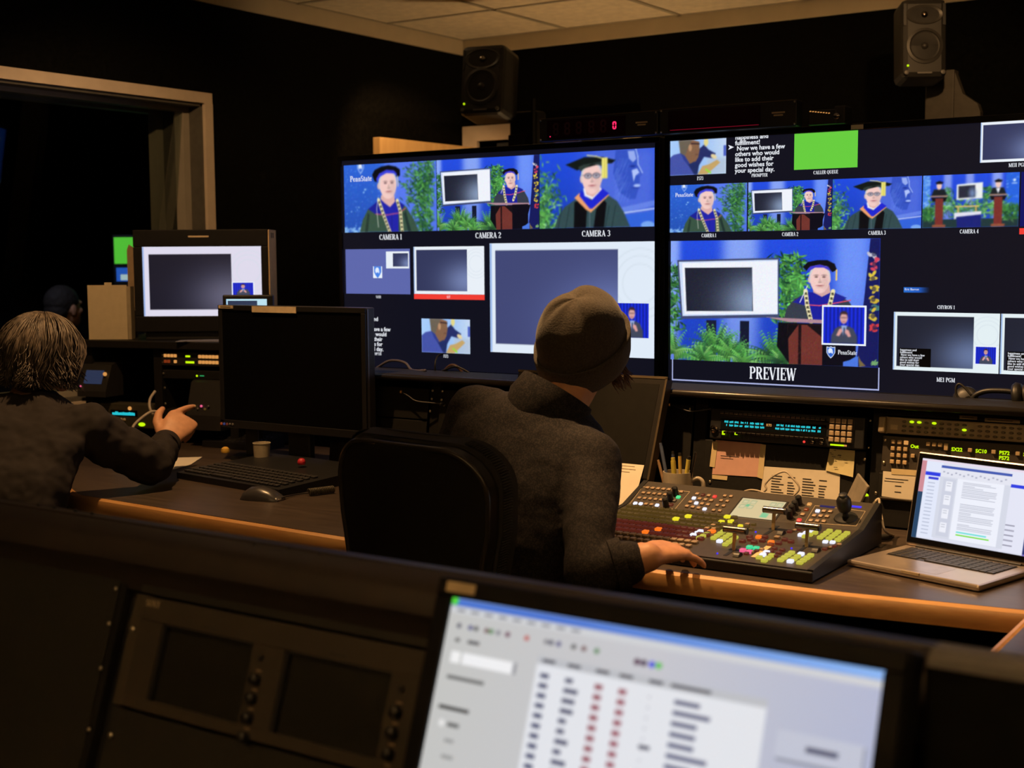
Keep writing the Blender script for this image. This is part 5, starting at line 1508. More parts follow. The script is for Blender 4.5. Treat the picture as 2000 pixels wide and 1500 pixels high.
# ---------------------------------------------------------------- laptop
lt = thing('laptop', 'open silver laptop showing a white text document on the desk', 'laptop', (-.938, 2.640, .7405), math.radians(-15.8))
LW, LD = .300, .214
M_ALU = mat('brushed_aluminium', (.56, .47, .40), .32, .75, grain=.04)
obj('base', MB().box(0, LW, 0, LD, .0015, .014, ch=.005), M_ALU, lt)
kw = MB().box(.028, LW - .028, .100, .195, .0138, .0143); obj('keyboard_well', kw, mat('key_well', (.02, .017, .015), .5), lt)
kk = MB().box(-.0078, .0078, -.0066, .0066, 0, .0022, ch=.0012).mesh('key', M_KEYGREY)
for j in range(6):
    n = 14 if j else 10
    for i in range(14):
        if j == 0 and 4 <= i <= 8:
            if i == 4: obj('space_bar', MB().box(.115, .192, .104, .116, .0143, .0165, ch=.001), M_KEYGREY, lt)
            continue
        link('key', kk, lt, (.037 + i * .01735, .1095 + j * .0155, .0143))
obj('trackpad', MB().box(LW / 2 - .048, LW / 2 + .048, .018, .088, .0138, .0142), mat('trackpad', (.46, .39, .34), .28, .6), lt)
obj('front_notch', MB().box(LW / 2 - .02, LW / 2 + .02, -.0006, .003, .009, .0145), M_TANPLAST, lt)
obj('hinge', MB().tube([(.03, LD - .004, .014), (LW - .03, LD - .004, .014)], .005, 10), M_BLACK, lt)
lid = obj('lid', MB().box(0, LW, 0, .006, 0, .203, ch=.0028), M_ALU, lt, loc=(0, LD - .002, .015), rot=(math.radians(-13), 0, 0))
obj('lid_glass', MB().box(.003, LW - .003, -.0012, .0002, .006, .200, ch=.0006), M_GLOSS, lid)
sw_, sh_ = LW - .026, .172
def desk_screen(p):
    a = p.asp
    p.rect(0, 0, a, 1, (222, 224, 240)); p.rect(0, 0, a, .028, (232, 220, 236))
    p.rect(0, .028, .07, .42, (206, 140, 150)); p.rect(0, .42, .07, 1, (36, 70, 104))
    p.rect(.07, .028, .30, .98, (226, 232, 250)); p.rect(.07, .16, .30, .205, (40, 60, 226)); p.rect(.12, .22, .26, .25, (52, 62, 214))
    for k in range(15): p.rect(.12, .29 + k * .045, .22, .30 + k * .045, (176, 184, 206))
    p.rect(1.18, .028, 1.50, .98, (228, 230, 246)); p.rect(1.18, .18, 1.50, .22, (44, 64, 226))
    for k in range(5): p.rect(1.20, .66 + k * .06, 1.34, .675 + k * .06, (150, 150, 170))
    p.rect(1.48, 0, a, 1, (120, 104, 190)); p.rect(1.48, .5, a, .7, (60, 40, 70)); p.rect(1.48, .7, a, .98, (34, 50, 110)); p.rect(1.5, .55, 1.58, .64, (226, 150, 110)); p.rect(1.5, .74, 1.58, .80, (200, 206, 230)); p.rect(1.5, .86, 1.58, .92, (170, 190, 220))
    p.rect(.28, .08, 1.22, .96, (214, 218, 232)); p.rect(.28, .06, 1.22, .092, (66, 92, 178)); p.rect(.28, .092, 1.22, .20, (228, 230, 242))
    for k in range(16): p.rect(.31 + k * .055, .13 + (k % 3) * .012, .335 + k * .055, .145 + (k % 3) * .012, (160, 164, 186))
    p.rect(.33, .22, .50, .93, (206, 210, 226)); p.rect(.52, .20, 1.14, .95, (238, 241, 252))
    for k in range(4): p.rect(.37, .25 + k * .17, .46, .37 + k * .17, (238, 240, 250)); p.rect(.385, .27 + k * .17, .44, .275 + k * .17, (150, 155, 170)); p.rect(.385, .30 + k * .17, .44, .305 + k * .17, (150, 155, 170))
    r = random.Random(7)
    for k in range(29):
        if k in (10, 11, 12, 24): continue
        v = .235 + k * .0205
        p.rect(.60, v, .60 + .46 * r.choice((1, .95, .8, .35, .98, .6)), v + .005, (150, 154, 172))
    p.rect(.60, .842, 1.0, .857, (80, 220, 214)); p.rect(.60, .875, 1.04, .892, (126, 224, 60))
link('screen', gradient_panel(sw_, sh_, desk_screen, 200, 126), lid, (.013, -.0016, .018))

# ---------------------------------------------------------------- keyboard side of the desk
LT_O, LT_A = Vector((-3.87, 3.08, 0)), math.atan2(.225, .974)
lt2 = thing('equipment_turret', 'angled black equipment turret carrying the broadcast monitor beside the pointing person', 'console', LT_O, LT_A)
obj('shelf', MB().box(-.02, .70, 0, .42, 1.072, 1.098, ch=.003), M_MATTE, lt2)
obj('back_panel', MB().box(-.02, .70, .39, .42, .74, 1.072), M_MATTE, lt2)
for x in (-.02, .272, .575, .668): obj('rack_post', MB().box(x, x + .032, .025, .39, .74, 1.072), M_MATTE, lt2)


def lt_thing(name, label, cat, x, z, off=.03, group=None):
    w = Matrix.Translation(LT_O) @ Matrix.Rotation(LT_A, 4, 'Z') @ Vector((x, off, z))
    return thing(name, label, cat, w, LT_A, group)


u = lt_thing('router_panel', 'narrow rack panel with two rows of orange lit buttons', 'control panel', .304, 1.014)
obj('face_plate', MB().box(0, .245, -.006, .02, 0, .046, ch=.002), M_DGREY, u)
for i in range(4):
    for j in range(2):
        if (i, j) in ((2, 0),): continue
        link('button', btn(L_AMBER if not (j == 0 and i < 2) else L_DIMO, .0052, .004), u, (.018 + i * .0135, -.006, .014 + j * .020), (math.radians(90), 0, 0))
for i in range(6):
    for j in range(2): link('button', btn(L_AMBER, .0056, .004), u, (.158 + i * .0135, -.006, .014 + j * .019), (math.radians(90), 0, 0))
obj('readout', MB().box(.100, .134, -.0072, -.006, .009, .016).box(.100, .118, -.0072, -.006, .030, .036), L_LIME, u)
for z in (.01, .036): link('screw', SCREWS, u, (.006, -.0066, z))
u = lt_thing('control_unit', 'sloping camera control unit with a dim blue screen touched by the pointing person', 'control panel', .43, .80)
obj('body', MB().prism([(-.05, 0), (-.05, .05), (-.015, .16), (.02, .175), (.06, .175), (.06, 0)], 0, .135, axis='x'), M_DGREY, u)
M_BLUEDIM = led('slate_screen', (46, 56, 84), .8)
obj('screen', MB().box(.028, .115, -.001, .0005, 0, .050, T(0, -.032, .098) @ RX(-17.7)), M_BLUEDIM, u)
obj('menu_mark', MB().box(.058, .084, -.0016, -.001, .018, .021, T(0, -.032, .098) @ RX(-17.7)), led('pale_mark', (140, 150, 190), .7), u)
for k, m in enumerate((L_AMBER, M_GREY, L_PINK, L_DIMA, M_GREY)): obj('button', MB().ball((.030 + k * .014, -.046, .082 - (k % 2) * .010), .0042, 10, 6), m, u, smooth=True)
u = lt_thing('amplifier', 'shallow black rack unit with two green lamps below the blue screen', 'rack unit', .306, .806, .032)
obj('face_plate', MB().box(0, .24, -.004, .05, 0, .055, ch=.002), M_MATTE, u)
obj('green_lamp', MB().box(.136, .152, -.006, -.004, .040, .044).box(.138, .153, -.006, -.004, .027, .031), L_LIME, u)
u = lt_thing('status_strip', 'black rack strip with small green lights under the orange buttons', 'rack unit', .304, .968, .034)
obj('face_plate', MB().box(0, .245, -.004, .02, 0, .03, ch=.002), M_MATTE, u)
obj('status_light', MB().ball((.140, -.005, .012), .0035, 10, 6), L_LIME, u); obj('bar_light', MB().box(.152, .168, -.006, -.004, .011, .014), led('sea_green', (50, 170, 100), .8), u)
for k, (x, z) in enumerate(((.309, .985), (.312, .935), (.313, .88))): link('screw', SCREW, u, (x - .304, -.006, z - .968))
u = lt_thing('control_unit', 'camera control unit with a dim screen half hidden by the hair of the pointing person', 'control panel', -.02, .90)
obj('body', MB().prism([(-.05, 0), (-.05, .02), (-.01, .11), (.02, .12), (.05, .12), (.05, 0)], 0, .12, axis='x'), M_DGREY, u)
obj('screen', MB().box(.02, .095, -.001, .0005, 0, .05, T(0, -.040, .045) @ RX(-24)), M_BLUEDIM, u)
obj('amber_knob', MB().ball((.108, -.034, .080), .007, 12, 8), L_AMBER, u, smooth=True)
obj('red_lamp', MB().ball((.012, -.047, .036), .0035, 10, 6), L_PINK, u)
u = lt_thing('audio_unit', 'rack unit with a short cyan readout beside the sleeve of the pointing person', 'rack unit', .04, .79)
obj('face_plate', MB().box(0, .225, -.006, .05, 0, .085, ch=.003), mat('olive_plate', (.05, .045, .03), .5), u)
obj('readout_glass', MB().box(.045, .158, -.0068, -.006, .040, .062), M_GLOSS, u)
dm = MB(); r = random.Random(2)
for k in range(15): dm.box(.053 + k * .0064, .058 + k * .0064, -.0078, -.0066, .044, .056 - r.uniform(0, .004))
obj('readout', dm, L_CYAN, u); obj('selector_lamp', MB().ball((.128, -.008, .069), .0068, 12, 8), L_AMBER, u, smooth=True)
obj('green_lamp', MB().lathe([(.0135, 0), (.0135, .003), (.008, .004)], 16, T(.176, -.006, .014) @ RX(90) @ Matrix.Diagonal((1, .5, 1, 1))), L_LIME, u)
obj('push_button', MB().ball((.090, -.007, .028), .006, 10, 6).ball((.103, -.007, .028), .006, 10, 6), M_TANPLAST, u, smooth=True)
cable('loose_cable', 'pale cable looping in front of the angled turret beside the pointing hand', [at(303, 764, 4.40), at(293, 780, 4.38), at(293, 798, 4.36), at(302, 812, 4.36), at(314, 816, 4.38), at(310, 806, 4.36), at(296, 804, 4.34), at(278, 815, 4.32), at(262, 830, 4.28), at(258, 842, 4.25)], .0045, M_CABLEW)

# broadcast monitor with the slide
mc = at(393, 549, 4.66)
bm_ = thing('broadcast_monitor', 'black broadcast monitor with warm light painted on its side showing a white slide', 'monitor', (mc.x, mc.y, 1.098), YAW - .02)
k = 4.66 / F_PX
def bx_(px): return (px - 393) * k
def bz_(py): return mc.z - 1.098 - (py - 549) * k
obj('cabinet', MB().box(bx_(262), bx_(526), .004, .12, bz_(648), bz_(449), ch=.004), M_DGREY, bm_)
fr = MB(); X0, X1, Z0, Z1 = bx_(262), bx_(526), bz_(648), bz_(449); x0, x1, z0, z1 = bx_(279), bx_(512), bz_(617), bz_(482)
fr.box(X0, X1, -.008, .004, z1, Z1, ch=.003).box(X0, X1, -.008, .004, Z0, z0, ch=.003).box(X0, x0, -.008, .004, z0, z1, ch=.003).box(x1, X1, -.008, .004, z0, z1, ch=.003)
obj('bezel', fr, mat('monitor_bezel', (.009, .0088, .010), .55, spec=.15), bm_)
obj('side_panel', MB().box(X1, X1 + .004, -.004, .118, Z0 + .004, Z1 - .002), mat('painted_lit_side', (.60, .43, .21), .5), bm_)  # grey side whose warm light is put into the tan colour
for q in (0, 1): obj('side_slot', MB().box(X1 + .004, X1 + .0045, .03 + .03 * q, .045 + .03 * q, Z1 - .03, Z1 - .012), M_INK, bm_)
scr = link('screen', slide_mesh(x1 - x0, z1 - z0, (24, 24, 38), (118, 116, 140), (222, 218, 236), (.05, .745), (.10, .915)), bm_, (x0, -.0005, z0))
fi = obj('inset_frame', MB().box(bx_(453) - x0, bx_(497) - x0, -.0012, -.0002, bz_(577) - z0, bz_(551) - z0), SCREEN_WHITE, scr)
link('interpreter_inset', picture_mesh(P_INT, bx_(495) - bx_(455), bz_(553) - bz_(577)), fi, (bx_(455) - x0, -.0018, bz_(576.5) - z0))
obj('tally_lamp', MB().box(bx_(371), bx_(411), -.010, -.008, bz_(464), bz_(461)), M_TANPLAST, bm_)
obj('foot', MB().box(X0 + .03, X1 - .03, .01, .11, 0, Z0 + .002, ch=.003), M_BLACK, bm_)
pa_ = thing('paper_stack', 'loose grey papers under the broadcast monitor', 'paper', (mc.x + .05, mc.y - .05, 1.0985), YAW)
obj('sheet', MB().box(-.08, .09, -.05, .03, 0, .002), mat('grey_paper', (.20, .20, .24), .8), pa_); obj('sheet', MB().box(-.06, .10, -.04, .02, .002, .0035, RZ(14)), MATS['grey_paper'], pa_)
fd = at(211, 602, 4.72)
fo = thing('file_box', 'beige card file box standing beside the broadcast monitor', 'box', (fd.x, fd.y, 1.0985), YAW)
kk_ = 4.72 / F_PX
obj('front', MB().box(-39 * kk_, 37 * kk_, 0, .004, 0, (655 - 549) * kk_), mat('beige_card', (.52, .44, .30), .8, grain=.05), fo)
obj('box_body', MB().box(-38 * kk_, 44 * kk_, .004, .05, 0, 103 * kk_), mat('beige_card_side', (.30, .25, .17), .8), fo)
obj('index_tab', MB().box(-6 * kk_, 8 * kk_, .002, .004, 103 * kk_, 111 * kk_), MATS['beige_card'], fo)
cs = at(255, 530, 4.86)
co_ = thing('cardboard_strip', 'tall narrow cardboard strip leaning behind the broadcast monitor', 'cardboard', (cs.x, cs.y, 1.0985), YAW)
kk_ = 4.86 / F_PX
obj('strip', MB().prism([(-6 * kk_, 0), (10 * kk_, 0), (10 * kk_, (650 - 478) * kk_), (-2 * kk_, (650 - 470) * kk_), (-6 * kk_, (650 - 480) * kk_)], 0, .004), mat('brown_card', (.28, .20, .12), .8), co_)

# small preview monitor peeping over the black desktop monitor
sc = at(484, 590, 4.25)
sm_ = thing('small_monitor', 'small black monitor with a lit white screen behind the black desktop monitor', 'monitor', (sc.x, sc.y, .74), YAW - .1)
kk_ = 4.25 / F_PX
zt = sc.z - .74 + 14 * kk_
obj('bezel', MB().box(-51 * kk_, 50 * kk_, 0, .02, zt - .125, zt, ch=.004), M_BLACK, sm_)
link('screen', slide_mesh(.132, .082, (44, 54, 80), (80, 100, 130), (186, 226, 240)), sm_, (-.070, -.001, zt - .095))
obj('stand', MB().box(-.02, .02, .008, .02, .0, zt - .12).box(-.06, .06, -.03, .06, 0, .012), M_BLACK, sm_)

# black desktop monitor, switched off
MY = 3.0
c = [on_y(430, 597, MY), on_y(716, 600, MY), on_y(716, 858, MY), on_y(430, 833, MY)]
x0, x1 = (c[0].x + c[3].x) / 2, (c[1].x + c[2].x) / 2; z0, z1 = (c[2].z + c[3].z) / 2, (c[0].z + c[1].z) / 2
dm_ = thing('desktop_monitor', 'large switched off black desktop monitor with tan labels on its top edge', 'monitor', ((x0 + x1) / 2, MY, .74))
w, zb, zt = (x1 - x0) / 2, z0 - .74, z1 - .74
obj('cabinet', MB().box(-w, w, .003, .040, zb, zt, ch=.003), mat('monitor_side_grey', (.055, .053, .060), .35, .2), dm_)
fr = MB(); b = .016
fr.box(-w, w, -.004, .003, zt - b, zt, ch=.0015).box(-w, w, -.004, .003, zb, zb + b + .008, ch=.0015).box(-w, -w + b, -.004, .003, zb + b, zt - b, ch=.0015).box(w - b, w, -.004, .003, zb + b, zt - b, ch=.0015)
obj('bezel', fr, M_BLACK, dm_)
obj('screen', MB().box(-w + b, w - b, 0, .003, zb + b + .008, zt - b), mat('dead_black_screen', (.002, .002, .0024), .5, spec=.08), dm_)
obj('side_highlight', MB().box(w, w + .0012, .006, .012, zb + .006, zt - .004), mat('side_highlight_tone', (.22, .22, .26), .35, .5), dm_)  # highlight on the cabinet side, put in as a paler strip
obj('label_strip', MB().box(-w + .006, -w + .068, -.006, -.004, zt - .010, zt - .001), M_TANPLAST, dm_); obj('label_strip', MB().box(-w + .150, -w + .333, -.006, -.004, zt - .020, zt - .001), M_TANPLAST, dm_)
obj('label_text', MB().box(-w + .014, -w + .058, -.0066, -.006, zt - .0065, zt - .0045), M_INK, dm_)
for i, m in enumerate((L_DIMO, L_BLUE, L_DIMR, M_GREY, M_GREY)): obj('indicator', MB().ball((-w + .004 + i * .0125, -.005, zb + .010), .0042, 10, 6), m if i != 1 else led('dim_blue', (60, 70, 130), .5), dm_, smooth=True)
obj('neck', MB().box(-.045, .045, .03, .055, .012, zb + .12, ch=.005), M_DGREY, dm_); obj('stand_base', MB().box(-.12, .12, -.02, .056, 0, .014, ch=.005), M_DGREY, dm_)
pc = on_y(511, 868, 2.965)
pcup = thing('paper_cup', 'tan paper cup standing under the black desktop monitor', 'cup', (pc.x, 2.965, .7405))
obj('body', MB().lathe([(.022, 0), (.0265, .075), (.0255, .075), (.020, .004)], 22), mat('tan_cup', (.42, .36, .26), .6), pcup, smooth='auto'); obj('rim', MB().tube([(.0265 * math.cos(a * .3142), .0265 * math.sin(a * .3142), .075) for a in range(20)], .0012, 6, closed=True), mat('cup_rim', (.5, .44, .34), .6), pcup)

# caption keyboard
K = [on_z(345, 918, .765), on_z(545, 952, .765), on_z(632, 903, .775), on_z(430, 878, .775)]
kx = (K[1] - K[0]); kang = math.atan2(kx.y, kx.x); kw_ = kx.length; kd = ((K[3] - K[0]).length + (K[2] - K[1]).length) / 2
kb = thing('caption_keyboard', 'wide black caption keyboard with yellow and red knobs', 'keyboard', (K[0].x, K[0].y, .7405), kang)
side = [(0, 0), (0, .018), (kd * .8, .034), (kd, .034), (kd, 0)]
sk = ((K[3] - K[0]) + (K[2] - K[1])) / 2; sk = Matrix.Rotation(-kang, 3, 'Z') @ sk
obj('housing', MB().prism(side, 0, kw_, axis='x'), M_BLACK, kb)
kk = MB().box(-.0085, .0085, -.0075, .0075, 0, .006, ch=.0022).mesh('key', M_KEYGREY)
nk = int(kw_ / .0215)
for j in range(6):
    for i in range(nk):
        y = .025 + j * .026
        if y > kd - .04 or (j == 0 and 5 < i < 11): continue
        link('key', kk, kb, (.02 + i * .0205 + .004 * (j % 2), y, .018 + y * (.016 / (kd * .8))), (math.atan(.016 / (kd * .8)), 0, 0))
obj('space_bar', MB().box(.14, .23, .018, .033, .019, .026, ch=.002), M_KEYGREY, kb)
obj('yellow_knob', MB().lathe([(.012, 0), (.0135, .006), (.011, .014), (.004, .018)], 18, T(*(Matrix.Rotation(-kang, 3, 'Z') @ (on_z(440, 884, .785) - Vector((K[0].x, K[0].y, .7405)))))), mat('yellow_knob', (.70, .42, .07), .4), kb, smooth='auto')
obj('red_knob', MB().lathe([(.010, 0), (.0125, .006), (.010, .014), (.004, .018)], 18, T(*(Matrix.Rotation(-kang, 3, 'Z') @ (on_z(589, 907, .78) - Vector((K[0].x, K[0].y, .7405)))))), mat('red_knob', (.60, .03, .05), .4), kb, smooth='auto')
k2 = thing('shot_panel', 'black desk panel with small grey keys behind the caption keyboard', 'control panel', on_z(395, 872, .741), math.radians(4))
obj('housing', MB().prism([(0, 0), (0, .02), (.12, .045), (.12, 0)], 0, .26, axis='x'), M_BLACK, k2)
kq = MB().box(-.006, .006, -.006, .006, 0, .005, ch=.0016).mesh('key', M_DGREY)
for i in range(13):
    for j in range(3): link('key', kq, k2, (.018 + i * .018, .02 + j * .03, .0215 + j * .006), (math.radians(11.8), 0, 0))
P_ = [on_z(285, 925, .742), on_z(318, 906, .742), on_z(333, 895, .742), on_z(395, 893, .742), on_z(372, 908, .742), on_z(330, 920, .742), on_z(300, 927, .742)]
sh = thing('paper_sheet', 'cream paper sheet lying under the forearm of the pointing person', 'paper', P_[0])
obj('sheet', MB().prism([(p.x - P_[0].x, p.y - P_[0].y) for p in P_], 0, .0012, axis='z'), M_PAPER, sh); obj('ink_line', MB().box(.02, .09, .10, .102, .0012, .0016), mat('faint_ink', (.3, .25, .18), .8), sh)
mo = on_z(512, 972, .745)
ms = thing('computer_mouse', 'dark grey computer mouse with pale buttons on the walnut desk', 'mouse', (mo.x, mo.y, .7405), math.radians(14))
mb = MB(); prof = [(-.055, .004, .022), (-.048, .022, .027), (-.03, .033, .031), (0, .036, .031), (.03, .028, .029), (.05, .016, .026), (.058, .006, .022)]
vs = []; n = 13
for (x, h, hw) in prof:
    for q in range(n):
        a = math.pi * q / (n - 1); vs.append((x, -hw * math.cos(a), h * math.sin(a) ** .8))
fs = [[i * n + q, i * n + q + 1, (i + 1) * n + q + 1, (i + 1) * n + q] for i in range(len(prof) - 1) for q in range(n - 1)] + [list(range(n)), [(len(prof) - 1) * n + q for q in range(n)][::-1]]
obj('shell', mb.add(vs, fs), mat('mouse_grey', (.045, .042, .045), .3), ms, smooth=True)
obj('button_plate', MB().box(.034, .057, -.018, .018, .008, .020, T(0, 0, .004) @ RY(18), ch=.004), mat('mouse_pale', (.22, .18, .14), .4), ms)
cable('mouse_cord', 'thin mouse cord running to the coiled handset cord', [(mo.x + .058, mo.y + .014, .748)] + [on_z(x, y, .744) for x, y in ((568, 968), (590, 964), (602, 963))], .0018, M_CABLE)
A, B_ = on_z(603, 962, .750), on_z(652, 956, .750)
pts = []
for i in range(140):
    t = i / 139; a = t * 15 * 2 * math.pi
    p = A.lerp(B_, t); d = (B_ - A).normalized(); s = Vector((-d.y, d.x, 0))
    pts.append(p + s * .008 * math.cos(a) + Vector((0, 0, .0015 + .008 * math.sin(a))))
o_ = pts[0].copy()
obj('coiled_cord', MB().tube([p - o_ for p in pts], .0022, 6), mat('olive_cord', (.06, .05, .03), .5), None, smooth=True, loc=o_, label='coiled telephone cord on the desk beside the chair back', cat='cable')
cable('loose_cable', 'pale cable end lying on the desk behind the chair back', [on_z(607, 927, .743), on_z(618, 932, .743), on_z(640, 934, .743), on_z(655, 930, .743)], .0022, M_CABLEW)
bq = on_y(735, 848, 2.90)
bl = thing('tissue_box', 'tall brown tissue box behind the top of the office chair', 'box', (bq.x, 2.90, .7405), math.radians(20)); obj('box_body', MB().box(-.022, .022, 0, .08, 0, bq.z - .7405, ch=.003), mat('brown_box', (.16, .115, .08), .7), bl); obj('opening', MB().box(-.012, .012, .02, .05, bq.z - .7405, bq.z - .740), M_INK, bl)
bq = on_y(786, 861, 2.90)
bk = thing('paper_tray', 'low paper tray with a tan lid behind the office chair', 'tray', (bq.x, 2.90, .7405), math.radians(2)); obj('tray_body', MB().box(-.06, .055, .01, .13, 0, bq.z - .7405 - .006, ch=.003), M_BLACK, bk); obj('lid', MB().box(-.065, .060, 0, .13, bq.z - .7405 - .006, bq.z - .7405 + .004, ch=.002), mat('tan_cover', (.30, .225, .15), .7), bk)
# ---------------------------------------------------------------- people
def fuse(mb, voxel, smooth=6, wrinkle=0.0, wscale=.08, seed=0):
    """weld overlapping closed shapes into one continuous surface"""
    me = mb.mesh('fuse', M_BLACK)
    o = bpy.data.objects.new('fuse', me); coll.objects.link(o)
    rm = o.modifiers.new('r', 'REMESH'); rm.mode = 'VOXEL'; rm.voxel_size = voxel
    sm = o.modifiers.new('s', 'SMOOTH'); sm.iterations = smooth; sm.factor = .5
    if wrinkle:
        tx = bpy.data.textures.new('folds%d' % seed, 'CLOUDS'); tx.noise_scale = wscale; tx.noise_depth = 2
        dp = o.modifiers.new('d', 'DISPLACE'); dp.texture = tx; dp.strength = wrinkle; dp.mid_level = .5; dp.texture_coords = 'GLOBAL'
    dg = bpy.context.evaluated_depsgraph_get()
    out = bpy.data.meshes.new_from_object(o.evaluated_get(dg))
    bpy.data.objects.remove(o); bpy.data.meshes.remove(me)
    out.materials.clear()
    out.polygons.foreach_set('use_smooth', [True] * len(out.polygons))
    return out


def limb(mb, pts, rads, seg=14):
    """tapered limb with rounded joints"""
    P = [Vector(p) for p in pts]; Q = []; Rr = []
    for i in range(len(P) - 1):
        for s in range(6):
            t = s / 6; Q.append(P[i].lerp(P[i + 1], t)); Rr.append(rads[i] + (rads[i + 1] - rads[i]) * t)
    Q.append(P[-1]); Rr.append(rads[-1])
    mb.tube(Q, Rr, seg)
    for p, r_ in zip(P, rads): mb.ball(p, r_, 14, 9)


def loft(mb, secs, seg=28):
    """secs: (centre, right, forward, half width, half depth)"""
    vs = []; fs = []
    for c, rv, fv, a, b in secs:
        c, rv, fv = Vector(c), Vector(rv).normalized(), Vector(fv).normalized()
        for k in range(seg):
            t = 2 * math.pi * k / seg; ct, st = math.cos(t), math.sin(t)
            ex = .85
            vs.append(c + rv * (a * math.copysign(abs(ct) ** ex, ct)) + fv * (b * math.copysign(abs(st) ** ex, st)))
    for i in range(len(secs) - 1):
        for k in range(seg): fs.append([i * seg + k, i * seg + (k + 1) % seg, (i + 1) * seg + (k + 1) % seg, (i + 1) * seg + k])
    fs += [list(range(seg - 1, -1, -1)), [(len(secs) - 1) * seg + k for k in range(seg)]]
    mb.add(vs, fs)


def head_shape(mb, M, s=1.0):
    """skull, jaw, brow, nose, lips, ears; x right, y face, z up about the head centre"""
    S_ = M @ Matrix.Scale(s, 4)
    for c, r_ in (((0, -.012, .022), (.074, .094, .088)), ((0, .020, -.030), (.064, .070, .075)), ((0, .045, -.062), (.048, .045, .042)), ((0, .068, -.090), (.022, .018, .018)),
                  ((0, .070, .028), (.052, .022, .016)), ((0, .086, -.056), (.022, .012, .012)), ((-.077, -.006, -.012), (.009, .019, .031)), ((.077, -.006, -.012), (.009, .019, .031)),
                  ((-.038, .060, -.015), (.024, .022, .020)), ((.038, .060, -.015), (.024, .022, .020))):
        mb.ball(c, r_, 18, 12, S_)
    mb.tube([(0, .080, .022), (0, .098, -.004), (0, .108, -.024), (0, .088, -.034)], [.009, .011, .015, .010], 10, S_)


def eyes(parent, M, s=1.0):
    for q in (-1, 1):
        obj('eye', MB().ball((q * .031, .073, .008), .0125, 12, 8, M @ Matrix.Scale(s, 4)), mat('eye_white', (.6, .58, .55), .3), parent, smooth=True)


def hand_shape(mb, wrist, fwd, up, thumb_side, curl, spread, s=1.0, point=None):
    """palm and five fingers; fwd along the fingers, up from the back of the hand; thumb_side +1/-1 along the side axis"""
    f = Vector(fwd).normalized(); u = Vector(up); u = (u - f * u.dot(f)).normalized(); sd = f.cross(u) * thumb_side
    w = Vector(wrist)
    def P(a, b, c): return w + f * a * s + sd * b * s + u * c * s
    loft(mb, [(P(-.01, 0, 0), sd, u, .026 * s, .019 * s), (P(.02, .002, .001), sd, u, .032 * s, .017 * s), (P(.055, 0, .002), sd, u, .040 * s, .015 * s), (P(.085, -.001, .0), sd, u, .041 * s, .012 * s), (P(.095, -.001, -.002), sd, u, .036 * s, .008 * s)], 20)
    tips = []
    for k, (b, L, r0) in enumerate(((.031, .078, .0088), (.010, .086, .0090), (-.011, .080, .0086), (-.031, .064, .0076))):
        ang = curl[k]; sp = spread[k]; p = P(.086 - .008 * abs(k - 1), b, -.001); pts = [P(.06, b * .9, 0), p]; a = 0.0
        d0 = (f * math.cos(sp) + sd * math.sin(sp))
        for seg_, fr_ in enumerate((.45, .32, .23)):
            a += ang[seg_]; d = d0 * math.cos(a) - u * math.sin(a)
            p = p + d * L * fr_ * s; pts.append(p)
        limb(mb, pts, [r0 * s, r0 * s * 1.06, r0 * s, r0 * s * .92, r0 * s * .74], 10); tips.append(p)
    t0 = P(.018, .026, -.004); t1 = P(.044, .050, -.010); t2 = P(.072, .060, -.014); t3 = P(.094, .060, -.018)
    limb(mb, [t0, t1, t2, t3], [.014 * s, .0125 * s, .0105 * s, .008 * s], 10)
    return tips


M_SKIN = mat('skin', (.50, .25, .14), .5, grain=.10, scale=60, bump=.15, bscale=500); M_SKIN2 = mat('skin_pale', (.56, .29, .17), .5, grain=.10, scale=60, bump=.15, bscale=500)


def print_shirt():
    m = bpy.data.materials.new('dark_floral_cotton'); m.use_nodes = True
    nt = m.node_tree; b = nt.nodes['Principled BSDF']; tc = nt.nodes.new('ShaderNodeTexCoord')
    vo = nt.nodes.new('ShaderNodeTexVoronoi'); vo.inputs['Scale'].default_value = 330.0
    no = nt.nodes.new('ShaderNodeTexNoise'); no.inputs['Scale'].default_value = 120; no.inputs['Detail'].default_value = 3
    nt.links.new(tc.outputs['Object'], no.inputs['Vector']); nt.links.new(tc.outputs['Object'], vo.inputs['Vector'])
    mt = nt.nodes.new('ShaderNodeMath'); mt.operation = 'MULTIPLY'; nt.links.new(vo.outputs['Distance'], mt.inputs[0]); nt.links.new(no.outputs['Fac'], mt.inputs[1])
    ra = nt.nodes.new('ShaderNodeValToRGB'); e = ra.color_ramp.elements
    e[0].position = .10; e[0].color = (.033, .027, .026, 1); e[1].position = .30; e[1].color = (.0095, .0085, .010, 1)
    nt.links.new(mt.outputs[0], ra.inputs['Fac']); nt.links.new(ra.outputs['Color'], b.inputs['Base Color']); b.inputs['Roughness'].default_value = .85; b.inputs['Specular IOR Level'].default_value = .2
    return m


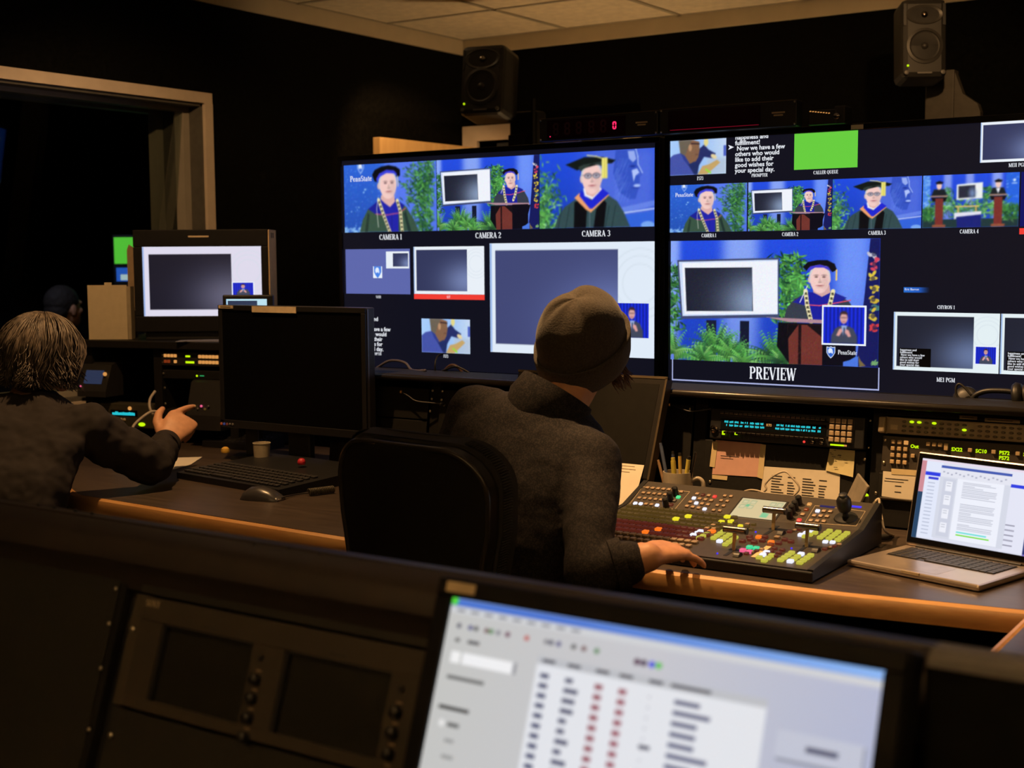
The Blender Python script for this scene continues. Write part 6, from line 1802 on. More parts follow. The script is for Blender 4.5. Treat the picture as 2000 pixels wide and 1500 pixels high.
def knit_material(name, c):
    m = bpy.data.materials.new(name); m.use_nodes = True
    nt = m.node_tree; b = nt.nodes['Principled BSDF']; tc = nt.nodes.new('ShaderNodeTexCoord')
    no = nt.nodes.new('ShaderNodeTexNoise'); no.inputs['Scale'].default_value = 260; no.inputs['Detail'].default_value = 5
    nt.links.new(tc.outputs['Object'], no.inputs['Vector'])
    ra = nt.nodes.new('ShaderNodeValToRGB'); ra.color_ramp.elements[0].color = (*[x * .7 for x in c], 1); ra.color_ramp.elements[1].color = (*[x * 1.3 for x in c], 1)
    ra.color_ramp.elements[0].position = .3; ra.color_ramp.elements[1].position = .7
    nt.links.new(no.outputs['Fac'], ra.inputs['Fac']); nt.links.new(ra.outputs['Color'], b.inputs['Base Color'])
    bp = nt.nodes.new('ShaderNodeBump'); bp.inputs['Strength'].default_value = .5; bp.inputs['Distance'].default_value = .002
    nt.links.new(no.outputs['Fac'], bp.inputs['Height']); nt.links.new(bp.outputs['Normal'], b.inputs['Normal'])
    b.inputs['Roughness'].default_value = .95; b.inputs['Specular IOR Level'].default_value = .15
    b.inputs['Sheen Weight'].default_value = .15
    return m


def recentre(me, o):
    me.transform(Matrix.Translation(-Vector(o))); return me


# -------- the person in the beanie
HC = Vector((-1.492, 2.535, 1.188)); C7 = Vector((-1.522, 2.425, 1.066))
LS, RS = Vector((-1.695, 2.400, 1.035)), Vector((-1.398, 2.385, .955))
PEL = Vector((-1.60, 2.20, .56))
MO = (PEL.x, PEL.y, 0)
HM = Matrix.Translation(HC) @ RZ(-8) @ RY(8) @ RX(12)
RT = (RS - LS).normalized(); FT = Vector((-RT.y, RT.x, 0)).normalized()
ELB, WR = Vector((-1.292, 2.195, .770)), on_z(1266, 1088, .800)
TOW = Vector((0, 1, 0))


def man_torso(mb, g=0.0, neck=True):
    q = [(PEL + Vector((0, 0, -.05)), .15, .12), (PEL + Vector((0, 0, .06)), .165, .125), (Vector((-1.575, 2.255, .70)), .158, .118), (Vector((-1.548, 2.315, .83)), .172, .122), (Vector((-1.538, 2.360, .93)), .180, .118), (Vector((-1.535, 2.388, .995)), .172, .104), (Vector((-1.530, 2.405, 1.040)), .130, .086), (Vector((-1.522, 2.420, 1.068)), .072, .066)]
    loft(mb, [(c, RT, FT, a + g, b + g) for c, a, b in q])


bod = MB()
man_torso(bod, -.026)
limb(bod, [C7 + Vector((0, .01, -.03)), HC + Vector((0, -.02, -.05))], [.058, .052])
head_shape(bod, HM, .98)
limb(bod, [RS, ELB, ELB.lerp(WR, .55), WR], [.046, .040, .038, .029])
LEL, LWR = Vector((-1.80, 2.34, .80)), Vector((-1.72, 2.56, .775))
limb(bod, [LS, LEL, LWR], [.046, .036, .024])
KN = on_z(1322, 1064, .80)
hand_shape(bod, WR, (on_z(1394, 1046, .800) - WR), (.12, -.80, 1), -1, [(.22, .40, .30), (.20, .42, .30), (.20, .40, .30), (.18, .30, .2)], (.22, .08, -.10, -.34), 1.06)
hand_shape(bod, LWR, (.3, 1, -.08), (0, 0, 1), 1, [(.1, .3, .25)] * 4, (.12, .04, -.04, -.12), .92)
for q in (-1, 1):
    hip = PEL + RT * .085 * q; kn_ = hip + Vector((.02 + .06 * q, .42, -.03)); an = Vector((kn_.x, kn_.y - .06, .09))
    limb(bod, [hip, kn_, an], [.075, .055, .038]); limb(bod, [an + Vector((0, -.03, -.04)), an + Vector((0, .15, -.055))], [.038, .030])
man = link('person', recentre(fuse(bod, .0042, 3), MO), None, MO, label='person in a grey knit beanie and dark patterned shirt reaching onto the switcher', cat='person')
man.data.materials.append(M_SKIN)
eyes(man, Matrix.Translation(-Vector(MO)) @ HM, .98)
sh = MB(); man_torso(sh, .012)
limb(sh, [LS + RT * .03, LS, LEL, LEL.lerp(LWR, .6)], [.070, .066, .052, .044]); limb(sh, [RS - RT * .03, RS, RS.lerp(ELB, .5), ELB, ELB.lerp(WR, .62)], [.068, .066, .056, .050, .046])
me = recentre(fuse(sh, .006, 8, .014, .09, 1), MO); me.materials.append(print_shirt()); link('shirt', me, man)
# collar, rolled cuff, yoke seam
SH_MAT = me.materials[0]
def ring_band(c, rv, fv, a, b, h, up, thick=.004, gap=.0, n=40, flare=.006, drop=0.0):
    mb = MB(); vs = []; fs = []
    rv, fv, up = Vector(rv).normalized(), Vector(fv).normalized(), Vector(up).normalized()
    for k in range(n + 1):
        t = math.pi / 2 + gap + (2 * math.pi - 2 * gap) * k / n
        for (rr, zz) in ((-.4 * drop, -drop), (flare * .4, h), (flare * .4 + thick, h), (flare + thick, .0), (thick + flare * .3, -drop - .002)):
            vs.append(Vector(c) + rv * math.cos(t) * (a + rr) + fv * math.sin(t) * (b + rr) + up * zz)
    m_ = 5
    for k in range(n):
        for q in range(m_): fs.append([k * m_ + q, k * m_ + (q + 1) % m_, (k + 1) * m_ + (q + 1) % m_, (k + 1) * m_ + q])
    fs += [list(range(m_)), [n * m_ + q for q in range(m_)][::-1]]
    return mb.add(vs, fs)


nk = Vector((.34, .42, .84)).normalized(); CR = (Vector((.85, -.1, -.5)) - nk * Vector((.85, -.1, -.5)).dot(nk)).normalized(); CFv = nk.cross(CR)
cb = ring_band(C7 - nk * .012 - Vector(MO), CR, CFv, .074, .072, .044, nk, .005, .35, flare=.014, drop=.040)
obj('collar', cb, SH_MAT, man, smooth='auto')
cf = ELB.lerp(WR, .60); dv = (WR - ELB).normalized(); s1 = dv.cross(Vector((0, 0, 1))).normalized(); s2 = dv.cross(s1)
obj('cuff', ring_band(cf - Vector(MO), s1, s2, .045, .045, .022, -dv, .006, .02, flare=.002), SH_MAT, man, smooth='auto')
tr = MB()
for q in (-1, 1):
    hip = PEL + RT * .085 * q; kn_ = hip + Vector((.02 + .06 * q, .42, -.03)); an = Vector((kn_.x, kn_.y - .06, .10))
    limb(tr, [PEL + RT * .05 * q, hip, kn_, an], [.11, .098, .072, .058])
me = recentre(fuse(tr, .009, 6, .01, .1, 2), MO); me.materials.append(mat('dark_jeans', (.015, .017, .025), .9)); link('trousers', me, man)
for q in (-1, 1):
    hip = PEL + RT * .085 * q; kn_ = hip + Vector((.02 + .06 * q, .42, -.03)); an = Vector((kn_.x, kn_.y - .06, .05)); s_ = MB(); limb(s_, [an + Vector((0, -.04, -.005)), an + Vector((0, .06, -.012)), an + Vector((0, .17, -.018))], [.045, .042, .034])
    me = recentre(fuse(s_, .008, 3), MO); me.materials.append(M_BLACK); link('shoe', me, man)


def beanie():
    """knitted cap: egg-shaped bag with a gathered, folded crown; local head frame"""
    n, mrings = 96, 56; vs = []; fs = []
    for j in range(mrings + 1):
        t = j / mrings
        for k in range(n):
            th = 2 * math.pi * k / n
            if t < .30:
                r_ = .985 + .015 * math.sin(t / .3 * math.pi); z = -.055 + t / .30 * .062
            else:
                q = (t - .30) / .70; a = q * math.pi / 2; r_ = .985 * math.cos(a) ** .82; z = .007 + .112 * math.sin(a) ** 1.05
                g = max(0., q - .45) / .55
                h_ = 4 * g * (1 - g)
                z += h_ * (.0035 * math.cos(3 * th + .5) + .0025 * math.cos(2 * th - 1.0)) - .004 * math.exp(-((q - 1) / .10) ** 2)
                z -= .007 * h_ * math.exp(-((math.remainder(th - 4.2, 2 * math.pi)) / .22) ** 2) + .006 * h_ * math.exp(-((math.remainder(th - 5.6, 2 * math.pi)) / .2) ** 2) + .005 * h_ * math.exp(-((math.remainder(th - 2.6, 2 * math.pi)) / .25) ** 2)
                r_ *= 1 + .04 * h_ * math.cos(3 * th + .5)
            rr = .0945 * r_
            bulge = 1 + .012 * math.sin(3 * th + t * 5) + .02 * math.exp(-((t - .5) / .2) ** 2) * math.cos(2 * th - 2.4)
            vs.append((rr * .97 * bulge * math.cos(th), -.012 + rr * 1.14 * bulge * math.sin(th), z + .012))
    for j in range(mrings):
        for k in range(n): fs.append([j * n + k, j * n + (k + 1) % n, (j + 1) * n + (k + 1) % n, (j + 1) * n + k])
    fs.append([mrings * n + k for k in range(n)])
    return vs, fs


KNIT = knit_material('grey_brown_knit', (.050, .042, .034))
BM = Matrix.Translation(-Vector(MO)) @ HM @ T(.002, -.010, .010) @ RY(10) @ RX(20)
vs, fs = beanie()
bo = obj('beanie', MB().add(vs, fs, BM), KNIT, man, smooth=True)
cu = MB(); n = 72; vs = []; fs = []
prof = [(.092, -.064), (.0965, -.061), (.1005, -.044), (.1040, -.006), (.1030, .004), (.0985, .006), (.0930, -.008), (.091, -.055)]
for k in range(n):
    th = 2 * math.pi * k / n; rib = .0006 * math.cos(60 * th)
    for r_, z in prof: vs.append(((r_ + rib) * .96 * math.cos(th), -.012 + (r_ + rib) * 1.14 * math.sin(th), z + .010 + .010 * math.sin(th)))
for k in range(n):
    for q in range(8): fs.append([k * 8 + q, ((k + 1) % n) * 8 + q, ((k + 1) % n) * 8 + (q + 1) % 8, k * 8 + (q + 1) % 8])
obj('beanie_cuff', cu.add(vs, fs, BM), KNIT, man, smooth=True)
# beard and hair wisps under the cap
hr = MB(); r = random.Random(21)
for k in range(60):
    sd = r.choice((-1, 1, 1, 1)); a = Vector((sd * .066, r.uniform(-.01, .045), -.045 + r.uniform(-.02, .01))); d = Vector((sd * r.uniform(.25, .8), r.uniform(-.2, .5), -1)).normalized()
    L = r.uniform(.02, .045); hr.tube([a, a + d * L * .5, a + d * L + Vector((sd * .006, 0, .004))], [.0016, .0014, .0004], 5, Matrix.Translation(-Vector(MO)) @ HM)
for k in range(40):
    a = Vector((r.uniform(-.05, .05), .05 + r.uniform(0, .03), -.085)); d = Vector((r.uniform(-.3, .3), .3, -1)).normalized(); hr.tube([a, a + d * .018, a + d * .035], [.002, .0016, .0004], 5, Matrix.Translation(-Vector(MO)) @ HM)
for k in range(26):
    a = Vector((r.uniform(-.055, .03), -.085, -.050 + r.uniform(-.01, .01))); d = Vector((-.35 + r.uniform(-.4, .3), -.5, -.8)).normalized(); L = r.uniform(.015, .03); hr.tube([a, a + d * L * .6, a + d * L], [.0016, .0012, .0004], 5, Matrix.Translation(-Vector(MO)) @ HM)
obj('hair', hr, mat('brown_hair', (.10, .05, .025), .6), man, smooth=True, kind='stuff')

# -------- the woman pointing at the control unit
WH = Vector((-3.135, 2.370, 1.118)); WC7 = WH + Vector((-.035, -.075, -.130))
WRS, WLS = Vector((-2.945, 2.345, .925)), Vector((-3.205, 2.110, .955))
WP = Vector((-2.98, 2.02, .56)); WO = (WP.x, WP.y, 0)
WRT = (WRS - WLS); WRT.z = 0; WRT.normalize(); WFT = Vector((-WRT.y, WRT.x, 0))
WHM = Matrix.Translation(WH) @ RZ(8) @ RX(-8)
WEL, WWR = at(300, 908, 3.74), at(327, 862, 3.95)


def woman_torso(mb, g=0.0):
    q = [(WP + Vector((0, 0, -.05)), .17, .13), (WP + Vector((0, 0, .07)), .178, .135), (Vector((-3.00, 2.07, .71)), .168, .125), (Vector((-3.03, 2.13, .82)), .178, .125), (Vector((-3.06, 2.195, .90)), .180, .115), (Vector((-3.085, 2.235, .955)), .165, .095), (Vector((-3.11, 2.27, .995)), .100, .070), (Vector((-3.13, 2.29, 1.02)), .058, .055)]
    loft(mb, [(c, WRT, WFT, a + g, b + g) for c, a, b in q])


bod = MB(); woman_torso(bod, -.026)
limb(bod, [WC7 + Vector((0, .01, -.02)), WH + Vector((-.01, -.02, -.05))], [.050, .046]); head_shape(bod, WHM, .93)
limb(bod, [WRS, WEL, WEL.lerp(WWR, .5), WWR], [.044, .034, .030, .023])
LEL, LWR = Vector((-3.33, 2.16, .74)), Vector((-3.16, 2.33, .64)); limb(bod, [WLS, LEL, LWR], [.044, .034, .022])
fw_ = (at(362, 812, 4.03) - WWR); up_ = -Vector(pix_dir(345, 830)) + Vector((0, 0, .25))
hand_shape(bod, WWR, fw_, up_, -1, [(.10, .16, .10), (.85, 1.25, .7), (.95, 1.3, .7), (1.0, 1.3, .7)], (-.42, -.12, -.1, -.1), 1.18)
hand_shape(bod, LWR, (.9, .5, -.1), (0, 0, 1), 1, [(.1, .3, .25)] * 4, (.12, .04, -.04, -.12), .88)
for q in (-1, 1):
    hip = WP + WRT * .085 * q; kn_ = hip + WFT * .42 + WRT * .03 * q + Vector((0, 0, -.03)); an = Vector((kn_.x, kn_.y - .04, .09))
    limb(bod, [hip, kn_, an], [.078, .055, .036]); limb(bod, [an + Vector((0, -.03, -.04)), an + Vector((0, .14, -.055))], [.036, .028])
wo = link('person', recentre(fuse(bod, .0042, 3), WO), None, WO, label='person in a dark long sleeved shirt and glasses pointing at a control unit', cat='person')
wo.data.materials.append(M_SKIN2)
eyes(wo, Matrix.Translation(-Vector(WO)) @ WHM, .93)
sh = MB(); woman_torso(sh, .014)
limb(sh, [WLS + WRT * .03, WLS, LEL, LEL.lerp(LWR, .8)], [.072, .066, .054, .042]); limb(sh, [WRS - WRT * .03, WRS, WRS.lerp(WEL, .5), WEL, WEL.lerp(WWR, .90)], [.072, .072, .066, .058, .040])
me = recentre(fuse(sh, .006, 7, .028, .075, 3), WO); me.materials.append(mat('charcoal_shirt', (.024, .020, .0195), .85, grain=.1, spec=.2)); link('shirt', me, wo)
tr = MB()
for q in (-1, 1):
    hip = WP + WRT * .085 * q; kn_ = hip + WFT * .42 + WRT * .03 * q + Vector((0, 0, -.03)); an = Vector((kn_.x, kn_.y - .04, .10)); limb(tr, [WP + WRT * .05 * q, hip, kn_, an], [.115, .10, .072, .056])
me = recentre(fuse(tr, .009, 6), WO); me.materials.append(mat('black_trousers', (.012, .012, .013), .9)); link('trousers', me, wo)
dv = (WWR - WEL).normalized(); s1 = dv.cross(Vector((0, 0, 1))).normalized(); s2 = dv.cross(s1)
obj('cuff', ring_band(WEL.lerp(WWR, .90) - Vector(WO), s1, s2, .036, .036, .030, -dv, .005, .02, flare=.002), me.materials[0] if 0 else MATS['charcoal_shirt'], wo, smooth='auto')
# wavy hair
hr = MB(); r = random.Random(5); LM = Matrix.Translation(-Vector(WO)) @ WHM
hr.ball((0, -.022, .020), (.086, .100, .096), 22, 14, LM); hr.ball((0, -.045, -.045), (.082, .070, .070), 20, 12, LM)
for k in range(1100):
    th = r.uniform(-math.pi * .14, math.pi * 1.14)         # around the back, leaving the face free
    ph = math.acos(r.uniform(.12, 1.0))
    d = Vector((math.cos(th) * math.sin(ph), -math.sin(th) * math.sin(ph), math.cos(ph)))
    if d.y > .45 and d.z < .8: continue
    a = Vector((d.x * .084, -.022 + d.y * .097, .022 + d.z * .094)); pts = [a]; L = (.05 + .115 * (d.z + .15)) * r.uniform(.8, 1.12) + .045
    out = Vector((d.x, d.y, 0)); out = out.normalized() if out.length > .01 else Vector((0, -1, 0)); ph0 = r.uniform(0, 6.3); tang = out.cross(Vector((0, 0, 1)))
    p = a.copy(); n_ = 12; lock = 1.5 * math.sin(th * 7)
    for i in range(1, n_ + 1):
        t = i / n_
        e = Vector((p.x, p.y + .022, max(p.z - .01, -.02) if p.z < .01 else p.z - .01)); nrm = e.normalized()
        dn = Vector((0, 0, -1)); tg = dn - nrm * dn.dot(nrm); tg = tg.normalized() if tg.length > .05 else out
        if p.z < .0: tg = (Vector((0, 0, -1)) + out * (.10 - .45 * max(0., t - .55))).normalized()
        p = p + tg * (L / n_)
        e = Vector((p.x / .088, (p.y + .022) / .101, (p.z - .015) / .100))
        if p.z > -.03 and e.length < 1.0: s_ = 1.0 / max(e.length, .3); p = Vector((p.x * s_, (p.y + .022) * s_ - .022, (p.z - .015) * s_ + .015))
        wv = .014 * t * t
        p2 = p + tang * math.sin(lock + ph0 * .25 + t * 10) * wv + out * (math.cos(lock + ph0 * .3 + t * 10) * wv + r.uniform(-.001, .002))
        if t > .85: p2 += out * .016 * (t - .85) / .15 + Vector((0, 0, .008 * (t - .85) / .15))
        pts.append(p2)
    hr.tube(pts, [r.uniform(.0017, .0028) * (1 - .55 * (i / n_) ** 2) for i in range(n_ + 1)], 4, LM)


def hair_material():
    m = bpy.data.materials.new('grey_blonde_hair'); m.use_nodes = True
    nt = m.node_tree; b = nt.nodes['Principled BSDF']; tc = nt.nodes.new('ShaderNodeTexCoord'); mp = nt.nodes.new('ShaderNodeMapping'); mp.inputs['Scale'].default_value = (90, 90, 9)
    no = nt.nodes.new('ShaderNodeTexNoise'); no.inputs['Scale'].default_value = 1.0; no.inputs['Detail'].default_value = 3
    nt.links.new(tc.outputs['Object'], mp.inputs['Vector']); nt.links.new(mp.outputs['Vector'], no.inputs['Vector'])
    ra = nt.nodes.new('ShaderNodeValToRGB'); ra.color_ramp.elements[0].color = (.035, .026, .020, 1); ra.color_ramp.elements[1].color = (.18, .142, .112, 1); ra.color_ramp.elements[0].position = .38; ra.color_ramp.elements[1].position = .66
    nt.links.new(no.outputs['Fac'], ra.inputs['Fac']); nt.links.new(ra.outputs['Color'], b.inputs['Base Color']); b.inputs['Roughness'].default_value = .5
    return m


obj('hair', hr, hair_material(), wo, smooth=True, kind='stuff')
gl = MB()
for q in (-1, 1):
    gl.tube([(q * .031 + .019 * math.cos(a * .5236), .098, .002 + .015 * math.sin(a * .5236)) for a in range(12)], .0014, 6, LM @ Matrix.Scale(.96, 4), closed=True)
    gl.tube([(q * .05, .098, .006), (q * .078, .06, .006), (q * .082, -.01, .004)], .0014, 6, LM @ Matrix.Scale(.96, 4))
gl.tube([(-.012, .098, .004), (0, .102, .007), (.012, .098, .004)], .0014, 6, LM @ Matrix.Scale(.96, 4))
obj('glasses', gl, M_CHROME, wo, smooth=True)

# -------- the person in the next room, seen through the window
TH = at(126, 602, 7.0); TP = Vector((TH.x + .05, TH.y - .02, .50)); TO = (TP.x, TP.y, 0)
bod = MB(); THM = Matrix.Translation(TH) @ RZ(34 - 30); RTv = Matrix.Rotation(math.radians(4), 3, 'Z') @ Vector((1, 0, 0)); FTv = Vector((-RTv.y, RTv.x, 0))
def third_torso(mb, g=0.0):
    nb = TH + Vector((0, -.03, -.15))
    loft(mb, [(TP, RTv, FTv, .16 + g, .12 + g), (TP.lerp(nb, .35), RTv, FTv, .16 + g, .115 + g), (TP.lerp(nb, .75), RTv, FTv, .19 + g, .12 + g), (TP.lerp(nb, .92), RTv, FTv, .15 + g, .09 + g), (nb, RTv, FTv, .06 + g, .055 + g)])
third_torso(bod, -.01); limb(bod, [TH + Vector((0, -.03, -.16)), TH + Vector((0, -.015, -.05))], [.055, .05]); head_shape(bod, THM, 1.0)
SHL = []
for q in (-1, 1):
    s_ = TP.lerp(TH + Vector((0, -.03, -.15)), .84) + RTv * .19 * q; e_ = s_ + Vector((.03 * q, .06, -.26)); w_ = e_ + FTv * .22 + Vector((0, 0, .04)); SHL.append((s_, e_, w_)); limb(bod, [s_, e_, w_], [.046, .036, .024])
    hand_shape(bod, w_, FTv, (0, 0, 1), -q if 0 else q * -1, [(.2, .4, .3)] * 4, (.1, .03, -.03, -.1), .95)
    hip = TP + RTv * .085 * q; kn_ = hip + FTv * .42 + Vector((0, 0, -.03)); an = Vector((kn_.x, kn_.y - .04, .09)); limb(bod, [hip, kn_, an], [.08, .056, .038]); limb(bod, [an + Vector((0, -.03, -.04)), an + Vector((0, .15, -.055))], [.038, .03])
tp = link('person', recentre(fuse(bod, .006, 3), TO), None, TO, label='person in dark clothes seated in the dark room beyond the window', cat='person'); tp.data.materials.append(M_SKIN)
sh = MB(); third_torso(sh, .012)
for s_, e_, w_ in SHL: limb(sh, [s_, e_, e_.lerp(w_, .8)], [.064, .05, .04])
me = recentre(fuse(sh, .009, 6), TO); me.materials.append(mat('navy_shirt', (.012, .013, .02), .9)); link('shirt', me, tp)
tr = MB()
for q in (-1, 1):
    hip = TP + RTv * .085 * q; kn_ = hip + FTv * .42 + Vector((0, 0, -.03)); an = Vector((kn_.x, kn_.y - .04, .10)); limb(tr, [TP, hip, kn_, an], [.11, .1, .072, .058])
me = recentre(fuse(tr, .01, 5), TO); me.materials.append(MATS['black_trousers']); link('trousers', me, tp)
hm = MB(); hm.ball((0, -.020, .034), (.079, .096, .088), 20, 13, THM); hm.ball((0, -.052, -.010), (.068, .062, .060), 18, 11, THM)
me = recentre(fuse(hm, .005, 2, .006, .02, 4), TO); me.materials.append(mat('short_dark_hair', (.02, .015, .012), .8, bump=.5, bscale=400)); link('hair', me, tp, kind='stuff')
st = thing('stool', 'dark stool under the person beyond the window', 'stool', (TP.x, TP.y, 0)); obj('seat', MB().lathe([(.18, .38), (.19, .40), (.18, .43), (.01, .435)], 24), M_BLACK, st, smooth='auto'); obj('column', MB().tube([(0, 0, .02), (0, 0, .38)], .025, 12), M_MATTE, st); obj('base', MB().lathe([(.22, 0), (.22, .015), (.03, .03)], 24), M_MATTE, st)
st = thing('stool', 'black swivel stool under the person pointing at the control unit', 'stool', (WP.x, WP.y, 0)); obj('seat', MB().lathe([(.19, .40), (.20, .42), (.19, .45), (.01, .455)], 24), M_BLACK, st, smooth='auto'); obj('column', MB().tube([(0, 0, .02), (0, 0, .40)], .025, 12), M_MATTE, st); obj('base', MB().lathe([(.22, 0), (.22, .015), (.03, .03)], 24), M_MATTE, st)

t = thing('added_studio_lamp', 'added unseen cool lamp lighting the person beyond the window', 'ceiling light', (TP.x + .55, TP.y - .95, ZC - .0))  # lamp added so the seated person's head shows in the dark
obj('housing', MB().lathe([(.06, 0), (.06, -.03), (.05, -.032)], 20), M_BLACK, t); obj('lamp', MB().lathe([(.045, -.032), (.01, -.036)], 20), glow('cool_fill_lamp', (.5, .6, 1.0), 2.0), t)
ld = bpy.data.lights.new('added_studio_bulb', 'SPOT'); ld.energy = 45.0; ld.color = (.62, .62, .9); ld.spot_size = math.radians(60); ld.shadow_soft_size = .04
lo = bpy.data.objects.new('added_studio_bulb', ld); coll.objects.link(lo); lo.parent = t; lo.location = (0, 0, -.05)
lo.rotation_euler = (Vector(TH) - Vector((TP.x + .55, TP.y - .95, ZC))).to_track_quat('-Z', 'Y').to_euler()
# multiview screen in the next room
gx = on_y(0, 0, 1)  # unused measure
nm = Vector((-5.95, 5.02, 0))
d_ = pix_dir(240, 520); kq_ = 7.6
c_ = at(262, 545, kq_)
sm2 = thing('studio_screen', 'screen with green and blue tiles glimpsed through the window', 'television', (c_.x, c_.y, 0), YAW)
f_ = kq_ / F_PX
def gx_(px): return (px - 262) * f_
def gz_(py): return c_.z - (py - 545) * f_
obj('cabinet', MB().box(gx_(221), gx_(420), .003, .05, gz_(625), gz_(459), ch=.004), M_BLACK, sm2)
for nme, a, b_, e_, g_, m in (('green_tile', 225, 300, 464, 515, glow('tile_green', rgb(96, 214, 62), 1.0)), ('blue_tile', 228, 300, 523, 549, glow('tile_blue', rgb(44, 100, 214), .9)), ('white_tile', 246, 300, 570, 575, glow('tile_pale', rgb(196, 220, 226), .9)), ('grass_tile', 246, 300, 576, 602, glow('tile_grass', rgb(70, 150, 70), .8)), ('pale_tile', 236, 262, 536, 547, MATS.get('tile_pale') or glow('tile_pale', rgb(196, 220, 226), .9))):
    obj(nme, MB().box(gx_(a), gx_(b_), -.001 if nme != 'pale_tile' else -.002, .003, gz_(g_), gz_(e_)), m, sm2)
obj('column', MB().box(-.05, .05, .05, .1, 0, gz_(470)).box(-.3, .3, -.1, .3, 0, .03), M_MATTE, sm2)

# ---------------------------------------------------------------- office chair behind the man
ca, cb_ = at(655, 900, 2.76), at(945, 960, 2.49)
CA = math.atan2((cb_ - ca).y, (cb_ - ca).x); cc = (ca + cb_) / 2
FWD = Vector((-math.sin(CA), math.cos(CA), 0))
seat_c = cc + FWD * .26
ch = thing('office_chair', 'black office chair with a ribbed upholstered back behind the beanie wearer', 'chair', (seat_c.x, seat_c.y, 0), CA)
hw = (cb_ - ca).length / 2 + .004
def outline_back(k=0.0):
    pts = []
    W2, Wb, zt, zb = hw - k, hw * .70 - k, 1.022 - k, .60 + k
    for a in range(0, 91, 9): pts.append((W2 - .10 + .10 * math.sin(math.radians(a)), zt - .09 + .09 * math.cos(math.radians(a))))
    pts += [(W2 - .004, .86), (W2 - .02, .78), (Wb + .03, .68)]
    for a in range(0, 91, 15): pts.append((Wb - .06 + .06 * math.cos(math.radians(a)), zb + .05 - .05 * math.sin(math.radians(a))))
    return pts + [(-x, z) for x, z in pts[::-1]]


def bent(mb, k0, k1, y0, y1, rows=1):
    A, B_ = outline_back(k0), outline_back(k1); n = len(A)
    def P(x, z, y): return (x, -.26 + y + .035 * (x / hw) ** 2 * (1 if y1 > 0 else 1) - .05 * max(0, z - .75), z)
    vs = [P(x, z, y0) for x, z in A] + [P(x, z, y1) for x, z in B_]; fs = [[(i + 1) % n, i, i + n, (i + 1) % n + n] for i in range(n)]
    mb.add(vs, fs)
    # fill both faces with strips so that the curve is kept
    for off, flip in ((0, False), (n, True)):
        h = n // 2
        for i in range(h - 1):
            cols = 10; 
            L0, R0 = Vector(vs[off + n - 1 - i]), Vector(vs[off + i]); L1, R1 = Vector(vs[off + n - 2 - i]), Vector(vs[off + i + 1]); row0, row1 = [], []
            zz0, zz1 = (A if off == 0 else B_)[i][1], (A if off == 0 else B_)[i + 1][1]; yy = y0 if off == 0 else y1
            for c in range(cols + 1):
                row0.append(P(L0.x + (R0.x - L0.x) * c / cols, zz0, yy)); row1.append(P(L1.x + (R1.x - L1.x) * c / cols, zz1, yy))
            g = row0 + row1
            mb.add(g, [([c, c + 1, cols + 2 + c, cols + 1 + c] if flip else [c + 1, c, cols + 1 + c, cols + 2 + c]) for c in range(cols)])
    return mb


M_SHELL = mat('chair_shell', (.012, .0105, .009), .38, grain=.1); M_UPH = mat('black_upholstery', (.016, .014, .013), .8, bump=.6, bscale=700)
mbk = bent(MB(), .004, 0, -.012, .006); bent(mbk, 0, 0, .006, .012)
obj('back_shell', mbk, M_SHELL, ch, smooth='auto')
obj('shell_rim', MB().tube([(x, -.26 - .012 + .035 * (x / hw) ** 2 - .05 * max(0, z - .75), z) for x, z in outline_back(.006)], .006, 8, closed=True), mat('rim_piping', (.03, .025, .02), .25), ch, smooth=True)
obj('back_cushion', bent(bent(MB(), -.006, -.014, .012, .046), -.014, .012, .046, .062), M_UPH, ch, smooth='auto')
rb = MB(); O = outline_back(-.010); N_ = 230
seglen = [math.dist(O[i], O[(i + 1) % len(O)]) for i in range(len(O) - 1)]; tot = sum(seglen); half = [q for q in range(N_)]
for q in range(N_):
    s_ = tot * (.02 + .96 * q / (N_ - 1)); i = 0
    while i < len(seglen) - 1 and s_ > seglen[i]: s_ -= seglen[i]; i += 1
    a, b_ = O[i], O[i + 1]; t = s_ / max(seglen[i], 1e-6); x, z = a[0] + (b_[0] - a[0]) * t, a[1] + (b_[1] - a[1]) * t
    yb = -.26 + .035 * (x / hw) ** 2 - .05 * max(0, z - .75)
    rb.tube([(x, yb + .012, z), (x * 1.004, yb + .030, z + .003), (x * .99, yb + .052, z - .002)], .0019, 5)
obj('cushion_ribs', rb, M_UPH, ch, smooth=True, kind='stuff')
obj('seat', MB().box(-.24, .24, -.22, .24, .40, .475, ch=.03), M_UPH, ch); obj('back_bracket', MB().box(-.04, .04, -.26, -.05, .37, .40).box(-.035, .035, -.285, -.262, .37, .70), M_MATTE, ch)
obj('gas_column', MB().tube([(0, 0, .08), (0, 0, .40)], .028, 14), M_MATTE, ch)
for k in range(5):
    a = k * 2 * math.pi / 5 + .3
    lg = obj('leg', MB().tube([(0, 0, .09), (.30 * math.cos(a), .30 * math.sin(a), .065)], [.026, .016], 8), M_MATTE, ch)
    obj('castor', MB().lathe([(.026, -.012), (.026, .012)], 16, T(.30 * math.cos(a), .30 * math.sin(a), .028) @ RZ(math.degrees(a)) @ RX(90)), M_BLACK, lg)
# ---------------------------------------------------------------- foreground console
FT_A = math.radians(-19.0)
PY0, PZ0 = 1.165, .985          # top of the sloping fronts
_fn = np.array([0, -math.cos(-FT_A), math.sin(-FT_A)])


def fp(px, py, off=0.0):
    """measured point on the sloping foreground front -> (x, distance down from its top)"""
    d = pix_dir(px, py); p0 = np.array([0, PY0, PZ0 - CAM_Z]) + _fn * off
    t = (p0 @ _fn) / (d @ _fn); p = d * t
    return float(p[0]), float((PZ0 - (p[2] + CAM_Z) + _fn[2] * off) / math.cos(FT_A))


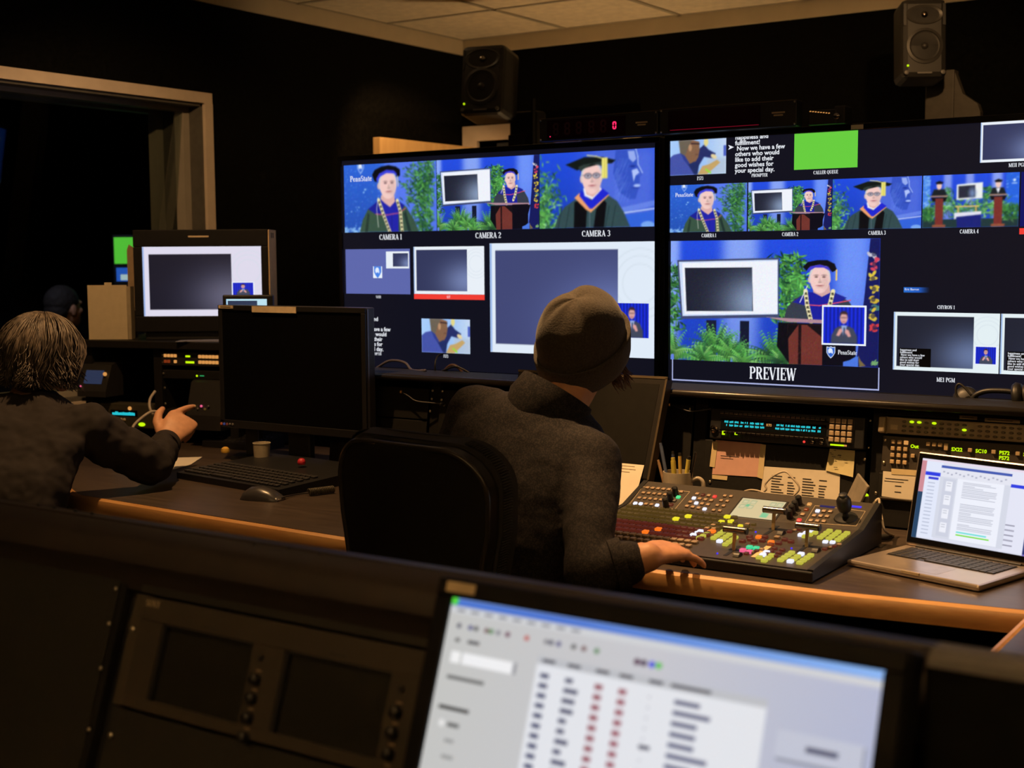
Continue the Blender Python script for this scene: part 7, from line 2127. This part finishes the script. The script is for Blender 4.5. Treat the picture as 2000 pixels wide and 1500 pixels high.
FM = Matrix.Rotation(FT_A, 4, 'X')
fc = thing('foreground_console', 'dark sloping equipment console with a rounded top rail nearest the camera', 'console', (0, PY0, 0))
FX0, FX1 = -2.3, .75
obj('top_rail', MB().prism([(-.012, .968), (-.022, .988), (-.016, 1.009), (.0, 1.020), (.030, 1.024), (.032, 1.019), (.038, 1.019), (.040, 1.024), (.064, 1.022), (.076, 1.008), (.074, .95), (-.012, .95)], FX0, FX1, axis='x'), mat('rail_vinyl', (.027, .020, .017), .45), fc, smooth='auto')
obj('rail_underside', MB().box(FX0, FX1, -.004, .06, .93, .968), M_MATTE, fc)
obj('rear_skin', MB().box(FX0, FX1, .055, .075, 0, .95), M_MATTE, fc)
obj('desk_ledge', MB().box(FX0, FX1, -.65, -.13, .60, .64), M_DESK, fc)
obj('base_panel', MB().box(FX0, FX1, -.16, -.14, 0, .64), M_MATTE, fc)
rs = MB().ball((0, 0, 0), .003, 8, 5).mesh('rail_stud', M_BLACK)
for px, py in ((75, 988), (106, 993), (147, 999), (180, 1005), (497, 1064), (563, 1073), (624, 1083)):
    p = on_z(px, py, 1.023); link('rail_stud', rs, fc, (p.x, p.y - PY0, 1.024))
obj('rail_glint', MB().box(-.99, -.90, -.0215, -.0195, .994, .999), M_CHROME, fc) if False else None


def f_thing(name, label, cat, x, down, off=0.0, group=None):
    w = Vector((x, PY0 - off * math.cos(FT_A) - down * math.sin(-FT_A), PZ0 + off * math.sin(-FT_A) - down * math.cos(FT_A)))
    return thing(name, label, cat, w, 0, group, rx=FT_A)


L = .30
M_PANEL = mat('grey_black_panel', (.017, .0155, .0115), .55, grain=.12, scale=120, bump=.1, bscale=900)
x1_ = fp(247, 1104)[0]
t = f_thing('blank_panel', 'wide blank dark panel in the corner of the foreground console', 'panel', FX0, L, 0, 'foreground panels')
obj('plate', MB().box(0, x1_ - FX0, -.003, .004, 0, L - fp(150, 1085)[1] + .004), M_PANEL, t)
for px, py in ((248, 1106), (240, 1152), (227, 1220), (211, 1307), (188, 1427)):
    a, b = fp(px - 4, py); link('screw', SCREWS, t, (a - FX0 - .006, -.0035, L - b))
x2_, x3_ = fp(290, 1108)[0], fp(862, 1232)[0] + .03
xr0, xr1 = x1_ + .012, x2_ - .002
t = f_thing('rack_channel', 'dark recessed rack channel between the foreground panels', 'rack rail', xr0, L)
obj('channel', MB().box(0, xr1 - xr0, .012, .03, 0, L - .012), M_BLACK, t); obj('edge', MB().box(-.010, .0, -.002, .02, 0, L - .01), M_MATTE, t)
uy0, uy1 = fp(298, 1165)[1], fp(250, 1380)[1]
t = f_thing('blank_panel', 'narrow blank plate above the twin monitor unit', 'panel', x2_, uy0 - .003, 0, 'foreground panels')
obj('plate', MB().box(0, x3_ - x2_, -.003, .004, 0, uy0 - fp(330, 1118)[1]), M_PANEL, t); link('screw', SCREW, t, (.006, -.004, uy0 - fp(298, 1114)[1] - .006))
t = f_thing('blank_panel', 'deep blank plate below the twin monitor unit', 'panel', x2_ - .004, L + .05, 0, 'foreground panels')
obj('plate', MB().box(0, x3_ - x2_, -.003, .004, 0, L + .05 - uy1 - .004), M_PANEL, t); a, b = fp(233, 1440); link('screw', SCREW, t, (.008, -.004, L + .05 - b))
# twin monitor unit
tw = f_thing('twin_monitor_unit', 'grey rack unit with two dark square screens and black knobs', 'monitor', x2_ - .004, uy1, .002)
UH = uy1 - uy0; xo = x2_ - .004
M_TWIN = mat('warm_grey_plastic', (.042, .034, .025), .5, grain=.08)
obj('rack_ear', MB().box(0, .024, -.004, .006, 0, UH, ch=.001), mat('ear_metal', (.06, .05, .036), .45), tw); obj('rack_ear', MB().box(x3_ - xo - .024, x3_ - xo, -.004, .006, 0, UH, ch=.001), MATS['ear_metal'], tw)
scr_px = (((318, 1218), (494, 1256), (469, 1412), (293, 1358)), ((556, 1272), (764, 1318), (738, 1490), (530, 1425)))
R_ = []
for q in scr_px:
    P = [fp(*a, off=.010) for a in q]; R_.append(((P[0][0] + P[3][0]) / 2 - xo, (P[1][0] + P[2][0]) / 2 - xo, UH - ((P[2][1] + P[3][1]) / 2 - uy0), UH - ((P[0][1] + P[1][1]) / 2 - uy0)))
ed = MB(); W2 = x3_ - xo
zs0, zs1 = min(a[2] for a in R_), max(a[3] for a in R_)
ed.box(.024, W2 - .024, -.010, .004, zs1, UH - .001, ch=.001).box(.024, W2 - .024, -.010, .004, .001, zs0, ch=.001).box(.024, R_[0][0], -.010, .004, zs0, zs1).box(R_[0][1], R_[1][0], -.010, .004, zs0, zs1).box(R_[1][1], W2 - .024, -.010, .004, zs0, zs1)
obj('face_frame', ed, M_TWIN, tw)
for a in R_: obj('screen', MB().box(a[0] - .001, a[1] + .001, -.002, .004, zs0, zs1), mat('dead_olive_screen', (.016, .015, .012), .35), tw)
for a in R_:
    obj('screen_bezel', MB().box(a[0], a[0] + .006, -.009, -.002, zs0, zs1).box(a[0], a[1], -.009, -.002, zs1 - .003, zs1), M_BLACK, tw)
    xk = a[1] + .0175
    obj('power_button', MB().box(xk - .003, xk + .003, -.013, -.010, zs1 - .018, zs1 - .012), M_BLACK, tw)
    for k in range(4):
        kb_ = obj('knob', MB().lathe([(.0068, 0), (.0062, .010), (.004, .0115)], 16, T(xk, -.010, zs1 - .040 - k * .0225) @ RX(90)), M_BLACK, tw, smooth='auto')
        obj('knob_legend', MB().box(xk - .004, xk + .004, -.0106, -.010, zs1 - .031 - k * .0225, zs1 - .029 - k * .0225), M_KEYTAN, kb_)
    obj('maker_mark', MB().box((a[0] + a[1]) / 2 - .012, (a[0] + a[1]) / 2 + .012, -.0106, -.010, zs1 + .006, zs1 + .0075), M_TWIN if 0 else M_BLACK, tw)
me = serif('SONY', .0085, 'L', 1.0).copy(); me.materials.clear(); me.materials.append(mat('silver_lettering', (.50, .40, .28), .4)); 
link('lettering', me, tw, (.028, -.0106, UH - .0125))
for z in (UH * .30, UH * .78):
    pass
a, b = fp(276, 1232); link('screw', SCREW, tw, (.008, -.0045, UH - (b - uy0)))

# near monitor with the control software, out of focus
MT = math.radians(-20)
mw = thing('software_monitor', 'near black monitor showing a pale control software window', 'monitor', (-.5565, .99, .64), math.radians(-.5))
NP = [on_y(885, 1165, 1.05), on_y(1728, 1312, 1.05)]
SWD, SHT = .436, .275
zl = (1.044 - .64) / math.cos(MT)
pivot = Vector((0, 1.05 - .99 - math.sin(-MT) * 0, 0))
hd = link('screen_head', MB().box(-SWD / 2 - .020, SWD / 2 + .020, .002, .040, -SHT - .030, .020, ch=.004).mesh('screen_head', mat('near_bezel', (.006, .006, .007), .5, spec=.12)), mw, (0, .06, 1.0435 - .64), (MT, 0, 0))
fr = MB(); b = .018
fr.box(-SWD / 2 - b, SWD / 2 + b, -.006, .003, 0, b, ch=.002).box(-SWD / 2 - b, SWD / 2 + b, -.006, .003, -SHT - b - .008, -SHT, ch=.002).box(-SWD / 2 - b, -SWD / 2, -.006, .003, -SHT, 0, ch=.002).box(SWD / 2, SWD / 2 + b, -.006, .003, -SHT, 0, ch=.002)
obj('bezel', fr, MATS['near_bezel'], hd)
obj('label_strip', MB().box(-SWD / 2 - .006, -SWD / 2 + .028, -.0075, -.006, .005, .015), M_TANPLAST, hd)
obj('neck', MB().box(-.04, .04, .12, .15, 0, .30, ch=.006), M_BLACK, mw); obj('stand_base', MB().box(-.12, .12, .0, .19, 0, .015, ch=.005), M_BLACK, mw)


def software(p):
    a = p.asp
    p.hgrad([(0, (196, 196, 194)), (.5 * a, (198, 198, 204)), (a, (176, 182, 208))])
    p.rect(0, 0, a, .028, (74, 116, 206)); p.blend(np.clip((p.U / a - .3) * 1.3, 0, 1) * (p.V < .028), (140, 186, 244)); p.ell(.012, .010, .016, .016, (84, 214, 60))
    p.rect(0, .03, a, .052, (206, 208, 212)); r = random.Random(3)
    for k in range(9): p.rect(.03 + k * .06, .038, .065 + k * .06, .045, (120, 120, 130))
    cols = [(70, 70, 90), (60, 60, 120), (70, 70, 70), (100, 60, 60), (60, 120, 60), (120, 120, 130), (90, 30, 60), (190, 60, 50), (120, 120, 130)]
    for k, u in enumerate((.05, .10, .125, .17, .19, .22, .26, .34, .42, .44, .47, .53, .57, .62)): p.ell(u, .095 + .0 * k, .009, .008, cols[k % 9])
    for u, c in ((.775, (70, 30, 60)), (.80, (60, 40, 70)), (.83, (40, 60, 220)), (.855, (70, 190, 60))): p.ell(u, .105, .011, .010, c)
    # left column
    p.rect(.045, .14, .065, .15, (70, 70, 70)); p.rect(.10, .14, .15, .15, (60, 60, 66)); p.rect(.04, .185, .08, .225, (240, 240, 240)); p.rect(.09, .185, .31, .225, (240, 240, 242)); p.rect(.305, .185, .32, .225, (150, 150, 156))
    p.rect(.04, .27, .20, .282, (100, 100, 100)); p.rect(.03, .375, .16, .388, (60, 60, 60)); p.rect(.08, .43, .13, .443, (90, 90, 90)); p.rect(.08, .485, .12, .497, (150, 150, 150)); p.rect(.08, .54, .13, .552, (150, 150, 150))
    p.rect(.03, .62, .18, .633, (80, 80, 80)); p.rect(.08, .68, .12, .693, (90, 90, 90)); p.rect(.08, .74, .12, .752, (160, 160, 160)); p.ell(.055, .436, .012, .012, (230, 230, 230)); p.ell(.055, .686, .012, .012, (236, 236, 236))
    # table
    p.rect(.40, .165, 1.24, 1, (226, 228, 234)); p.rect(.40, .145, 1.24, .172, (188, 190, 196))
    for u in (.44, .54, .65, .74, .85, .93): p.rect(u - .02, .153, u + (.03 if u < .9 else .12), .163, (70, 70, 80))
    for k in range(26):
        v = .20 + k * .0335
        if v > .98: break
        p.rect(.42, v, .455, v + .016, (74, 78, 110)); p.rect(.52, v, .52 + r.choice((.03, .05, .055)), v + .016, (84, 86, 112)); p.rect(.635, v, .665, v + .018, (150, 84, 96)); p.rect(.725, v, .755, v + .018, (156, 90, 104)); p.ell(.84, v + .008, .004, .004, (190, 190, 200))
        p.rect(.93, v, .93 + r.choice((.08, .13, .12, .14, .09)), v + .014, (86, 90, 122))
    p.rect(.83, .36, .87, .372, (70, 70, 90)); p.rect(.82, .47, .87, .482, (70, 70, 90))
    for v in (.23, .36, .49, .62):
        p.rect(1.29, v, 1.56, v + .085, (120, 124, 140)); p.rect(1.285, v - .005, 1.555, v + .078, (192, 196, 212)); p.rect(1.38, v + .03, 1.48, v + .046, (70, 74, 100))
link('screen', gradient_panel(SWD, SHT, software, 330, 208), hd, (-SWD / 2, -.0015, -SHT))

# right end of the foreground
rx = thing('tape_deck', 'dark box with a pale grey top edge beyond the software monitor', 'equipment', (-.315, 1.075, .674))
M_DECK = mat('deck_black', (.006, .006, .0055), .6, spec=.1)
obj('body', MB().box(0, .60, .0, .034, 0, .372, ch=.004), M_DECK, rx)
obj('top_strip', MB().prism([(-.004, .372), (-.003, .379), (.010, .384), (.030, .384), (.034, .372)], .004, .60, axis='x'), mat('pale_strip', (.16, .155, .165), .45), rx)
for k in (0, 1): obj('strip_clip', MB().ball((.105 + k * .035, .020, .385), (.010, .005, .003), 10, 6), M_BLACK, rx)
obj('front_knob', MB().lathe([(.010, 0), (.009, .012), (.006, .014)], 16, T(.10, 0, .27) @ RX(90)), M_DGREY, rx, smooth='auto')
